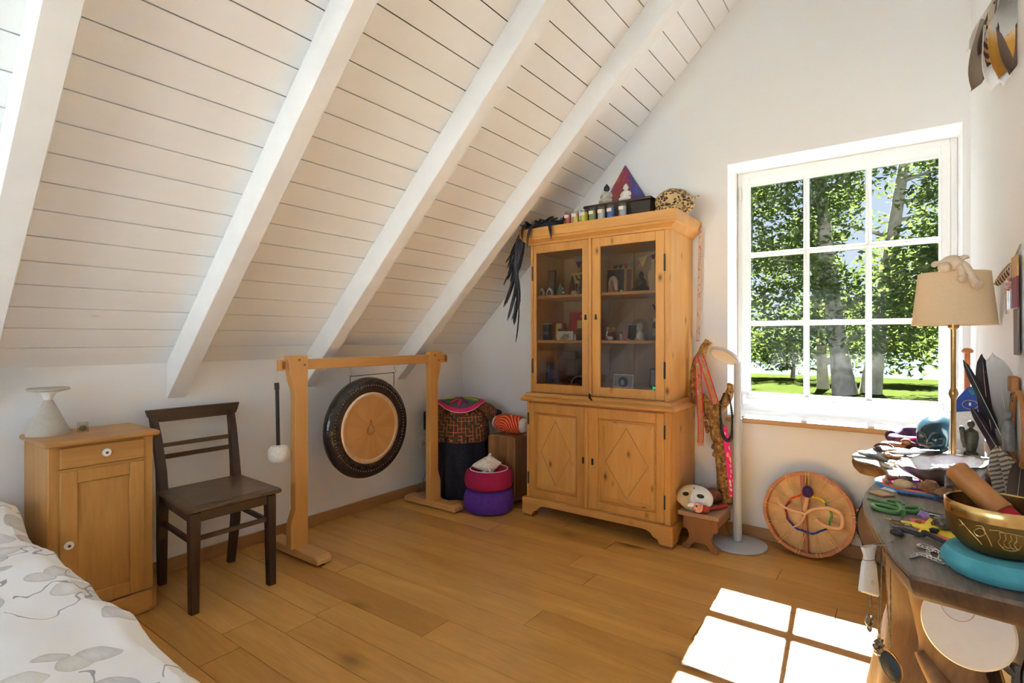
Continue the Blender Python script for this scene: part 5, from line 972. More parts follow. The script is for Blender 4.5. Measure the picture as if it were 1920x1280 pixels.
def ribbon(name, label, pts, wv, width, mat, group=None, n=6, cat='ribbon', tassel=0):
    pp = spline(pts, n); N = len(pp) - 1; W = Vector(wv).normalized() * width
    def f(u, v_):
        k = min(int(u * N), N - 1); g = u * N - k; p = pp[k].lerp(pp[k + 1], g); return p + W * (v_ - 0.5) + Vector((0, 0.002 * math.sin(30 * u), 0))
    r_ = thing(name, label, cat, pp[-1], group); MB().sheet(f, N, 4, 0.0022).build('band', mat, r_, smooth=True)
    if tassel:
        for k in range(tassel):
            q = pp[-1] + W * ((k + 0.5) / tassel - 0.5); MB().tube([q, q + Vector((0.004 * math.sin(k * 3), 0, -0.022))], [0.0022, 0.0012], 5).build('tassel', 'orange', r_)
    return r_
ribbon('woven_ribbon', 'crimson-edged woven ribbon draped over the left fork of the branch', [(-1.060, 3.530, 1.175), (-1.030, 3.520, 1.10), (-0.990, 3.515, 0.98), (-0.955, 3.512, 0.865)], (1, 0.1, 0.35), 0.042, 'band1', 'ribbons on the branch')
ribbon('woven_ribbon', 'crimson ribbon end with fringe hanging left of the branch', [(-1.072, 3.535, 1.165), (-1.062, 3.51, 1.02), (-1.052, 3.505, 0.86), (-1.045, 3.505, 0.72), (-1.048, 3.505, 0.610)], (1, 0.1, 0.0), 0.040, 'band1', 'ribbons on the branch', tassel=6)
ribbon('woven_ribbon', 'bright pink ribbon with round motifs hanging behind the floor lamp', [(-0.905, 3.515, 0.72), (-0.893, 3.510, 0.66), (-0.878, 3.510, 0.56), (-0.868, 3.512, 0.44), (-0.858, 3.515, 0.34), (-0.856, 3.515, 0.29)], (1, 0.15, 0.08), 0.036, 'band2', 'ribbons on the branch')
ribbon('woven_band', 'long pale woven band hanging down the cabinet side at the wall', [(-1.090, 3.655, 2.03), (-1.098, 3.66, 1.85), (-1.102, 3.66, 1.65), (-1.106, 3.66, 1.45), (-1.112, 3.66, 1.26)], (0.6, -0.4, 0), 0.034, 'band3', None, 8, 'band')
bn = thing('bead_necklace', 'black bead necklace hung on the right fork of the branch', 'necklace', (-0.885, 3.525, 0.63), 'necklaces')
loop = spline([(-0.905, 3.520, 0.935), (-0.925, 3.512, 0.86), (-0.922, 3.508, 0.76), (-0.912, 3.508, 0.68), (-0.885, 3.508, 0.640), (-0.858, 3.510, 0.665), (-0.853, 3.515, 0.74), (-0.862, 3.522, 0.84), (-0.880, 3.530, 0.925), (-0.893, 3.535, 0.945)], 8)
m0 = None
for k, p in enumerate(loop):
    low = 1 - min(1, abs(k / len(loop) - 0.45) / 0.5); r = 0.0055 + 0.0075 * low
    MB().ball(p, (r, r, r * 0.8), 8, 6).build('bead', 'black', bn, smooth=True)
# mask and rattles on the stool
t = NT('painted_mask'); v = t.coord(); sp = t.n('ShaderNodeSeparateXYZ'); t.set(sp.inputs[0], v); n_ = t.noise(v, 14, 3)
c = t.mix(t.ramp(t.math('ADD', sp.outputs['X'], t.math('MULTIPLY', n_, 0.04)), [(0.0, (1, 1, 1, 1)), (0.02, (0, 0, 0, 1))]), srgb(206, 212, 220), srgb(206, 190, 150))
pt = t.ramp(t.voro(v, 13), [(0.16, (1, 1, 1, 1)), (0.30, (0, 0, 0, 1))]); c = t.mix(t.math('MULTIPLY', pt, t.ramp(sp.outputs['X'], [(0.0, (0.8, 0.8, 0.8, 1)), (0.01, (0, 0, 0, 1))])), c, srgb(214, 110, 80)); t.col(c); M['mask'] = t.p(Roughness=0.5)
mk = thing('face_mask', 'white and yellow painted face mask with dark eye holes on the step stool', 'mask', (-1.035, 3.335, 0.285))
mc = Vector((-1.035, 3.345, 0.290)); tilt = Matrix.Rotation(R(-28), 3, 'X') @ Matrix.Rotation(R(0), 3, 'Z')
def mkp(x, z, o=0.0):
    h = 0.052 * (max(0, 1 - (x / 0.112) ** 2 - (z / 0.082) ** 2)) ** 0.5 + 0.020 * math.exp(-(x / 0.016) ** 2 - ((z + 0.012) / 0.035) ** 2) - 0.012 * sum(math.exp(-((x - e) / 0.026) ** 2 - ((z - 0.010) / 0.018) ** 2) for e in (-0.045, 0.045))
    return mc + tilt @ Vector((x, -h - o, z))
def mkf(u, v_):
    a = 2 * math.pi * u; r = v_; x = 0.111 * r * math.cos(a); z = 0.081 * r * math.sin(a)
    if z < -0.03: x *= 1 - 0.9 * (abs(z) - 0.03) / 0.1 * abs(x) / 0.111
    return mkp(x, z)
MB().sheet(mkf, 48, 14, 0.004).build('face', 'mask', mk, smooth=True)
for e in (-0.045, 0.045): MB().sheet(lambda u, v_: mkp(e + 0.021 * v_ * math.cos(2 * math.pi * u), 0.010 + 0.013 * v_ * math.sin(2 * math.pi * u), 0.0035), 20, 3, 0.001).build('eye_hole', 'black', mk)
MB().sheet(lambda u, v_: mkp(0.013 * v_ * math.cos(2 * math.pi * u), -0.052 + 0.006 * v_ * math.sin(2 * math.pi * u), 0.0035), 16, 3, 0.001).build('mouth', 'p_black', mk)
MB().sheet(lambda u, v_: mkp(0.005 * v_ * math.cos(2 * math.pi * u), 0.052 + 0.004 * v_ * math.sin(2 * math.pi * u), 0.003), 12, 2, 0.001).build('forehead_dot', 'p_navy', mk)
M['gourd'] = flat('brown_gourd', srgb(112, 72, 52), 0.45, var=0.35, scale=30); M['gourd2'] = flat('patterned_gourd', srgb(110, 62, 40), 0.4, var=0.6, scale=26)
for nm, lab, p, r, m2 in (('gourd_rattle', 'plain pinkish brown gourd rattle behind the mask', (-1.074, 3.475, 0.289), 0.057, 'gourd'), ('gourd_rattle', 'dark patterned gourd rattle right of the plain one', (-0.966, 3.490, 0.283), 0.051, 'gourd2')):
    q = thing(nm, lab, 'rattle', (p[0], p[1], 0.232), 'gourd rattles on the stool'); MB().ball(p, (r, r * 0.95, r), 20, 14).build('body', m2, q, smooth=True); MB().tube([(p[0], p[1] + r * 0.85, p[2]), (p[0] + 0.01, p[1] + r + 0.05, p[2] - 0.035)], [0.010, 0.008], 8).build('handle', 'stool', q, smooth=True)
o = MB().ball((-0.945, 3.400, 0.243), (0.040, 0.032, 0.0105), 20, 8).build('stone_dish', flat('grey_soapstone', srgb(132, 136, 134), 0.5)); tag(o, 'flat grey stone dish on the step stool', 'dish')
bd_ = thing('bird_rattle', 'small pink and white bird-headed rattle before the mask', 'rattle', (-0.995, 3.262, 0.232))
M['birdpaint'] = flat('bird_paint', srgb(226, 150, 150), 0.5, var=0.5, scale=60)
MB().ball((-0.990, 3.262, 0.262), (0.034, 0.026, 0.030), 16, 10).build('head', 'birdpaint', bd_, smooth=True); MB().tube(spline([(-1.012, 3.258, 0.272), (-1.035, 3.254, 0.274), (-1.048, 3.252, 0.262)], 4), [0.013] * 4 + [0.009] * 3 + [0.006, 0.003], 8).build('beak', 'porcelain', bd_, smooth=True)
MB().ball((-0.992, 3.240, 0.276), (0.006, 0.004, 0.006), 8, 6).build('eye', 'black', bd_); MB().tube(spline([(-1.000, 3.237, 0.266), (-0.985, 3.236, 0.262), (-0.978, 3.237, 0.252), (-0.990, 3.237, 0.247)], 3), 0.0022, 5).build('painted_line', 'yellow_t', bd_)
ma = thing('red_maraca', 'red wooden maraca lying on the step stool', 'maraca', (-0.935, 3.30, 0.232))
M['redlac'] = flat('red_lacquer', srgb(150, 44, 36), 0.35, var=0.25)
MB().ball((-0.952, 3.275, 0.256), (0.026, 0.026, 0.024), 16, 10).build('head', 'redlac', ma, smooth=True); MB().tube([(-0.940, 3.295, 0.255), (-0.905, 3.37, 0.250), (-0.876, 3.455, 0.246)], [0.009, 0.011, 0.013], 10).build('handle', 'redlac', ma, smooth=True)
o = MB().tube([(-0.965, 3.300, 0.2375), (-0.930, 3.355, 0.2375)], 0.0055, 8).build('green_stick', flat('mint_stick', srgb(110, 190, 160), 0.5)); tag(o, 'short mint green stick next to the red maraca', 'stick')
# floor lamp
fl = thing('floor_lamp', 'light grey slim floor lamp with tilted disc head by the window', 'lamp', (-0.823, 3.520, 0))
FX, FY = -0.823, 3.512
MB().lathe([(0.001, 0.0), (0.168, 0.001), (0.172, 0.006), (0.168, 0.014), (0.10, 0.024), (0.03, 0.028), (0.001, 0.028)], (FX, FY, 0), 64).build('base', 'grey_lamp', fl, smooth=50)
MB().cyl((FX, FY, 0.026), (FX, FY, 0.785), 0.0255, seg=24).build('lower_pole', 'grey_lamp', fl, smooth=True)
MB().cyl((FX, FY, 0.785), (FX, FY, 1.140), 0.0215, seg=24).build('upper_pole', 'grey_lamp', fl, smooth=True)
hm = Matrix.Translation((FX - 0.070, FY - 0.035, 1.172)) @ Vector((0.30, 0.50, 0.81)).normalized().to_track_quat('Z', 'Y').to_matrix().to_4x4()
MB().lathe([(0.001, 0.012), (0.090, 0.011), (0.096, 0.004), (0.094, -0.006), (0.088, -0.009)], (0, 0, 0), 48).apply(hm).build('head', 'grey_lamp', fl, smooth=50)
MB().lathe([(0.088, -0.0085), (0.060, -0.011), (0.001, -0.012)], (0, 0, 0), 48, cap=False).apply(hm).build('diffuser', 'diffuser', fl, smooth=50)

# frame drum seen from its laced back
DC = Vector((-0.445, 3.585, 0.246)); TAU = R(9)
def dp(x, z, y=0.0): return DC + Vector((x, math.sin(TAU) * z + math.cos(TAU) * y, math.cos(TAU) * z - math.sin(TAU) * y))
DM = Matrix.Translation(DC) @ Matrix.Rotation(-TAU, 4, 'X')
t = NT('raw_hide'); v = t.coord(); n_ = t.noise(v, 5, 5, 0.6); t.col(t.ramp(n_, [(0.3, srgb(186, 140, 84)), (0.55, srgb(224, 186, 128)), (0.75, srgb(240, 212, 164))])); t.bump(t.noise(v, 40, 3), 0.2, 0.003); M['hide'] = t.p(Roughness=0.6)
M['hoop'] = wood('drum_hoop_wood', srgb(160, 86, 36), srgb(206, 132, 66), 0, 8, 0.45)
M['lace'] = flat('rawhide_lace', srgb(214, 178, 112), 0.6)
dm = thing('frame_drum', 'round hide frame drum leaning back-side out below the window', 'drum', DC - Vector((0, 0, 0.243)))
MB().lathe([(0.240, -0.030), (0.240, 0.030), (0.222, 0.030), (0.222, -0.030), (0.240, -0.030)], (0, 0, 0), 64, 'y', cap=False, warp=lambda a, i: 1 + 0.006 * math.sin(7 * a)).apply(DM).build('hoop', 'hoop', dm, smooth=50)
MB().lathe([(0.001, 0.028), (0.225, 0.028), (0.225, 0.031), (0.001, 0.031)], (0, 0, 0), 48, 'y').apply(DM).build('skin', 'hide', dm, smooth=50)
MB().lathe([(0.241, 0.034), (0.243, 0.0), (0.242, -0.012), (0.2405, -0.012), (0.2405, 0.034)], (0, 0, 0), 64, 'y', cap=False, warp=lambda a, i: 1 + 0.008 * math.sin(12 * a + i)).apply(DM).build('skin_edge', 'hide', dm, smooth=50)
n = 13
for k in range(n):
    a = 2 * math.pi * k / n + 0.15
    for da in (-0.035, 0.035):
        p0 = dp(0.240 * math.cos(a + da), 0.240 * math.sin(a + da), -0.028); p1 = dp(0.120 * math.cos(a + da * 0.4 + (0.10 if da > 0 else -0.02)), 0.120 * math.sin(a + da * 0.4 + (0.10 if da > 0 else -0.02)), -0.006)
        MB().tube([dp(0.245 * math.cos(a + da), 0.245 * math.sin(a + da), -0.006), p0 + Vector((0, -0.006, 0)), p1], 0.0024, 5).build('lacing', 'lace', dm)
rb_ = ['greenthr', 'greenthr', 'yellow_t', 'yellow_t', 'orange', 'orange', 'magenta', 'magenta', 'violet', 'blue_t', 'blue_t', 'blue_t', 'blue_t', 'greenthr']
for k in range(14):
    a0_, a1_ = 2 * math.pi * k / 14 - 0.1, 2 * math.pi * (k + 1) / 14 - 0.1
    MB().tube([dp((0.118 + 0.004 * math.sin(9 * (a0_ + (a1_ - a0_) * i / 4))) * math.cos(a0_ + (a1_ - a0_) * i / 4), (0.108 + 0.004 * math.sin(8 * (a0_ + (a1_ - a0_) * i / 4))) * math.sin(a0_ + (a1_ - a0_) * i / 4), -0.009) for i in range(5)], [0.005, 0.0065, 0.005, 0.0065, 0.005], 7).build('wrapped_ring', rb_[k], dm, smooth=True)
MB().box(-0.012, 0.012, -0.006, 0.020, -0.224, 0.224).apply(Matrix.Translation((-0.02, 0, 0))).rot(R(-4), 'Y', (0, 0, 0)).apply(DM).build('brace', 'hoop', dm, bevel=0.003)
be = thing('drum_beater', 'drum beater with purple felt head resting in the frame drum', 'beater', dp(-0.01, -0.02, -0.03))
MB().ball(dp(0.0, 0.128, -0.045), (0.029, 0.028, 0.034), 16, 12).build('head', flat('dark_purple_felt', srgb(60, 34, 92), 0.95, bump=0.3), be, smooth=True)
M['bonewood'] = flat('peeled_wood', srgb(222, 176, 132), 0.5, var=0.10, scale=30)
MB().tube([dp(-0.002, 0.10, -0.042), dp(-0.010, 0.05, -0.040), dp(-0.015, 0.015, -0.036)], [0.012, 0.013, 0.012], 10).build('handle', 'bonewood', be, smooth=True)
an = thing('driftwood_twig', 'pale peeled looping twig lying across the frame drum', 'twig', dp(0, -0.03, -0.03))
def twg(pts, r0, r1): pp = spline([dp(a, b, -0.040) for a, b in pts], 6); n = len(pp); return MB().tube(pp, [r0 + (r1 - r0) * i / (n - 1) for i in range(n)], 10)
twg([(-0.012, 0.0), (0.02, 0.028), (0.065, 0.046), (0.125, 0.052), (0.165, 0.035), (0.178, -0.005), (0.165, -0.045), (0.12, -0.052), (0.075, -0.042), (0.045, -0.018)], 0.009, 0.013).build('loop', 'bonewood', an, smooth=True)
twg([(-0.012, 0.0), (-0.05, 0.006), (-0.10, 0.012), (-0.145, 0.035), (-0.163, 0.072)], 0.009, 0.006).build('arm', 'bonewood', an, smooth=True)
twg([(-0.012, 0.0), (-0.022, -0.035), (-0.045, -0.070), (-0.088, -0.095)], 0.008, 0.004).build('arm', 'bonewood', an, smooth=True)
# second drum behind the table
D2 = Vector((0.041, 3.570, 0.252)); DM2 = Matrix.Translation(D2) @ Matrix.Rotation(-R(10), 4, 'X')
d2 = thing('hide_drum', 'dark-edged hide drum half hidden behind the slab table', 'drum', D2 - Vector((0, 0, 0.25)))
MB().lathe([(0.235, -0.040), (0.245, -0.030), (0.248, 0.03), (0.235, 0.04)], (0, 0, 0), 64, 'y', warp=lambda a, i: 1 + 0.012 * math.sin(17 * a)).apply(DM2).build('shell', 'black', d2, smooth=40)
MB().lathe([(0.001, -0.045), (0.225, -0.044), (0.238, -0.040), (0.236, -0.036)], (0, 0, 0), 56, 'y', cap=False).apply(DM2).build('skin', flat('dark_hide', srgb(112, 84, 58), 0.6, var=0.35, scale=12), d2, smooth=50)
for k in range(22):
    a = 2 * math.pi * k / 22; p = DM2 @ Vector((0.246 * math.cos(a), -0.034, 0.246 * math.sin(a))); q = DM2 @ Vector((0.252 * math.cos(a + 0.05), 0.0, 0.252 * math.sin(a + 0.05))); MB().tube([p, q], 0.004, 5).build('lacing', 'lace', d2)

# ================================================================== SLAB TABLE AND EVERYTHING ON IT
TZ = 0.75
out = [(0.016, 1.497), (0.12, 1.480), (0.289, 1.458), (0.289, 3.615), (0.03, 3.610), (-0.045, 3.42), (-0.086, 3.217), (-0.140, 3.03), (-0.180, 2.92), (-0.176, 2.83), (-0.150, 2.765), (-0.095, 2.725), (-0.055, 2.64), (-0.050, 2.536), (-0.079, 2.373), (-0.101, 2.19), (-0.097, 2.014), (-0.062, 1.805), (-0.012, 1.574)]
tb = thing('slab_table', 'live-edge wooden slab table on a tree stump along the right wall', 'table', (0.10, 2.5, 0))
def smooth_poly(p, keep=(0, 1, 2, 3, 4)):
    q = []
    n = len(p)
    for i in range(n):
        a = Vector(p[i]); b_ = Vector(p[(i + 1) % n]); q.append(tuple(a))
        if i >= 4 and i < n - 1:
            z_ = Vector(p[i - 1]) ; c_ = Vector(p[(i + 2) % n])
            for t_ in (0.33, 0.67): q.append(tuple(0.5 * ((2 * a) + (b_ - z_) * t_ + (2 * z_ - 5 * a + 4 * b_ - c_) * t_ * t_ + (3 * a - z_ - 3 * b_ + c_) * t_ ** 3)))
    return q
op = smooth_poly(out)
MB().prism(op, TZ - 0.010, TZ, 'z').build('top', 'slab', tb, bevel=0.002)
m_ = MB(); n = len(op); ins = []
cx, cy = 0.15, 2.5
for lev, (off, z) in enumerate(((0.002, TZ - 0.010), (0.004, TZ - 0.026), (0.012, TZ - 0.046), (0.024, TZ - 0.058))):
    for i, (x, y) in enumerate(op):
        d = Vector((cx - x, (cy - y) * 0.3)).normalized(); w = 0.008 * nz((x * 20, y * 20, lev * 3.0)) if x < 0.28 else 0
        m_.v.append((min(x + d.x * off + w, 0.289), y + d.y * off + (w if y > 1.52 else 0), z))
for l in range(3):
    for i in range(n): m_.f.append((l * n + i, l * n + (i + 1) % n, (l + 1) * n + (i + 1) % n, (l + 1) * n + i))
m_.f.append(tuple(range(3 * n, 4 * n))); m_.build('bark_edge', 'slab_edge', tb, smooth=50)
def stump(cx, cy, prof, seed, name='stump'):
    vs = []; fs = []; seg = 40; pr = []
    for i in range(25):
        k = i / 24; z = (TZ - 0.056) * k; r = prof[0] + (prof[1] - prof[0]) * min(1, k / 0.55) if k < 0.55 else prof[1] + (prof[2] - prof[1]) * (k - 0.55) / 0.45
        pr.append((r, z))
    m_ = MB().lathe(pr, (0, 0, 0), seg, warp=lambda a, i: 1 + 0.16 * nz((math.cos(a) * 1.6 + seed, math.sin(a) * 1.6, i * 0.05)) + 0.05 * math.sin(5 * a + i * 0.06))
    m_.v = [(max(min(p[0] + cx, 0.288), -9), p[1] * 1.15 + cy, p[2]) for p in m_.v]; return m_.build(name, 'trunk', tb, smooth=50)
stump(0.088, 2.22, (0.205, 0.125, 0.150), 1.0); stump(0.12, 3.25, (0.15, 0.12, 0.14), 4.0)
dw = thing('driftwood', 'hollow piece of driftwood leaning under the slab table', 'driftwood', (0.12, 1.95, 0))
def drift(u, v_):
    a = -2.6 + 3.4 * v_; c = Vector((0.090, 1.97, 0.0)) + Vector((0.02 * math.sin(4 * u), 0.0, 0.55 * u)) + Vector((0.11 * (1 - u) ** 2, -0.01, 0)); r = 0.060 + 0.028 * (1 - u) + 0.016 * nz((u * 5, v_ * 3, 0.5))
    return c + Vector((r * math.cos(a), r * 0.8 * math.sin(a), 0.03 * nz((v_ * 4, 2.0, 1.0)) * u))
MB().sheet(drift, 26, 18, 0.016).build('shell', 'driftwood', dw, smooth=60)
MB().tube(spline([(0.045, 1.93, 0.385), (0.10, 1.90, 0.30), (0.17, 1.90, 0.20), (0.24, 1.92, 0.10), (0.262, 1.95, 0.02)], 6), [0.018 + 0.022 * min(1, i / 10) for i in range(25)], 10).build('root', 'driftwood', dw, smooth=True)
# disc lamp below the table
dl = thing('disc_lamp', 'white round disc lamp on a grey bracket under the slab table', 'lamp', (0.20, 1.95, 0))
LC = Vector((0.140, 1.845, 0.520)); nd = Vector((-0.30, -0.92, 0.22)).normalized(); LM = Matrix.Translation(LC) @ nd.to_track_quat('Z', 'Y').to_matrix().to_4x4()
M['offwhite'] = flat('cream_white_plastic', (0.74, 0.71, 0.66), 0.35, var=0.02)
MB().lathe([(0.001, -0.016), (0.085, -0.015), (0.099, -0.006), (0.101, 0.002), (0.097, 0.007), (0.001, 0.009)], (0, 0, 0), 56).apply(LM).build('disc', 'offwhite', dl, smooth=50)
MB().tube([LM @ Vector((-0.020 + 0.036 * math.cos(2 * math.pi * k / 36), 0.045 + 0.036 * math.sin(2 * math.pi * k / 36), 0.0085)) for k in range(36)], 0.0009, 5, closed=True).build('ring_mark', 'p_pink', dl)
M['steel_br'] = flat('brushed_grey_bracket', (0.24, 0.25, 0.25), 0.4, 0.4)
MB().tube([LM @ Vector((0.045, -0.055, -0.014)), (0.222, 1.93, 0.405), (0.240, 1.96, 0.375), (0.250, 1.97, 0.40), (0.252, 1.99, 0.30), (0.235, 2.0, 0.02)], [0.014, 0.013, 0.011, 0.010, 0.009, 0.009], 8, flat=0.5).build('bracket', 'steel_br', dl)
MB().lathe([(0.001, 0), (0.055, 0.001), (0.055, 0.012), (0.001, 0.016)], (0.235, 2.0, 0), 24).build('foot', 'steel_br', dl, smooth=50)
for i, (pts, m2, lab) in enumerate((([(0.286, 2.05, 0.55), (0.278, 2.02, 0.42), (0.262, 1.98, 0.36), (0.272, 1.95, 0.28), (0.28, 1.93, 0.1), (0.27, 1.90, 0.005)], 'black', 'black cable hanging against the wall under the table'), ([(0.288, 1.90, 0.46), (0.272, 1.88, 0.40), (0.268, 1.86, 0.30), (0.275, 1.85, 0.15), (0.265, 1.80, 0.005)], 'p_maroon', 'dark red cable hanging near the black one under the table'))):
    o = MB().tube(spline(pts, 6), 0.0028, 6).build('power_cable', m2, smooth=True); tag(o, lab, 'cable', 'cables under the table')
# things hanging from the front edge
bg = thing('cloth_pouch', 'small white drawstring pouch hanging from the slab edge', 'pouch', (-0.060, 1.66, 0.625))
M['muslin'] = flat('white_muslin', (0.78, 0.75, 0.70), 0.9, var=0.06, scale=50, bump=0.15)
vdir = Vector((0.60, 0.80, 0)); ndir = Vector((-0.80, 0.60, 0)) * -1
def pouch(u, v_):
    a = 2 * math.pi * u; z = 0.628 + 0.122 * v_; w = (0.032 - 0.016 * v_) if v_ < 0.78 else 0.0145 + 0.010 * (v_ - 0.78) / 0.22
    if v_ < 0.78 and v_ > 0.68: w = 0.0165
    th_ = 0.012 * (1 - 0.4 * v_); x = w * math.cos(a) * (1 + 0.06 * math.sin(7 * a)); t_ = th_ * math.sin(a) * (1 if v_ > 0.03 else 0.2)
    return Vector((-0.067, 1.640, z - 0.012 * math.cos(a) * (1 - v_))) + vdir * x + Vector((-0.75, 0.66, 0)) * t_
MB().sheet(pouch, 32, 20, 0.0015).build('bag', 'muslin', bg, smooth=True)
MB().tube([Vector((-0.067, 1.640, 0.7175)) + vdir * 0.0175 * math.cos(2 * math.pi * k / 20) + Vector((-0.75, 0.66, 0)) * 0.0095 * math.sin(2 * math.pi * k / 20) for k in range(20)], 0.0012, 5, closed=True).build('drawstring', 'p_grey', bg)
MB().tube([(-0.060, 1.640, 0.718), (-0.052, 1.655, 0.752), (-0.030, 1.665, 0.7525)], 0.0012, 5).build('hanging_cord', 'p_grey', bg)
o = MB().ball((-0.064, 1.632, 0.660), (0.010, 0.005, 0.010), 10, 8).build('seal', 'p_cream', bg, smooth=True)
def chain_neck(label, top, low, pend, sag=0.0):
    r_ = thing('pendant_necklace', label, 'necklace', low, 'necklaces hanging from the slab edge')
    p0 = Vector(top); p1 = Vector(low)
    for s_ in (-1, 1):
        pp = [p0 + vdir * 0.010 * s_ + (p1 - p0) * (i / 20) - vdir * 0.010 * s_ * (i / 20) ** 1.5 for i in range(21)]
        MB().tube(pp, [0.0012 if i % 2 else 0.0019 for i in range(21)], 5).build('chain', 'pewter', r_)
    MB().tube([p0 + vdir * -0.010, p0 + Vector((0.012, 0.01, 0.003)), p0 + vdir * 0.010], 0.0013, 5).build('chain_over_edge', 'pewter', r_)
    return r_
n1 = chain_neck('silver ring pendant on a bead chain below the pouch', (-0.062, 1.66, 0.748), (-0.066, 1.655, 0.575), None)
MB().tube([Vector((-0.066, 1.653, 0.558)) + vdir * 0.0105 * math.cos(2 * math.pi * k / 24) + Vector((0, 0, 0.015 * math.sin(2 * math.pi * k / 24))) for k in range(24)], 0.0042, 8, closed=True).build('ring', 'pewter', n1, smooth=True); MB().ball((-0.066, 1.650, 0.536), (0.006, 0.006, 0.010), 10, 8).build('drop', 'pewter', n1, smooth=True)
n2 = chain_neck('large oval dark medallion on a long chain at the slab edge', (-0.030, 1.70, 0.748), (-0.022, 1.690, 0.470), None)
oc = Vector((-0.022, 1.686, 0.438)); on_ = Vector((-0.55, -0.80, 0.15)).normalized(); OM = Matrix.Translation(oc) @ on_.to_track_quat('Z', 'Y').to_matrix().to_4x4() @ Matrix.Rotation(R(35), 4, 'Z') @ Matrix.Diagonal((1.0, 1.35, 1, 1))
MB().lathe([(0.001, -0.003), (0.026, -0.003), (0.029, 0.0), (0.028, 0.003), (0.025, 0.002)], (0, 0, 0), 32, cap=False).apply(OM).build('frame', 'brass', n2, smooth=50); MB().lathe([(0.0255, 0.001), (0.018, 0.004), (0.001, 0.006)], (0, 0, 0), 28, cap=False).apply(OM).build('stone', 'blue_black', n2, smooth=True)
n3 = chain_neck('filigree silver flower pendant left of the oval medallion', (-0.048, 1.68, 0.748), (-0.046, 1.672, 0.520), None)
for k in range(9):
    a = 2 * math.pi * k / 9; c = Vector((-0.046, 1.668, 0.488)); p = c + vdir * 0.018 * math.cos(a) + Vector((0, 0, 0.024 * math.sin(a))); MB().tube([c + (p - c) * 0.25, c + (p - c) * 0.7 + Vector((-.003, -.004, 0)), p], [0.004, 0.006, 0.0015], 7).build('filigree_leaf', 'pewter', n3, smooth=True)
MB().ball((-0.048, 1.664, 0.488), 0.006, 10, 8).build('centre_stone', 'blue_black', n3, smooth=True)

# --- near end: cushion, bowl, mallet
BC = (0.181, 1.615)
t = NT('teal_wool_felt'); v = t.coord(); t.col(t.mix(t.noise(v, 22, 4), srgb(44, 132, 150), srgb(96, 178, 190))); t.bump(t.noise(v, 180, 3), 0.5, 0.002); M['tealfelt'] = t.p(Roughness=0.95)
o = MB().lathe([(0.001, 0.006), (0.06, 0.0), (0.092, 0.003), (0.106, 0.018), (0.107, 0.032), (0.096, 0.050), (0.075, 0.056), (0.05, 0.050), (0.001, 0.048)], (*BC, TZ), 48).build('bowl_cushion', 'tealfelt', smooth=True); tag(o, 'round teal felt cushion under the singing bowl', 'cushion')
bw = thing('singing_bowl', 'engraved brass singing bowl on the teal felt cushion', 'bowl', (*BC, TZ + 0.050))
BP = [(0.001, 0.0), (0.050, 0.0015), (0.072, 0.010), (0.088, 0.030), (0.097, 0.058), (0.100, 0.082)]
bz = TZ + 0.052
MB().lathe(BP, (*BC, bz), 64, cap=False).build('outside', 'bronze', bw, smooth=60)
MB().lathe([(0.100, 0.082), (0.101, 0.095), (0.100, 0.108), (0.0975, 0.111), (0.095, 0.108)], (*BC, bz), 64, cap=False).build('rim', 'gold', bw, smooth=60)
MB().lathe([(0.095, 0.108), (0.093, 0.082), (0.088, 0.055), (0.076, 0.026), (0.055, 0.012), (0.001, 0.008)], (*BC, bz), 64, cap=False).build('inside', flat('dark_brass_inside', (0.22, 0.13, 0.045), 0.35, 0.85, var=0.25), bw, smooth=60)
def bsurf(ang, h):   # a point on the outside of the bowl
    for (r0, h0), (r1, h1) in zip(BP, BP[1:]):
        if h0 <= h <= h1: r = r0 + (r1 - r0) * (h - h0) / (h1 - h0); break
    else: r = 0.1
    return Vector((BC[0] + (r + 0.0004) * math.cos(ang), BC[1] + (r + 0.0004) * math.sin(ang), bz + h))
def glyph(pts, a0_, sc_=1.0, r=0.0011): MB().tube(spline([bsurf(a0_ + x * 0.35, 0.052 + z * 0.022 * sc_) for x, z in pts], 5), r, 5).build('engraving', 'gold', bw)
c0_ = R(-122)
glyph([(-0.9, 0.7), (-0.6, 1.0), (-0.4, 0.6), (-0.7, 0.4), (-0.2, 0.9)], c0_ - 0.10); glyph([(-0.5, 0.8), (-0.1, 0.2), (0.3, -0.5), (0.5, -0.9)], c0_ - 0.08); glyph([(0.0, 0.9), (0.35, 1.0), (0.45, 0.3), (0.1, -0.1), (-0.1, 0.3), (0.3, 0.8), (0.55, 0.2), (0.75, -0.8)], c0_ + 0.02); glyph([(0.5, 0.8), (0.9, 0.9), (1.2, 0.8)], c0_ + 0.08)
for dx in (0.0, 0.25, 0.5, 0.75): glyph([(0.9 + dx, 0.7), (0.95 + dx, 0.2), (0.85 + dx, -0.3), (1.1 + dx, -0.7), (1.2 + dx, -0.2)], c0_ + 0.10)
glyph([(0.9, 0.75), (1.4, 0.8), (2.0, 0.7)], c0_ + 0.10); glyph([(1.0, -0.8), (1.4, -0.95), (1.8, -0.8)], c0_ + 0.10)
mt = thing('bowl_mallet', 'turned wooden striker with red wrap standing in the singing bowl', 'mallet', (0.215, 1.60, 0.815))
ma_, mb_ = Vector((0.104, 1.686, 0.966)), Vector((0.222, 1.598, 0.848)); md_ = (mb_ - ma_).normalized(); MM = Matrix.Translation(ma_) @ md_.to_track_quat('Z', 'Y').to_matrix().to_4x4(); L = (mb_ - ma_).length
M['turned'] = wood('turned_wood', srgb(140, 84, 36), srgb(184, 122, 62), 2, 10, 0.4)
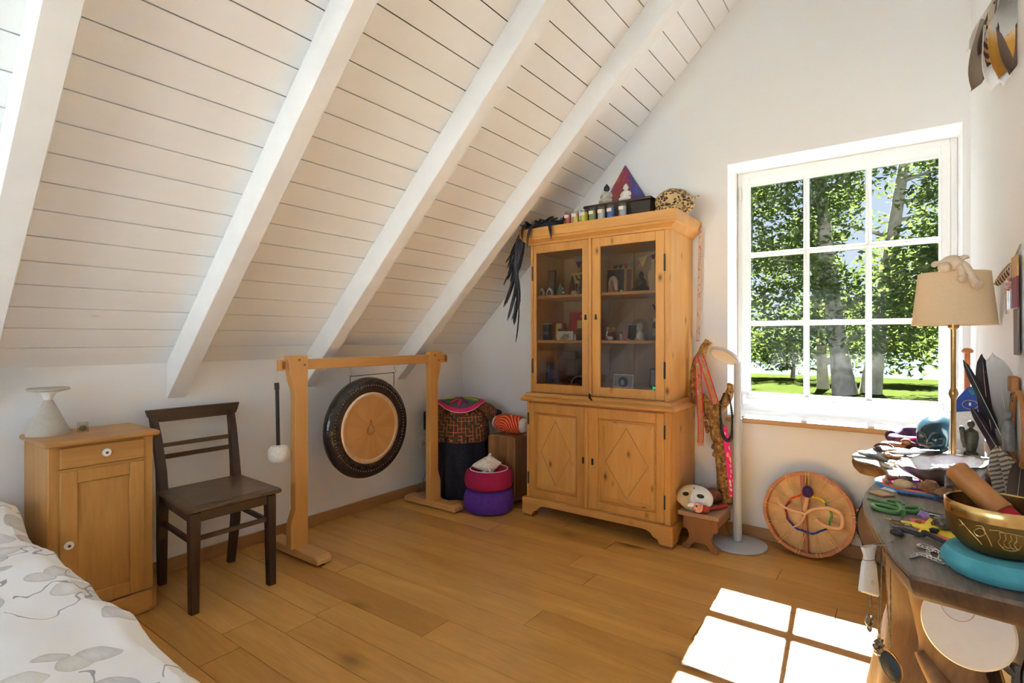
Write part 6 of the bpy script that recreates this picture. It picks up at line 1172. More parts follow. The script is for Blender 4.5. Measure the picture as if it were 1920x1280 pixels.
MB().lathe([(0.001, 0.0), (0.020, 0.0005), (0.0245, 0.005), (0.0255, 0.010), (0.0245, 0.014), (0.0255, 0.05), (0.026, 0.0535), (0.0255, 0.057), (0.026, L * 0.60), (0.0265, L * 0.62), (0.0275, L * 0.635), (0.0265, L * 0.65), (0.0275, L * 0.665), (0.024, L * 0.68)], (0, 0, 0), 32).apply(MM).build('handle', 'turned', mt, smooth=40)
MB().lathe([(0.024, L * 0.68), (0.025, L * 0.69), (0.024, L + 0.02), (0.018, L + 0.028), (0.001, L + 0.03)], (0, 0, 0), 32).apply(MM).build('felt_wrap', flat('red_felt', srgb(176, 26, 44), 0.9, var=0.2), mt, smooth=50)
# --- chain, black twig, papers, stones
cn = thing('silver_chain', 'heap of silver chain near the front corner of the slab', 'chain', (0.045, 1.655, TZ))
cp = spline([(0.020, 1.605, 0), (0.030, 1.625, 0), (0.042, 1.632, 0), (0.058, 1.618, 0), (0.075, 1.607, 0), (0.092, 1.600, 0), (0.070, 1.612, 0), (0.055, 1.640, 0), (0.055, 1.672, 0), (0.070, 1.690, 0), (0.058, 1.708, 0), (0.040, 1.712, 0), (0.036, 1.700, 0), (0.052, 1.690, 0), (0.074, 1.676, 0), (0.076, 1.650, 0), (0.072, 1.628, 0)], 4)
lk = None
for i, p in enumerate(cp):
    d = (cp[min(i + 1, len(cp) - 1)] - cp[max(i - 1, 0)]); a = math.atan2(d.y, d.x)
    m_ = MB().tube([(0.0068 * math.cos(2 * math.pi * k / 10), 0.0042 * math.sin(2 * math.pi * k / 10), 0) for k in range(10)], 0.0014, 6, closed=True)
    m_.apply(Matrix.Translation((p.x, p.y, TZ + 0.0035 + 0.003 * (i % 2))) @ Matrix.Rotation(a, 4, 'Z') @ Matrix.Rotation(R(35 if i % 2 else -35), 4, 'X')).build('link', 'chrome', cn, smooth=True)
o = MB().tube(spline([(-0.022, 1.782, TZ + 0.006), (0.0, 1.770, TZ + 0.008), (-0.012, 1.800, TZ + 0.009), (0.010, 1.795, TZ + 0.012), (0.045, 1.785, TZ + 0.010), (0.050, 1.800, TZ + 0.014), (0.075, 1.775, TZ + 0.010), (0.112, 1.752, TZ + 0.006)], 5), 0.0062, 8).build('iron_hook', 'char', smooth=True); tag(o, 'bent black iron hook lying before the star paper', 'hook')
sp_ = thing('star_paper', 'yellow paper star on pink paper pieces', 'paper', (0.075, 1.88, TZ))
MB().prism([(0.02, 1.96), (0.07, 1.975), (0.11, 1.93), (0.16, 1.86), (0.15, 1.80), (0.09, 1.80), (0.03, 1.87)], TZ + 0.0005, TZ + 0.002, 'z').build('pink_sheet', flat('coral_paper', srgb(226, 110, 104), 0.8), sp_)
st = []
for k in range(10):
    a = R(95 + 36 * k); r = (0.115 if k % 2 == 0 else 0.042) * (1.25 if k in (2,) else 1.0); st.append((0.075 + r * math.cos(a) * 0.82, 1.885 + r * math.sin(a)))
MB().prism(st, TZ + 0.002, TZ + 0.0035, 'z').build('yellow_star', flat('yellow_paper', srgb(238, 214, 60), 0.8), sp_)
def rock(label, p, r, mat, seed=0, rough=0.35, name='stone', seg=14, rings=9, group='stones on the slab'):
    o = MB().ball((p[0], p[1], TZ + r[2] * 0.93 + (p[2] if len(p) > 2 else 0)), r, seg, rings, lambda d: 1 + rough * nz(tuple(d * 1.7 + Vector((seed, seed * 2, 0))))).build(name, mat, smooth=30); return tag(o, label, 'stone', group)
M['smoky'] = flat('smoky_pyrite', srgb(96, 88, 76), 0.3, 0.3, var=0.5, scale=120, bump=0.4); M['amethyst'] = flat('amethyst', srgb(150, 118, 172), 0.3, var=0.3, scale=60); M['tanstone'] = flat('tan_stone', srgb(150, 104, 62), 0.6, var=0.3, scale=50, bump=0.3); M['paleston'] = flat('pale_pebble', srgb(182, 172, 154), 0.6, var=0.12); M['greyston'] = flat('grey_stone', srgb(122, 120, 118), 0.5, var=0.25, scale=40)
rock('rough grey-brown rock lying on the yellow star', (0.100, 1.895, 0.004), (0.030, 0.022, 0.019), 'smoky', 1)
rock('lilac amethyst piece behind the grey rock', (0.052, 1.975), (0.014, 0.012, 0.013), 'amethyst', 2)
rock('small amber stone on the yellow star', (0.040, 1.915, 0.004), (0.008, 0.007, 0.005), 'turned', 3)
rock('tiny black stone at the front of the star', (0.072, 1.845, 0.004), (0.011, 0.009, 0.007), 'char', 4)
for i, z in enumerate((0.0, 0.010, 0.019)):
    rock(('bottom', 'middle', 'top')[i] + ' flat pebble of the little stack at the slab edge', (-0.012, 1.848, z), (0.016 - 0.002 * i, 0.013, 0.006), ('greyston', 'tanstone', 'greyston')[i], 5 + i, 0.15, 'pebble')
o = MB().tube([(0.010 + 0.013 * math.cos(2 * math.pi * k / 20), 1.878 + 0.010 * math.sin(2 * math.pi * k / 20), TZ + 0.0055) for k in range(20)], 0.0018, 6, closed=True).build('finger_ring', 'gold', smooth=True); tag(o, 'golden finger ring lying on the star paper', 'ring')
o = MB().prism([(0.128, 1.845), (0.150, 1.838), (0.142, 1.862)], TZ + 0.0036, TZ + 0.007, 'z').build('triangle_charm', 'pewter'); tag(o, 'small dark triangle charm on the star tip', 'charm')
pk = thing('pocket_knife', 'silver multi-tool lying behind the grey rock', 'knife', (0.085, 2.04, TZ))
MB().prism([(0.035, 2.030), (0.125, 2.005), (0.130, 2.020), (0.040, 2.048)], TZ, TZ + 0.009, 'z').build('handle', 'chrome', pk, bevel=0.002); MB().prism([(0.125, 2.010), (0.150, 1.998), (0.132, 2.018)], TZ + 0.003, TZ + 0.0045, 'z').build('blade', 'chrome', pk); MB().prism([(0.045, 2.036), (0.110, 2.017), (0.112, 2.026), (0.048, 2.044)], TZ + 0.009, TZ + 0.0105, 'z').build('grip', 'char', pk)
o = MB().tube([(0.128 + 0.014 * math.cos(2 * math.pi * k / 20), 2.060 + 0.012 * math.sin(2 * math.pi * k / 20), TZ + 0.003) for k in range(20)], 0.003, 6, closed=True).build('silver_bracelet', 'chrome', smooth=True); tag(o, 'small silver bracelet behind the multi-tool', 'bracelet')
# --- scissors
sx = thing('scissors', 'scissors with green plastic handles at the slab edge', 'scissors', (-0.02, 2.06, TZ))
M['greenpl'] = flat('green_plastic', srgb(76, 128, 66), 0.4, var=0.08)
def loop_(cx, cy, rx, ry, rot, r=0.0065):
    return MB().tube([(cx + rx * math.cos(a) * math.cos(rot) - ry * math.sin(a) * math.sin(rot), cy + rx * math.cos(a) * math.sin(rot) + ry * math.sin(a) * math.cos(rot), TZ + r * 1.05) for a in [2 * math.pi * k / 28 for k in range(28)]], r, 8, closed=True)
loop_(-0.038, 2.010, 0.040, 0.026, R(-40)).build('handle', 'greenpl', sx, smooth=True); m_ = loop_(-0.018, 2.072, 0.024, 0.020, R(20), 0.005); m_.v = [(a, b_, c + 0.007) for a, b_, c in m_.v]; m_.build('handle', 'greenpl', sx, smooth=True); loop_(0.026, 2.045, 0.030, 0.018, R(60)).build('handle', 'greenpl', sx, smooth=True)
MB().tube([(0.002, 1.985, TZ + 0.008), (0.0, 2.03, TZ + 0.011), (-0.012, 2.06, TZ + 0.013)], [0.009, 0.010, 0.006], 8).build('pivot', 'greenpl', sx, smooth=True)
MB().tube([(-0.040, 2.080, TZ + 0.006), (-0.070, 2.105, TZ + 0.006), (-0.090, 2.112, TZ + 0.005)], [0.007, 0.006, 0.003], 8).build('blade_sheath', 'greenpl', sx, smooth=True)
o = MB().prism([(-0.092, 2.205), (-0.060, 2.255), (-0.015, 2.205), (-0.050, 2.170)], TZ, TZ + 0.006, 'z').build('wood_chip', 'p_tan', bevel=0.002); tag(o, 'flat tan wood chip at the slab edge', 'chip')
o = MB().prism([(-0.060, 2.285), (-0.045, 2.325), (-0.012, 2.270), (-0.022, 2.255)], TZ, TZ + 0.004, 'z').build('paper_scrap', 'p_white', bevel=0.001); tag(o, 'small white paper scrap beside the woven mat', 'paper')
# --- woven mat with shell, stones, jar
mm = thing('woven_mat', 'round woven mat in blue, orange and violet rings', 'mat', (0.060, 2.40, TZ))
for r0, r1, m2, z in ((0.118, 0.132, 'skyblue', 0.006), (0.104, 0.118, 'orange', 0.0055), (0.092, 0.104, 'p_cream', 0.005), (0.078, 0.092, 'magenta', 0.005), (0.050, 0.078, 'violet', 0.0045), (0.002, 0.050, 'p_cream', 0.004)):
    m_ = MB().lathe([(r0, 0.0005), (r0, z), ((r0 + r1) / 2, z + 0.0018), (r1, z), (r1, 0.0005)], (0, 0, 0), 48, cap=False); m_.apply(Matrix.Translation((0.052, 2.405, TZ)) @ Matrix.Diagonal((1.0, 1.05, 1, 1))); m_.build('woven_ring', m2, mm, smooth=50)
for k in range(10): a = 2 * math.pi * k / 10; MB().tube([(0.052 + 0.02 * math.cos(a), 2.405 + 0.02 * math.sin(a), TZ + 0.0062), (0.052 + 0.074 * math.cos(a + 0.2), 2.405 + 0.078 * math.sin(a + 0.2), TZ + 0.0075)], 0.002, 5).build('woven_line', 'pink' if k % 2 else 'p_white', mm)
sh = thing('seashell', 'pale ribbed seashell on the woven mat', 'shell', (0.004, 2.34, TZ + 0.008))
MB().ball((0.004, 2.335, TZ + 0.017), (0.030, 0.024, 0.016), 30, 10, lambda d: 1 + 0.035 * math.sin(14 * math.atan2(d.y, d.x))).build('shell', flat('pale_shell', srgb(212, 186, 140), 0.5), sh, smooth=True)
o = MB().tube(spline([(-0.035, 2.345, TZ + 0.012), (-0.050, 2.42, TZ + 0.012), (-0.010, 2.455, TZ + 0.014), (0.010, 2.42, TZ + 0.012)], 5), [0.004 + 0.006 * math.sin(math.pi * i / 15) for i in range(16)], 8).build('pepper_pod', 'tanstone', smooth=True); tag(o, 'curled tan seed pod on the woven mat', 'pod')
rock('brown bead-like spiral stone at the mat centre', (0.015, 2.43, 0.006), (0.020, 0.016, 0.012), 'pewter', 13)
rock('split brown stone at the mat front', (0.078, 2.305, 0.007), (0.026, 0.020, 0.022), 'tanstone', 14)
rock('brown block stone right of the split stone', (0.118, 2.275, 0.004), (0.030, 0.024, 0.016), 'tanstone', 15, 0.25)
o = MB().tube(spline([(-0.010, 2.245, TZ + 0.004), (0.03, 2.235, TZ + 0.005), (0.07, 2.235, TZ + 0.005), (0.11, 2.215, TZ + 0.004), (0.145, 2.200, TZ + 0.004)], 6), 0.0042, 7).build('braided_cord', flat('braided_cord', srgb(70, 64, 84), 0.8, var=0.7, scale=160), smooth=True); tag(o, 'dark braided cord along the front of the mat', 'cord')
gj = thing('glass_jar', 'small clear glass jar with golden coils beside the striker', 'jar', (0.140, 2.19, TZ))
MB().lathe([(0.001, 0.0), (0.028, 0.001), (0.0285, 0.095), (0.0265, 0.095), (0.026, 0.004), (0.001, 0.003)], (0.140, 2.190, TZ), 24, cap=False).build('glass', 'jar', gj, smooth=50)
for i in range(4): MB().tube([(0.140 + 0.019 * math.cos(2 * math.pi * k / 18), 2.190 + 0.019 * math.sin(2 * math.pi * k / 18), TZ + 0.009 + 0.008 * i + 0.002 * math.sin(k)) for k in range(18)], 0.0032, 6, closed=True).build('coil', 'gold', gj, smooth=True)
# --- abalone shell with feather
t = NT('abalone_outside'); v = t.coord(); t.col(t.ramp(t.noise(v, 14, 5, 0.6), [(0.3, srgb(70, 58, 50)), (0.6, srgb(134, 118, 104)), (0.8, srgb(170, 158, 150))])); t.bump(t.noise(v, 26, 4), 0.8, 0.008); M['abalone'] = t.p(Roughness=0.5)
t = NT('mother_of_pearl'); v = t.coord(); t.col(t.ramp(t.noise(v, 18, 3, 0.5, 1.0), [(0.25, srgb(150, 160, 160)), (0.45, srgb(196, 196, 192)), (0.6, srgb(190, 170, 180)), (0.75, srgb(160, 186, 176))])); t.bump(t.noise(v, 30, 3), 0.4, 0.004); M['pearl'] = t.p(Roughness=0.25, Metallic=0.35)
ab = thing('abalone_shell', 'large silvery abalone shell bowl behind the woven mat', 'shell', (0.120, 2.46, TZ))
def aba(r0, o):
    def f(u, v_):
        a = 2 * math.pi * u; r = 0.02 + 0.98 * v_; x = 0.138 * r * math.cos(a); y = 0.100 * r * math.sin(a); z = 0.088 * r ** 2.0 * (0.85 + 0.25 * math.cos(a - 0.4)) + 0.006 * nz((x * 30, y * 30, 2.0)) + 0.003 * math.sin(10 * a) * r
        return Vector((0.122 + x, 2.468 + y * 1.0, TZ + 0.010 + o + z))
    return f
MB().sheet(aba(0, 0.0), 56, 14, 0.007).build('outside', 'abalone', ab, smooth=True); MB().sheet(lambda u, v_: Vector(aba(0, 0.005)(u, v_ * 0.95)), 56, 12, 0.002).build('inside', 'pearl', ab, smooth=True)
M['featherdk'] = flat('dark_brown_feather', srgb(46, 38, 40), 0.7, var=0.4, scale=60)
fd = feather(None, (0.115, 2.535, TZ + 0.116), (-0.045, 2.655, TZ + 0.070), (0.4, 0.6, 0.5), 0.030, 'featherdk', quill='quill_pale'); tag(fd, 'dark feather lying across the abalone shell rim', 'feather')
M['crumple'] = flat('crumpled_silver_leaf', srgb(190, 188, 192), 0.35, 0.2, var=0.3, scale=60, bump=0.5)
o = MB().ball((0.145, 2.465, TZ + 0.056), (0.060, 0.040, 0.022), 24, 14, lambda d: 1 + 0.45 * nz(tuple(d * 4.0))).build('sage_bundle', 'crumple', smooth=60); tag(o, 'crumpled silvery sage leaves inside the abalone shell', 'herb bundle')
# --- far end: slate, skull, pouch, figures
o = MB().prism([(-0.165, 2.93), (-0.120, 2.985), (0.01, 2.86), (0.015, 2.79), (-0.045, 2.80)], TZ, TZ + 0.014, 'z').build('slate_slab', 'greyston', bevel=0.004); tag(o, 'grey slate piece on the pointed slab corner', 'slate')
rock('brown flint lying on the grey slate piece', (-0.030, 2.845, 0.013), (0.038, 0.030, 0.014), 'tanstone', 31)
rock('white quartz block before the slate', (-0.042, 2.675), (0.020, 0.018, 0.011), 'paleston', 32, 0.25)
rock('second white quartz block behind the first', (-0.030, 2.730), (0.018, 0.018, 0.013), 'paleston', 33, 0.25)
bl_ = thing('bead_bracelet', 'dark bead bracelet lying on the far part of the slab', 'bracelet', (-0.075, 3.13, TZ))
for k in range(26):
    a = 2 * math.pi * k / 26; MB().ball((-0.066 + 0.040 * math.cos(a), 3.085 + 0.048 * math.sin(a), TZ + 0.006 + (0.018 * max(0, math.sin(a)))), 0.0058, 8, 6).build('bead', 'darkbox', bl_, smooth=True)
rock('heap of reddish dried berries inside the bracelet', (-0.066, 3.085), (0.028, 0.030, 0.010), 'gourd2', 35, 0.5)
ps = thing('purple_shawl', 'folded purple woven shawl behind the skull', 'shawl', (0.035, 3.35, TZ))
M['shawl'] = flat('purple_weave', srgb(74, 44, 66), 0.95, var=0.55, scale=40, bump=0.3)
MB().tube(spline([(-0.035, 3.30, TZ + 0.028), (0.01, 3.24, TZ + 0.028), (0.08, 3.24, TZ + 0.030), (0.15, 3.28, TZ + 0.030)], 6), 0.028, 12).build('front_roll', 'shawl', ps, smooth=True); MB().tube(spline([(-0.040, 3.31, TZ + 0.035), (0.00, 3.38, TZ + 0.050), (0.07, 3.38, TZ + 0.058), (0.15, 3.36, TZ + 0.055)], 6), 0.032, 12).build('back_roll', 'shawl', ps, smooth=True)
MB().tube(spline([(0.0, 3.215, TZ + 0.035), (0.05, 3.213, TZ + 0.050), (0.12, 3.235, TZ + 0.055)], 6), 0.004, 6).build('stripe', 'pink', ps)
for i, (x, y, lab, m2) in enumerate(((-0.010, 3.000, 'smooth brown carved bird lying before the shawl', 'turned'), (-0.042, 3.172, 'darker carved bird right behind the smooth one', 'stool'))):
    b2 = thing('carved_bird', lab, 'carving', (x, y, TZ), 'carved birds'); MB().ball((x, y, TZ + 0.017), (0.062, 0.024, 0.017), 20, 10, lambda d: 1 - 0.3 * max(0, -d.x)).build('body', m2, b2, smooth=True); MB().ball((x + 0.060, y, TZ + 0.026 + 0.012 * i), (0.020, 0.016, 0.016), 14, 10).build('head', m2, b2, smooth=True); MB().cyl((x + 0.074, y, TZ + 0.026 + 0.012 * i), (x + 0.096, y - 0.004, TZ + 0.022 + 0.012 * i), 0.006, 0.001, 8).build('beak', 'char', b2)
SK = thing('stone_skull', 'dark teal carved stone skull on the slab under the window', 'skull', (0.135, 3.13, TZ))
t = NT('dark_teal_stone'); v = t.coord(); t.col(t.mix(t.noise(v, 12, 4), srgb(8, 28, 35), srgb(24, 60, 68))); M['skull'] = t.p(Roughness=0.22)
sc0 = Vector((0.135, 3.145, TZ + 0.088)); SR = Matrix.Translation(sc0) @ Matrix.Rotation(R(-22), 4, 'Z')
def skd(d):
    g = lambda v_, w: math.exp(-((d - Vector(v_).normalized()).length / w) ** 2)
    r = 1.0 + 0.05 * g((0, 0.9, 0.25), 0.5)
    for sg in (-1, 1):
        r -= 0.26 * g((sg * 0.40, -0.88, -0.12), 0.23); r += 0.10 * g((sg * 0.62, -0.68, -0.42), 0.22); r += 0.05 * g((sg * 0.35, -0.90, 0.22), 0.25); r -= 0.10 * g((sg * 0.95, -0.1, -0.35), 0.32)
    r -= 0.13 * g((0, -0.93, -0.36), 0.11); r += 0.07 * g((0, -0.95, -0.12), 0.12); r += 0.14 * g((0, -0.72, -0.72), 0.35); r -= 0.03 * g((0, -0.80, -0.62), 0.05)
    if d.z < -0.45: r *= 1 - 0.22 * (-d.z - 0.45) * (1 if d.y > -0.2 else 0.3)
    return r
MB().ball((0, 0, 0), (0.078, 0.098, 0.087), 64, 44, skd).apply(SR).build('cranium', 'skull', SK, smooth=80)
m_ = MB(); 
for k in range(7): a = R(-90 + (k - 3) * 13); m_.ball((0.062 * math.cos(a), 0.082 * math.sin(a) - 0.004, -0.062), (0.0065, 0.006, 0.010), 8, 6)
m_.apply(SR).build('teeth', 'skull', SK, smooth=True)
# --- table lamp by the wall
lm = thing('shade_lamp', 'slim brass table lamp with beige linen shade at the right wall', 'lamp', (0.160, 2.628, TZ))
t = NT('beige_linen'); v = t.coord(); wv = t.noise(t.vmath('MULTIPLY', v, (1, 1, 6)), 120, 2); wh = t.noise(t.vmath('MULTIPLY', v, (6, 6, 1)), 120, 2); f_ = t.math('MULTIPLY', t.math('ADD', wv, wh), 0.5); t.col(t.mix(f_, srgb(194, 164, 128), srgb(230, 206, 172))); t.bump(f_, 0.4, 0.002); M['linen'] = t.p(Roughness=0.95)
def sheetcone(u, v_): a = 2 * math.pi * u; r = 0.127 - 0.020 * v_; return Vector((0.160 + r * math.cos(a), 2.628 + r * math.sin(a), 1.333 + 0.193 * v_))
MB().sheet(sheetcone, 64, 3, 0.003).build('shade', 'linen', lm, smooth=True)
for r, z in ((0.127, 1.333), (0.107, 1.526)): MB().tube([(0.160 + r * math.cos(2 * math.pi * k / 64), 2.628 + r * math.sin(2 * math.pi * k / 64), z) for k in range(64)], 0.0028, 6, closed=True).build('shade_hem', 'linen', lm, smooth=True)
MB().lathe([(0.055, 0.0), (0.055, 0.008), (0.030, 0.018), (0.012, 0.030), (0.0085, 0.045), (0.0085, 0.300), (0.012, 0.308), (0.016, 0.322), (0.012, 0.336), (0.0085, 0.342), (0.0085, 0.565), (0.017, 0.572), (0.019, 0.590), (0.012, 0.596), (0.012, 0.640), (0.001, 0.642)], (0.160, 2.628, TZ), 24).build('pole', 'brass', lm, smooth=40)
for k in range(3): a = 2 * math.pi * k / 3; MB().tube([(0.160 + 0.012 * math.cos(a), 2.628 + 0.012 * math.sin(a), 1.39), (0.160 + 0.106 * math.cos(a), 2.628 + 0.106 * math.sin(a), 1.520)], 0.0016, 5).build('shade_strut', 'brass', lm)
MB().ball((0.160, 2.628, 1.425), (0.026, 0.026, 0.034), 16, 10).build('bulb', 'porcelain', lm, smooth=True)
lf = thing('limp_figure', 'cream clay figure sitting on the lampshade rim with dangling legs', 'figurine', (0.170, 2.525, 1.50))
M['clay'] = flat('cream_clay', srgb(206, 186, 162), 0.7, var=0.10, scale=40)
MB().ball((0.150, 2.522, 1.556), (0.034, 0.030, 0.028), 18, 12).build('body', 'clay', lf, smooth=True)
MB().ball((0.128, 2.500, 1.540), (0.021, 0.022, 0.019), 16, 10).build('head', 'clay', lf, smooth=True); MB().tube(spline([(0.122, 2.520, 1.560), (0.104, 2.520, 1.557), (0.092, 2.515, 1.548)], 4), [0.008] * 4 + [0.010] * 3 + [0.008, 0.004], 8).build('arm', 'clay', lf, smooth=True)
MB().tube(spline([(0.160, 2.515, 1.560), (0.185, 2.512, 1.574), (0.190, 2.510, 1.568)], 3), [0.010] * 3 + [0.008] * 4, 8).build('arm', 'clay', lf, smooth=True)
for x0, x1, z1 in ((0.165, 0.178, 1.492), (0.180, 0.214, 1.468)): MB().tube(spline([(x0, 2.520, 1.548), (x0 + 0.010, 2.503, 1.530), (x1, 2.502 + 0.006, z1 + 0.012), (x1 + 0.010, 2.502, z1)], 5), [0.014] * 5 + [0.013] * 5 + [0.017] * 5 + [0.010], 10).build('leg', 'clay', lf, smooth=True)
# --- corner by the window: rod, card, box, statue, bottle
o = MB().lathe([(0.010, 0.0), (0.012, 0.30), (0.011, 0.440), (0.010, 0.458), (0.022, 0.462), (0.024, 0.472), (0.014, 0.482), (0.001, 0.484)], (0.262, 3.44, TZ), 16).build('wooden_rod', 'hoop', smooth=40); tag(o, 'brown wooden rod with mushroom head in the window corner', 'rod')
cdm = thing('emblem_card', 'tall arched card, blue top with round gold emblem, white below', 'card', (0.225, 3.02, TZ))
CM = Matrix.Translation((0.228, 3.020, TZ)) @ Matrix.Rotation(R(-6), 4, 'Z') @ Matrix.Rotation(R(-8), 4, 'X')
MB().prism([(-0.062, 0.0), (0.058, 0.0), (0.058, 0.225), (-0.058, 0.205)], -0.003, 0.003, 'y').apply(CM).build('white_part', 'p_white', cdm)
MB().prism([(-0.058, 0.205), (0.058, 0.225), (0.060, 0.260), (0.046, 0.295), (0.024, 0.328), (0.0, 0.318), (-0.030, 0.275)], -0.0035, 0.0035, 'y').apply(CM).build('blue_part', 'blue_t', cdm)
MB().prism([(0.003, 0.306), (0.024, 0.333), (0.030, 0.295), (0.016, 0.285)], -0.0045, 0.004, 'y').apply(CM).build('teal_tip', 'teal_t', cdm)
MB().tube([CM @ Vector((0.010 + 0.026 * math.cos(2 * math.pi * k / 28), -0.0042, 0.245 + 0.019 * math.sin(2 * math.pi * k / 28))) for k in range(28)], 0.0011, 5, closed=True).build('emblem_ring', 'p_gold', cdm); MB().ball(CM @ Vector((0.010, -0.004, 0.247)), (0.004, 0.0015, 0.008), 8, 6).build('emblem_mark', 'p_white', cdm)
kb = thing('trinket_box', 'black lacquer box with mirror lid under the dark statue', 'box', (0.215, 2.95, TZ))
MB().box(0.165, 0.275, 2.905, 2.985, TZ, TZ + 0.042).build('body', 'black', kb, bevel=0.003); MB().box(0.170, 0.270, 2.910, 2.980, TZ + 0.042, TZ + 0.0445).build('mirror_lid', 'chrome', kb)
du = thing('praying_statue', 'dark greenish praying couple statue on the black box', 'statue', (0.232, 2.945, TZ + 0.0445))
M['verdigris'] = flat('dark_verdigris', srgb(62, 66, 54), 0.5, 0.3, var=0.4, scale=60)
MB().lathe([(0.024, 0.0), (0.024, 0.008), (0.016, 0.014), (0.022, 0.040), (0.026, 0.075), (0.023, 0.098), (0.008, 0.108), (0.006, 0.112)], (0.236, 2.945, TZ + 0.0445), 16).build('robe', 'verdigris', du, smooth=True); MB().ball((0.236, 2.943, TZ + 0.172), (0.013, 0.014, 0.016), 14, 10).build('head', 'verdigris', du, smooth=True)
MB().tube(spline([(0.220, 2.940, TZ + 0.075), (0.212, 2.935, TZ + 0.110), (0.206, 2.930, TZ + 0.150), (0.204, 2.930, TZ + 0.164)], 4), [0.012] * 5 + [0.010] * 5 + [0.007, 0.006, 0.003], 10).build('raised_hand', 'verdigris', du, smooth=True)
o = MB().lathe([(0.016, 0), (0.020, 0.012), (0.018, 0.013), (0.001, 0.005)], (0.188, 2.940, TZ + 0.0445), 20).build('salt_dish', 'porcelain', smooth=True); tag(o, 'tiny white dish on the black box', 'dish')
rock('large pale oval pebble before the black box', (0.232, 2.80, 0), (0.036, 0.028, 0.022), 'paleston', 41, 0.12)
rock('tan flat stone between shell and pale pebble', (0.170, 2.72, 0), (0.034, 0.024, 0.016), 'tanstone', 42, 0.2)
bo_ = thing('cork_bottle', 'glass bottle with wide cork and amber beads by the wall', 'bottle', (0.250, 2.39, TZ))
MB().lathe([(0.001, 0.0), (0.028, 0.001), (0.030, 0.01), (0.030, 0.120), (0.022, 0.140), (0.0215, 0.160), (0.0195, 0.160), (0.0195, 0.140), (0.027, 0.118), (0.027, 0.006), (0.001, 0.005)], (0.250, 2.39, TZ), 24, cap=False).build('glass', 'jar', bo_, smooth=40); MB().lathe([(0.018, 0.145), (0.0245, 0.152), (0.026, 0.180), (0.025, 0.183), (0.001, 0.184)], (0.250, 2.39, TZ), 20).build('cork', flat('pale_cork', srgb(206, 176, 150), 0.8, var=0.15, scale=90), bo_, smooth=40)
for i in range(16): a = i * 2.4; MB().ball((0.250 + 0.014 * math.cos(a), 2.39 + 0.014 * math.sin(a), TZ + 0.015 + 0.0058 * i), 0.009, 8, 6).build('bead', 'orange' if i % 2 else 'p_gold', bo_, smooth=True)
kx = thing('black_book', 'small dark blue-black book standing behind the striker', 'book', (0.262, 2.60, TZ))
MB().box(0.235, 0.287, 2.588, 2.613, TZ, TZ + 0.095).build('cover', 'p_navy', kx, bevel=0.002); MB().box(0.237, 0.289, 2.591, 2.610, TZ + 0.002, TZ + 0.093).build('pages', 'p_cream', kx)
rock('grey domed stone by the wall behind the striped feathers', (0.256, 2.31, 0.09), (0.030, 0.040, 0.026), 'greyston', 44, 0.1)
rock('dark rough stone supporting the grey domed stone', (0.252, 2.31, 0), (0.034, 0.046, 0.048), 'darkbox', 45, 0.3)
rock('cluster of dark lava stone behind the bowl', (0.205, 2.12, 0), (0.040, 0.045, 0.034), 'darkbox', 46, 0.5)
# --- feathers standing at the wall
def fmat(name, stops, mode='UV', scale=1.0, wave=None):
    t = NT(name); uv = t.coord('UV'); sp = t.n('ShaderNodeSeparateXYZ'); t.set(sp.inputs[0], uv); f = sp.outputs['X']
    if wave:
        w = t.n('ShaderNodeTexWave', bands_direction='X'); t.set(w.inputs['Vector'], uv); w.inputs['Scale'].default_value = wave; w.inputs['Distortion'].default_value = 1.5; f = w.outputs['Fac']
    c = t.ramp(t.math('ADD', f, t.math('MULTIPLY', t.math('SUBTRACT', t.noise(t.vmath('MULTIPLY', uv, (6, 40, 1)), 1.0, 3), 0.5), 0.12)), stops); t.col(c); t.bump(t.noise(t.vmath('MULTIPLY', uv, (60, 8, 1)), 1, 2), 0.2, 0.001); return t.p(Roughness=0.7)
M['f_stripe'] = fmat('barred_feather', [(0.30, srgb(112, 92, 78)), (0.48, srgb(150, 134, 118)), (0.62, srgb(226, 208, 172)), (0.9, srgb(190, 176, 158))], wave=4.2)
M['f_white'] = fmat('white_feather', [(0.0, srgb(226, 222, 216)), (1.0, srgb(240, 240, 240))]); M['f_greybr'] = fmat('grey_brown_feather', [(0.0, srgb(196, 184, 170)), (0.5, srgb(158, 140, 124)), (1.0, srgb(104, 86, 72))]); M['f_brown'] = fmat('brown_feather', [(0.0, srgb(160, 140, 124)), (0.4, srgb(104, 84, 72)), (1.0, srgb(70, 52, 46))]); M['f_amber'] = fmat('amber_feather', [(0.0, srgb(220, 206, 190)), (0.45, srgb(206, 180, 140)), (0.6, srgb(176, 124, 40)), (1.0, srgb(150, 98, 30))]); M['f_dkred'] = fmat('maroon_black_feather', [(0.0, srgb(110, 92, 88)), (0.35, srgb(60, 40, 46)), (1.0, srgb(34, 22, 28))]); M['f_hawk'] = fmat('barred_brown_feather', [(0.35, srgb(66, 44, 36)), (0.55, srgb(112, 76, 54)), (0.75, srgb(186, 150, 110))], wave=2.6); M['f_grey'] = fmat('pale_grey_feather', [(0.0, srgb(112, 106, 100)), (0.5, srgb(150, 145, 140)), (0.85, srgb(196, 194, 190)), (1.0, srgb(226, 226, 226))])
def fthing(label, *a, **k):
    g = k.pop('group', 'feathers standing behind the slab table'); o = feather(None, *a, **k); return tag(o, label, 'feather', g)
fthing('tall pale grey feather standing at the right wall', (0.280, 2.320, 0.860), (0.236, 2.298, 1.236), (0.9, -0.1, 0.2), 0.080, 'f_grey', nu=16, bend=(0.010, 0, 0))
fthing('broad black feather edge just left of the tall grey feather', (0.252, 2.325, 0.880), (0.212, 2.302, 1.232), (0.9, 0.4, 0.2), 0.046, 'f_dkred', nu=14, bend=(-0.006, -0.004, 0))
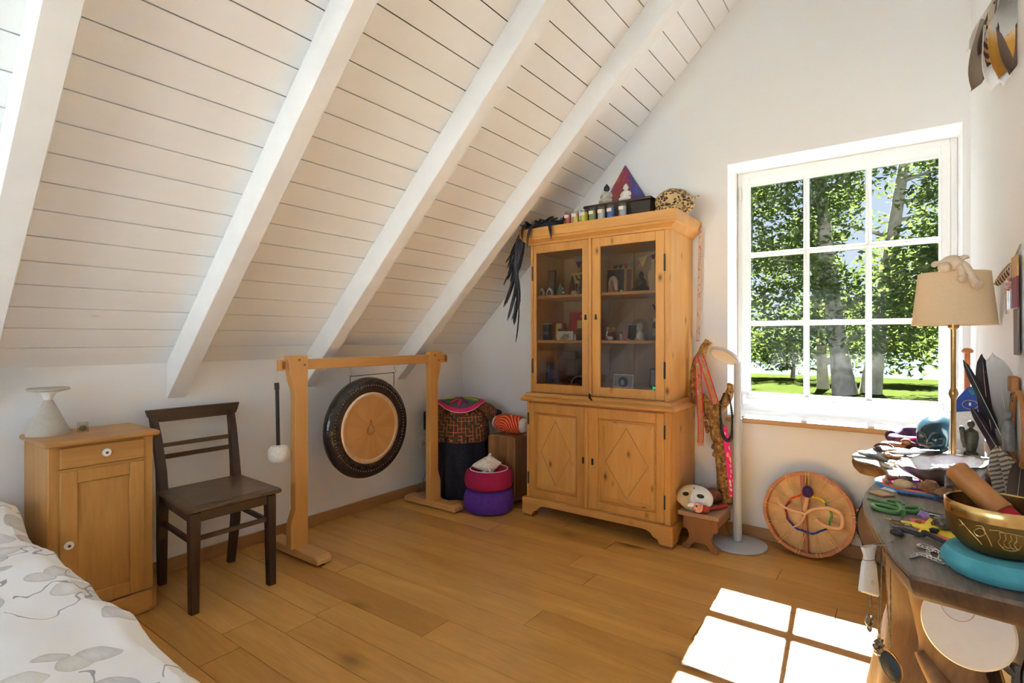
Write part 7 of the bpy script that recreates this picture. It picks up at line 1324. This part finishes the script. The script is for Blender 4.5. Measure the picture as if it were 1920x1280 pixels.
fthing('narrow black feather pointing up left, highest of the two', (0.258, 2.300, 0.970), (0.163, 2.268, 1.212), (0.8, 0.3, 0.5), 0.022, 'plume', nu=12)
fthing('narrow dark feather pointing left, lower of the two', (0.262, 2.298, 0.900), (0.184, 2.284, 1.060), (0.7, 0.3, 0.5), 0.026, 'f_dkred', nu=12)
fthing('striped pheasant feather in front, leaning left', (0.262, 2.165, 0.765), (0.232, 2.160, 0.958), (0.9, 0.4, 0.1), 0.056, 'f_stripe', nu=20, tipround=0.9)
fthing('second striped pheasant feather, leaning right', (0.272, 2.160, 0.762), (0.240, 2.140, 0.952), (0.9, 0.5, 0.25), 0.048, 'f_stripe', nu=20, bend=(0.016, -0.006, 0), tipround=0.9)
fthing('dark brown feather at the picture edge by the wall', (0.262, 2.085, 0.758), (0.283, 2.130, 0.930), (0.8, 0.5, 0), 0.050, 'f_brown', nu=14)
sd = thing('straw_bundle', 'bundle of straw-coloured raffia tied at the feather stems', 'bundle', (0.262, 2.27, 0.86))
for i in range(16): a = i * 0.7; MB().tube(spline([(0.272 + 0.008 * math.cos(a), 2.27 + 0.012 * math.sin(a), 0.852), (0.274 + 0.012 * math.cos(a), 2.27 + 0.022 * math.sin(a), 0.90), (0.268 + 0.016 * math.cos(a), 2.265 + 0.03 * math.sin(a), 0.940)], 4), 0.0042, 5).build('straw', 'p_tan', sd)

# ================================================================== ON THE RIGHT WALL
wf = thing('feather_bundle', 'bundle of white, brown and amber feathers hanging high on the right wall', 'feathers', (0.262, 2.30, 2.05))
WB = Vector((0.268, 2.300, 2.400))
FS = [((0.168, 2.285, 2.215), 0.062, 'f_white', (0.03, 0, 0.02)), ((0.198, 2.280, 2.190), 0.036, 'f_brown', (0.0, -0.01, 0)), ((0.212, 2.275, 2.205), 0.055, 'f_grey', (0.03, -0.012, 0.01)), ((0.252, 2.285, 2.225), 0.050, 'f_dkred', (0.02, 0, 0)),
      ((0.184, 2.300, 2.088), 0.056, 'f_greybr', (-0.006, -0.006, 0)), ((0.222, 2.290, 2.150), 0.044, 'f_hawk', (0, -0.015, 0)), ((0.250, 2.290, 2.105), 0.060, 'f_amber', (0, -0.012, 0)), ((0.276, 2.290, 2.112), 0.046, 'f_brown', (0.004, 0, 0)), ((0.232, 2.305, 2.075), 0.060, 'f_white', (0, 0.002, 0)), ((0.262, 2.310, 2.085), 0.056, 'f_white', (0, 0, 0)), ((0.215, 2.305, 2.120), 0.016, 'f_dkred', (0, 0, 0))]
for i, (tip, w, m2, bd) in enumerate(FS): feather(wf, WB + Vector((-0.003 * i, -0.002 * i, -0.01 * (i % 3))), tip, (0.8, 0.55, 0.35), w * 1.35, m2, bend=bd, nu=14)
MB().tube([WB + Vector((0, 0, -0.02)), WB + Vector((0.005, 0, 0.10)), (0.292, 2.30, 2.52)], 0.003, 6).build('cord', 'p_brown', wf); MB().cyl(WB + Vector((-0.012, -0.008, -0.045)), WB + Vector((0, 0, 0.0)), 0.013, seg=10).build('binding', 'p_red', wf)
hf = thing('wall_hanging', 'barred feather with mirror pieces and maroon cloth hung on the right wall', 'wall hanging', (0.285, 2.33, 1.30))
feather(hf, (0.285, 2.300, 1.520), (0.250, 2.410, 1.462), (0.1, 0.25, 1.0), 0.046, 'f_hawk', nu=14)
MB().tube([(0.287, 2.18, 1.560), (0.286, 2.300, 1.522), (0.282, 2.36, 1.498)], 0.0028, 6).build('stick', 'p_grey', hf, smooth=True)
def hangp(y0, y1, z0, z1, m2, name, x=0.284, sk=0.0): MB().prism([(y0, z0), (y1, z0 + sk), (y1 + 0.008, z1), (y0 + 0.004, z1)], x - 0.002, x + 0.002, 'x').build(name, m2, hf)
hangp(2.305, 2.345, 1.375, 1.505, 'chrome', 'mirror_piece', 0.281); hangp(2.328, 2.362, 1.360, 1.440, 'chrome', 'mirror_piece', 0.276); hangp(2.20, 2.300, 1.375, 1.470, 'p_maroon', 'cloth'); hangp(2.20, 2.300, 1.470, 1.535, 'p_tan', 'cloth'); hangp(2.20, 2.275, 1.230, 1.372, 'f_dkred', 'cloth', 0.286)
for y, z in ((2.318, 1.455), (2.302, 1.468), (2.332, 1.440), (2.296, 1.445)): MB().ball((0.276, y, z), 0.007, 8, 6).build('bead', 'p_pink', hf, smooth=True)
MB().tube([(0.288, 2.28, 1.372), (0.288, 2.268, 1.33), (0.289, 2.27, 1.26)], 0.0024, 5).build('cord', 'p_brown', hf)
wr = thing('dreamcatcher', 'wooden ring with dark cords leaning at the right wall above the table', 'wall hanging', (0.282, 2.24, 0.93))
MB().tube([(0.283, 2.190 + 0.115 * math.cos(R(a)), 1.005 + 0.115 * math.sin(R(a))) for a in range(0, 360, 12)], 0.008, 8, closed=True).build('ring', 'turned', wr, smooth=True)
for i in range(5): MB().tube([(0.280, 2.300 - 0.012 * i, 1.055 + 0.010 * i), (0.278, 2.275 - 0.012 * i, 1.105 + 0.004 * i), (0.282, 2.235 - 0.010 * i, 1.118)], 0.0024, 5).build('cord', 'p_navy', wr)
MB().box(0.268, 0.290, 2.215, 2.262, 1.115, 1.165).build('hook_block', 'turned', wr, bevel=0.004)
o = thing('grey_doll', 'small grey stone figure by the wooden ring on the right wall', 'figurine', (0.266, 2.23, 0.93))
MB().tube(spline([(0.266, 2.215, 0.935), (0.266, 2.225, 0.985), (0.264, 2.222, 1.030)], 4), [0.014] * 3 + [0.016] * 3 + [0.014, 0.012, 0.008], 10).build('body', 'greyston', o, smooth=True); MB().ball((0.264, 2.222, 1.046), (0.013, 0.013, 0.015), 12, 8).build('head', 'greyston', o, smooth=True)
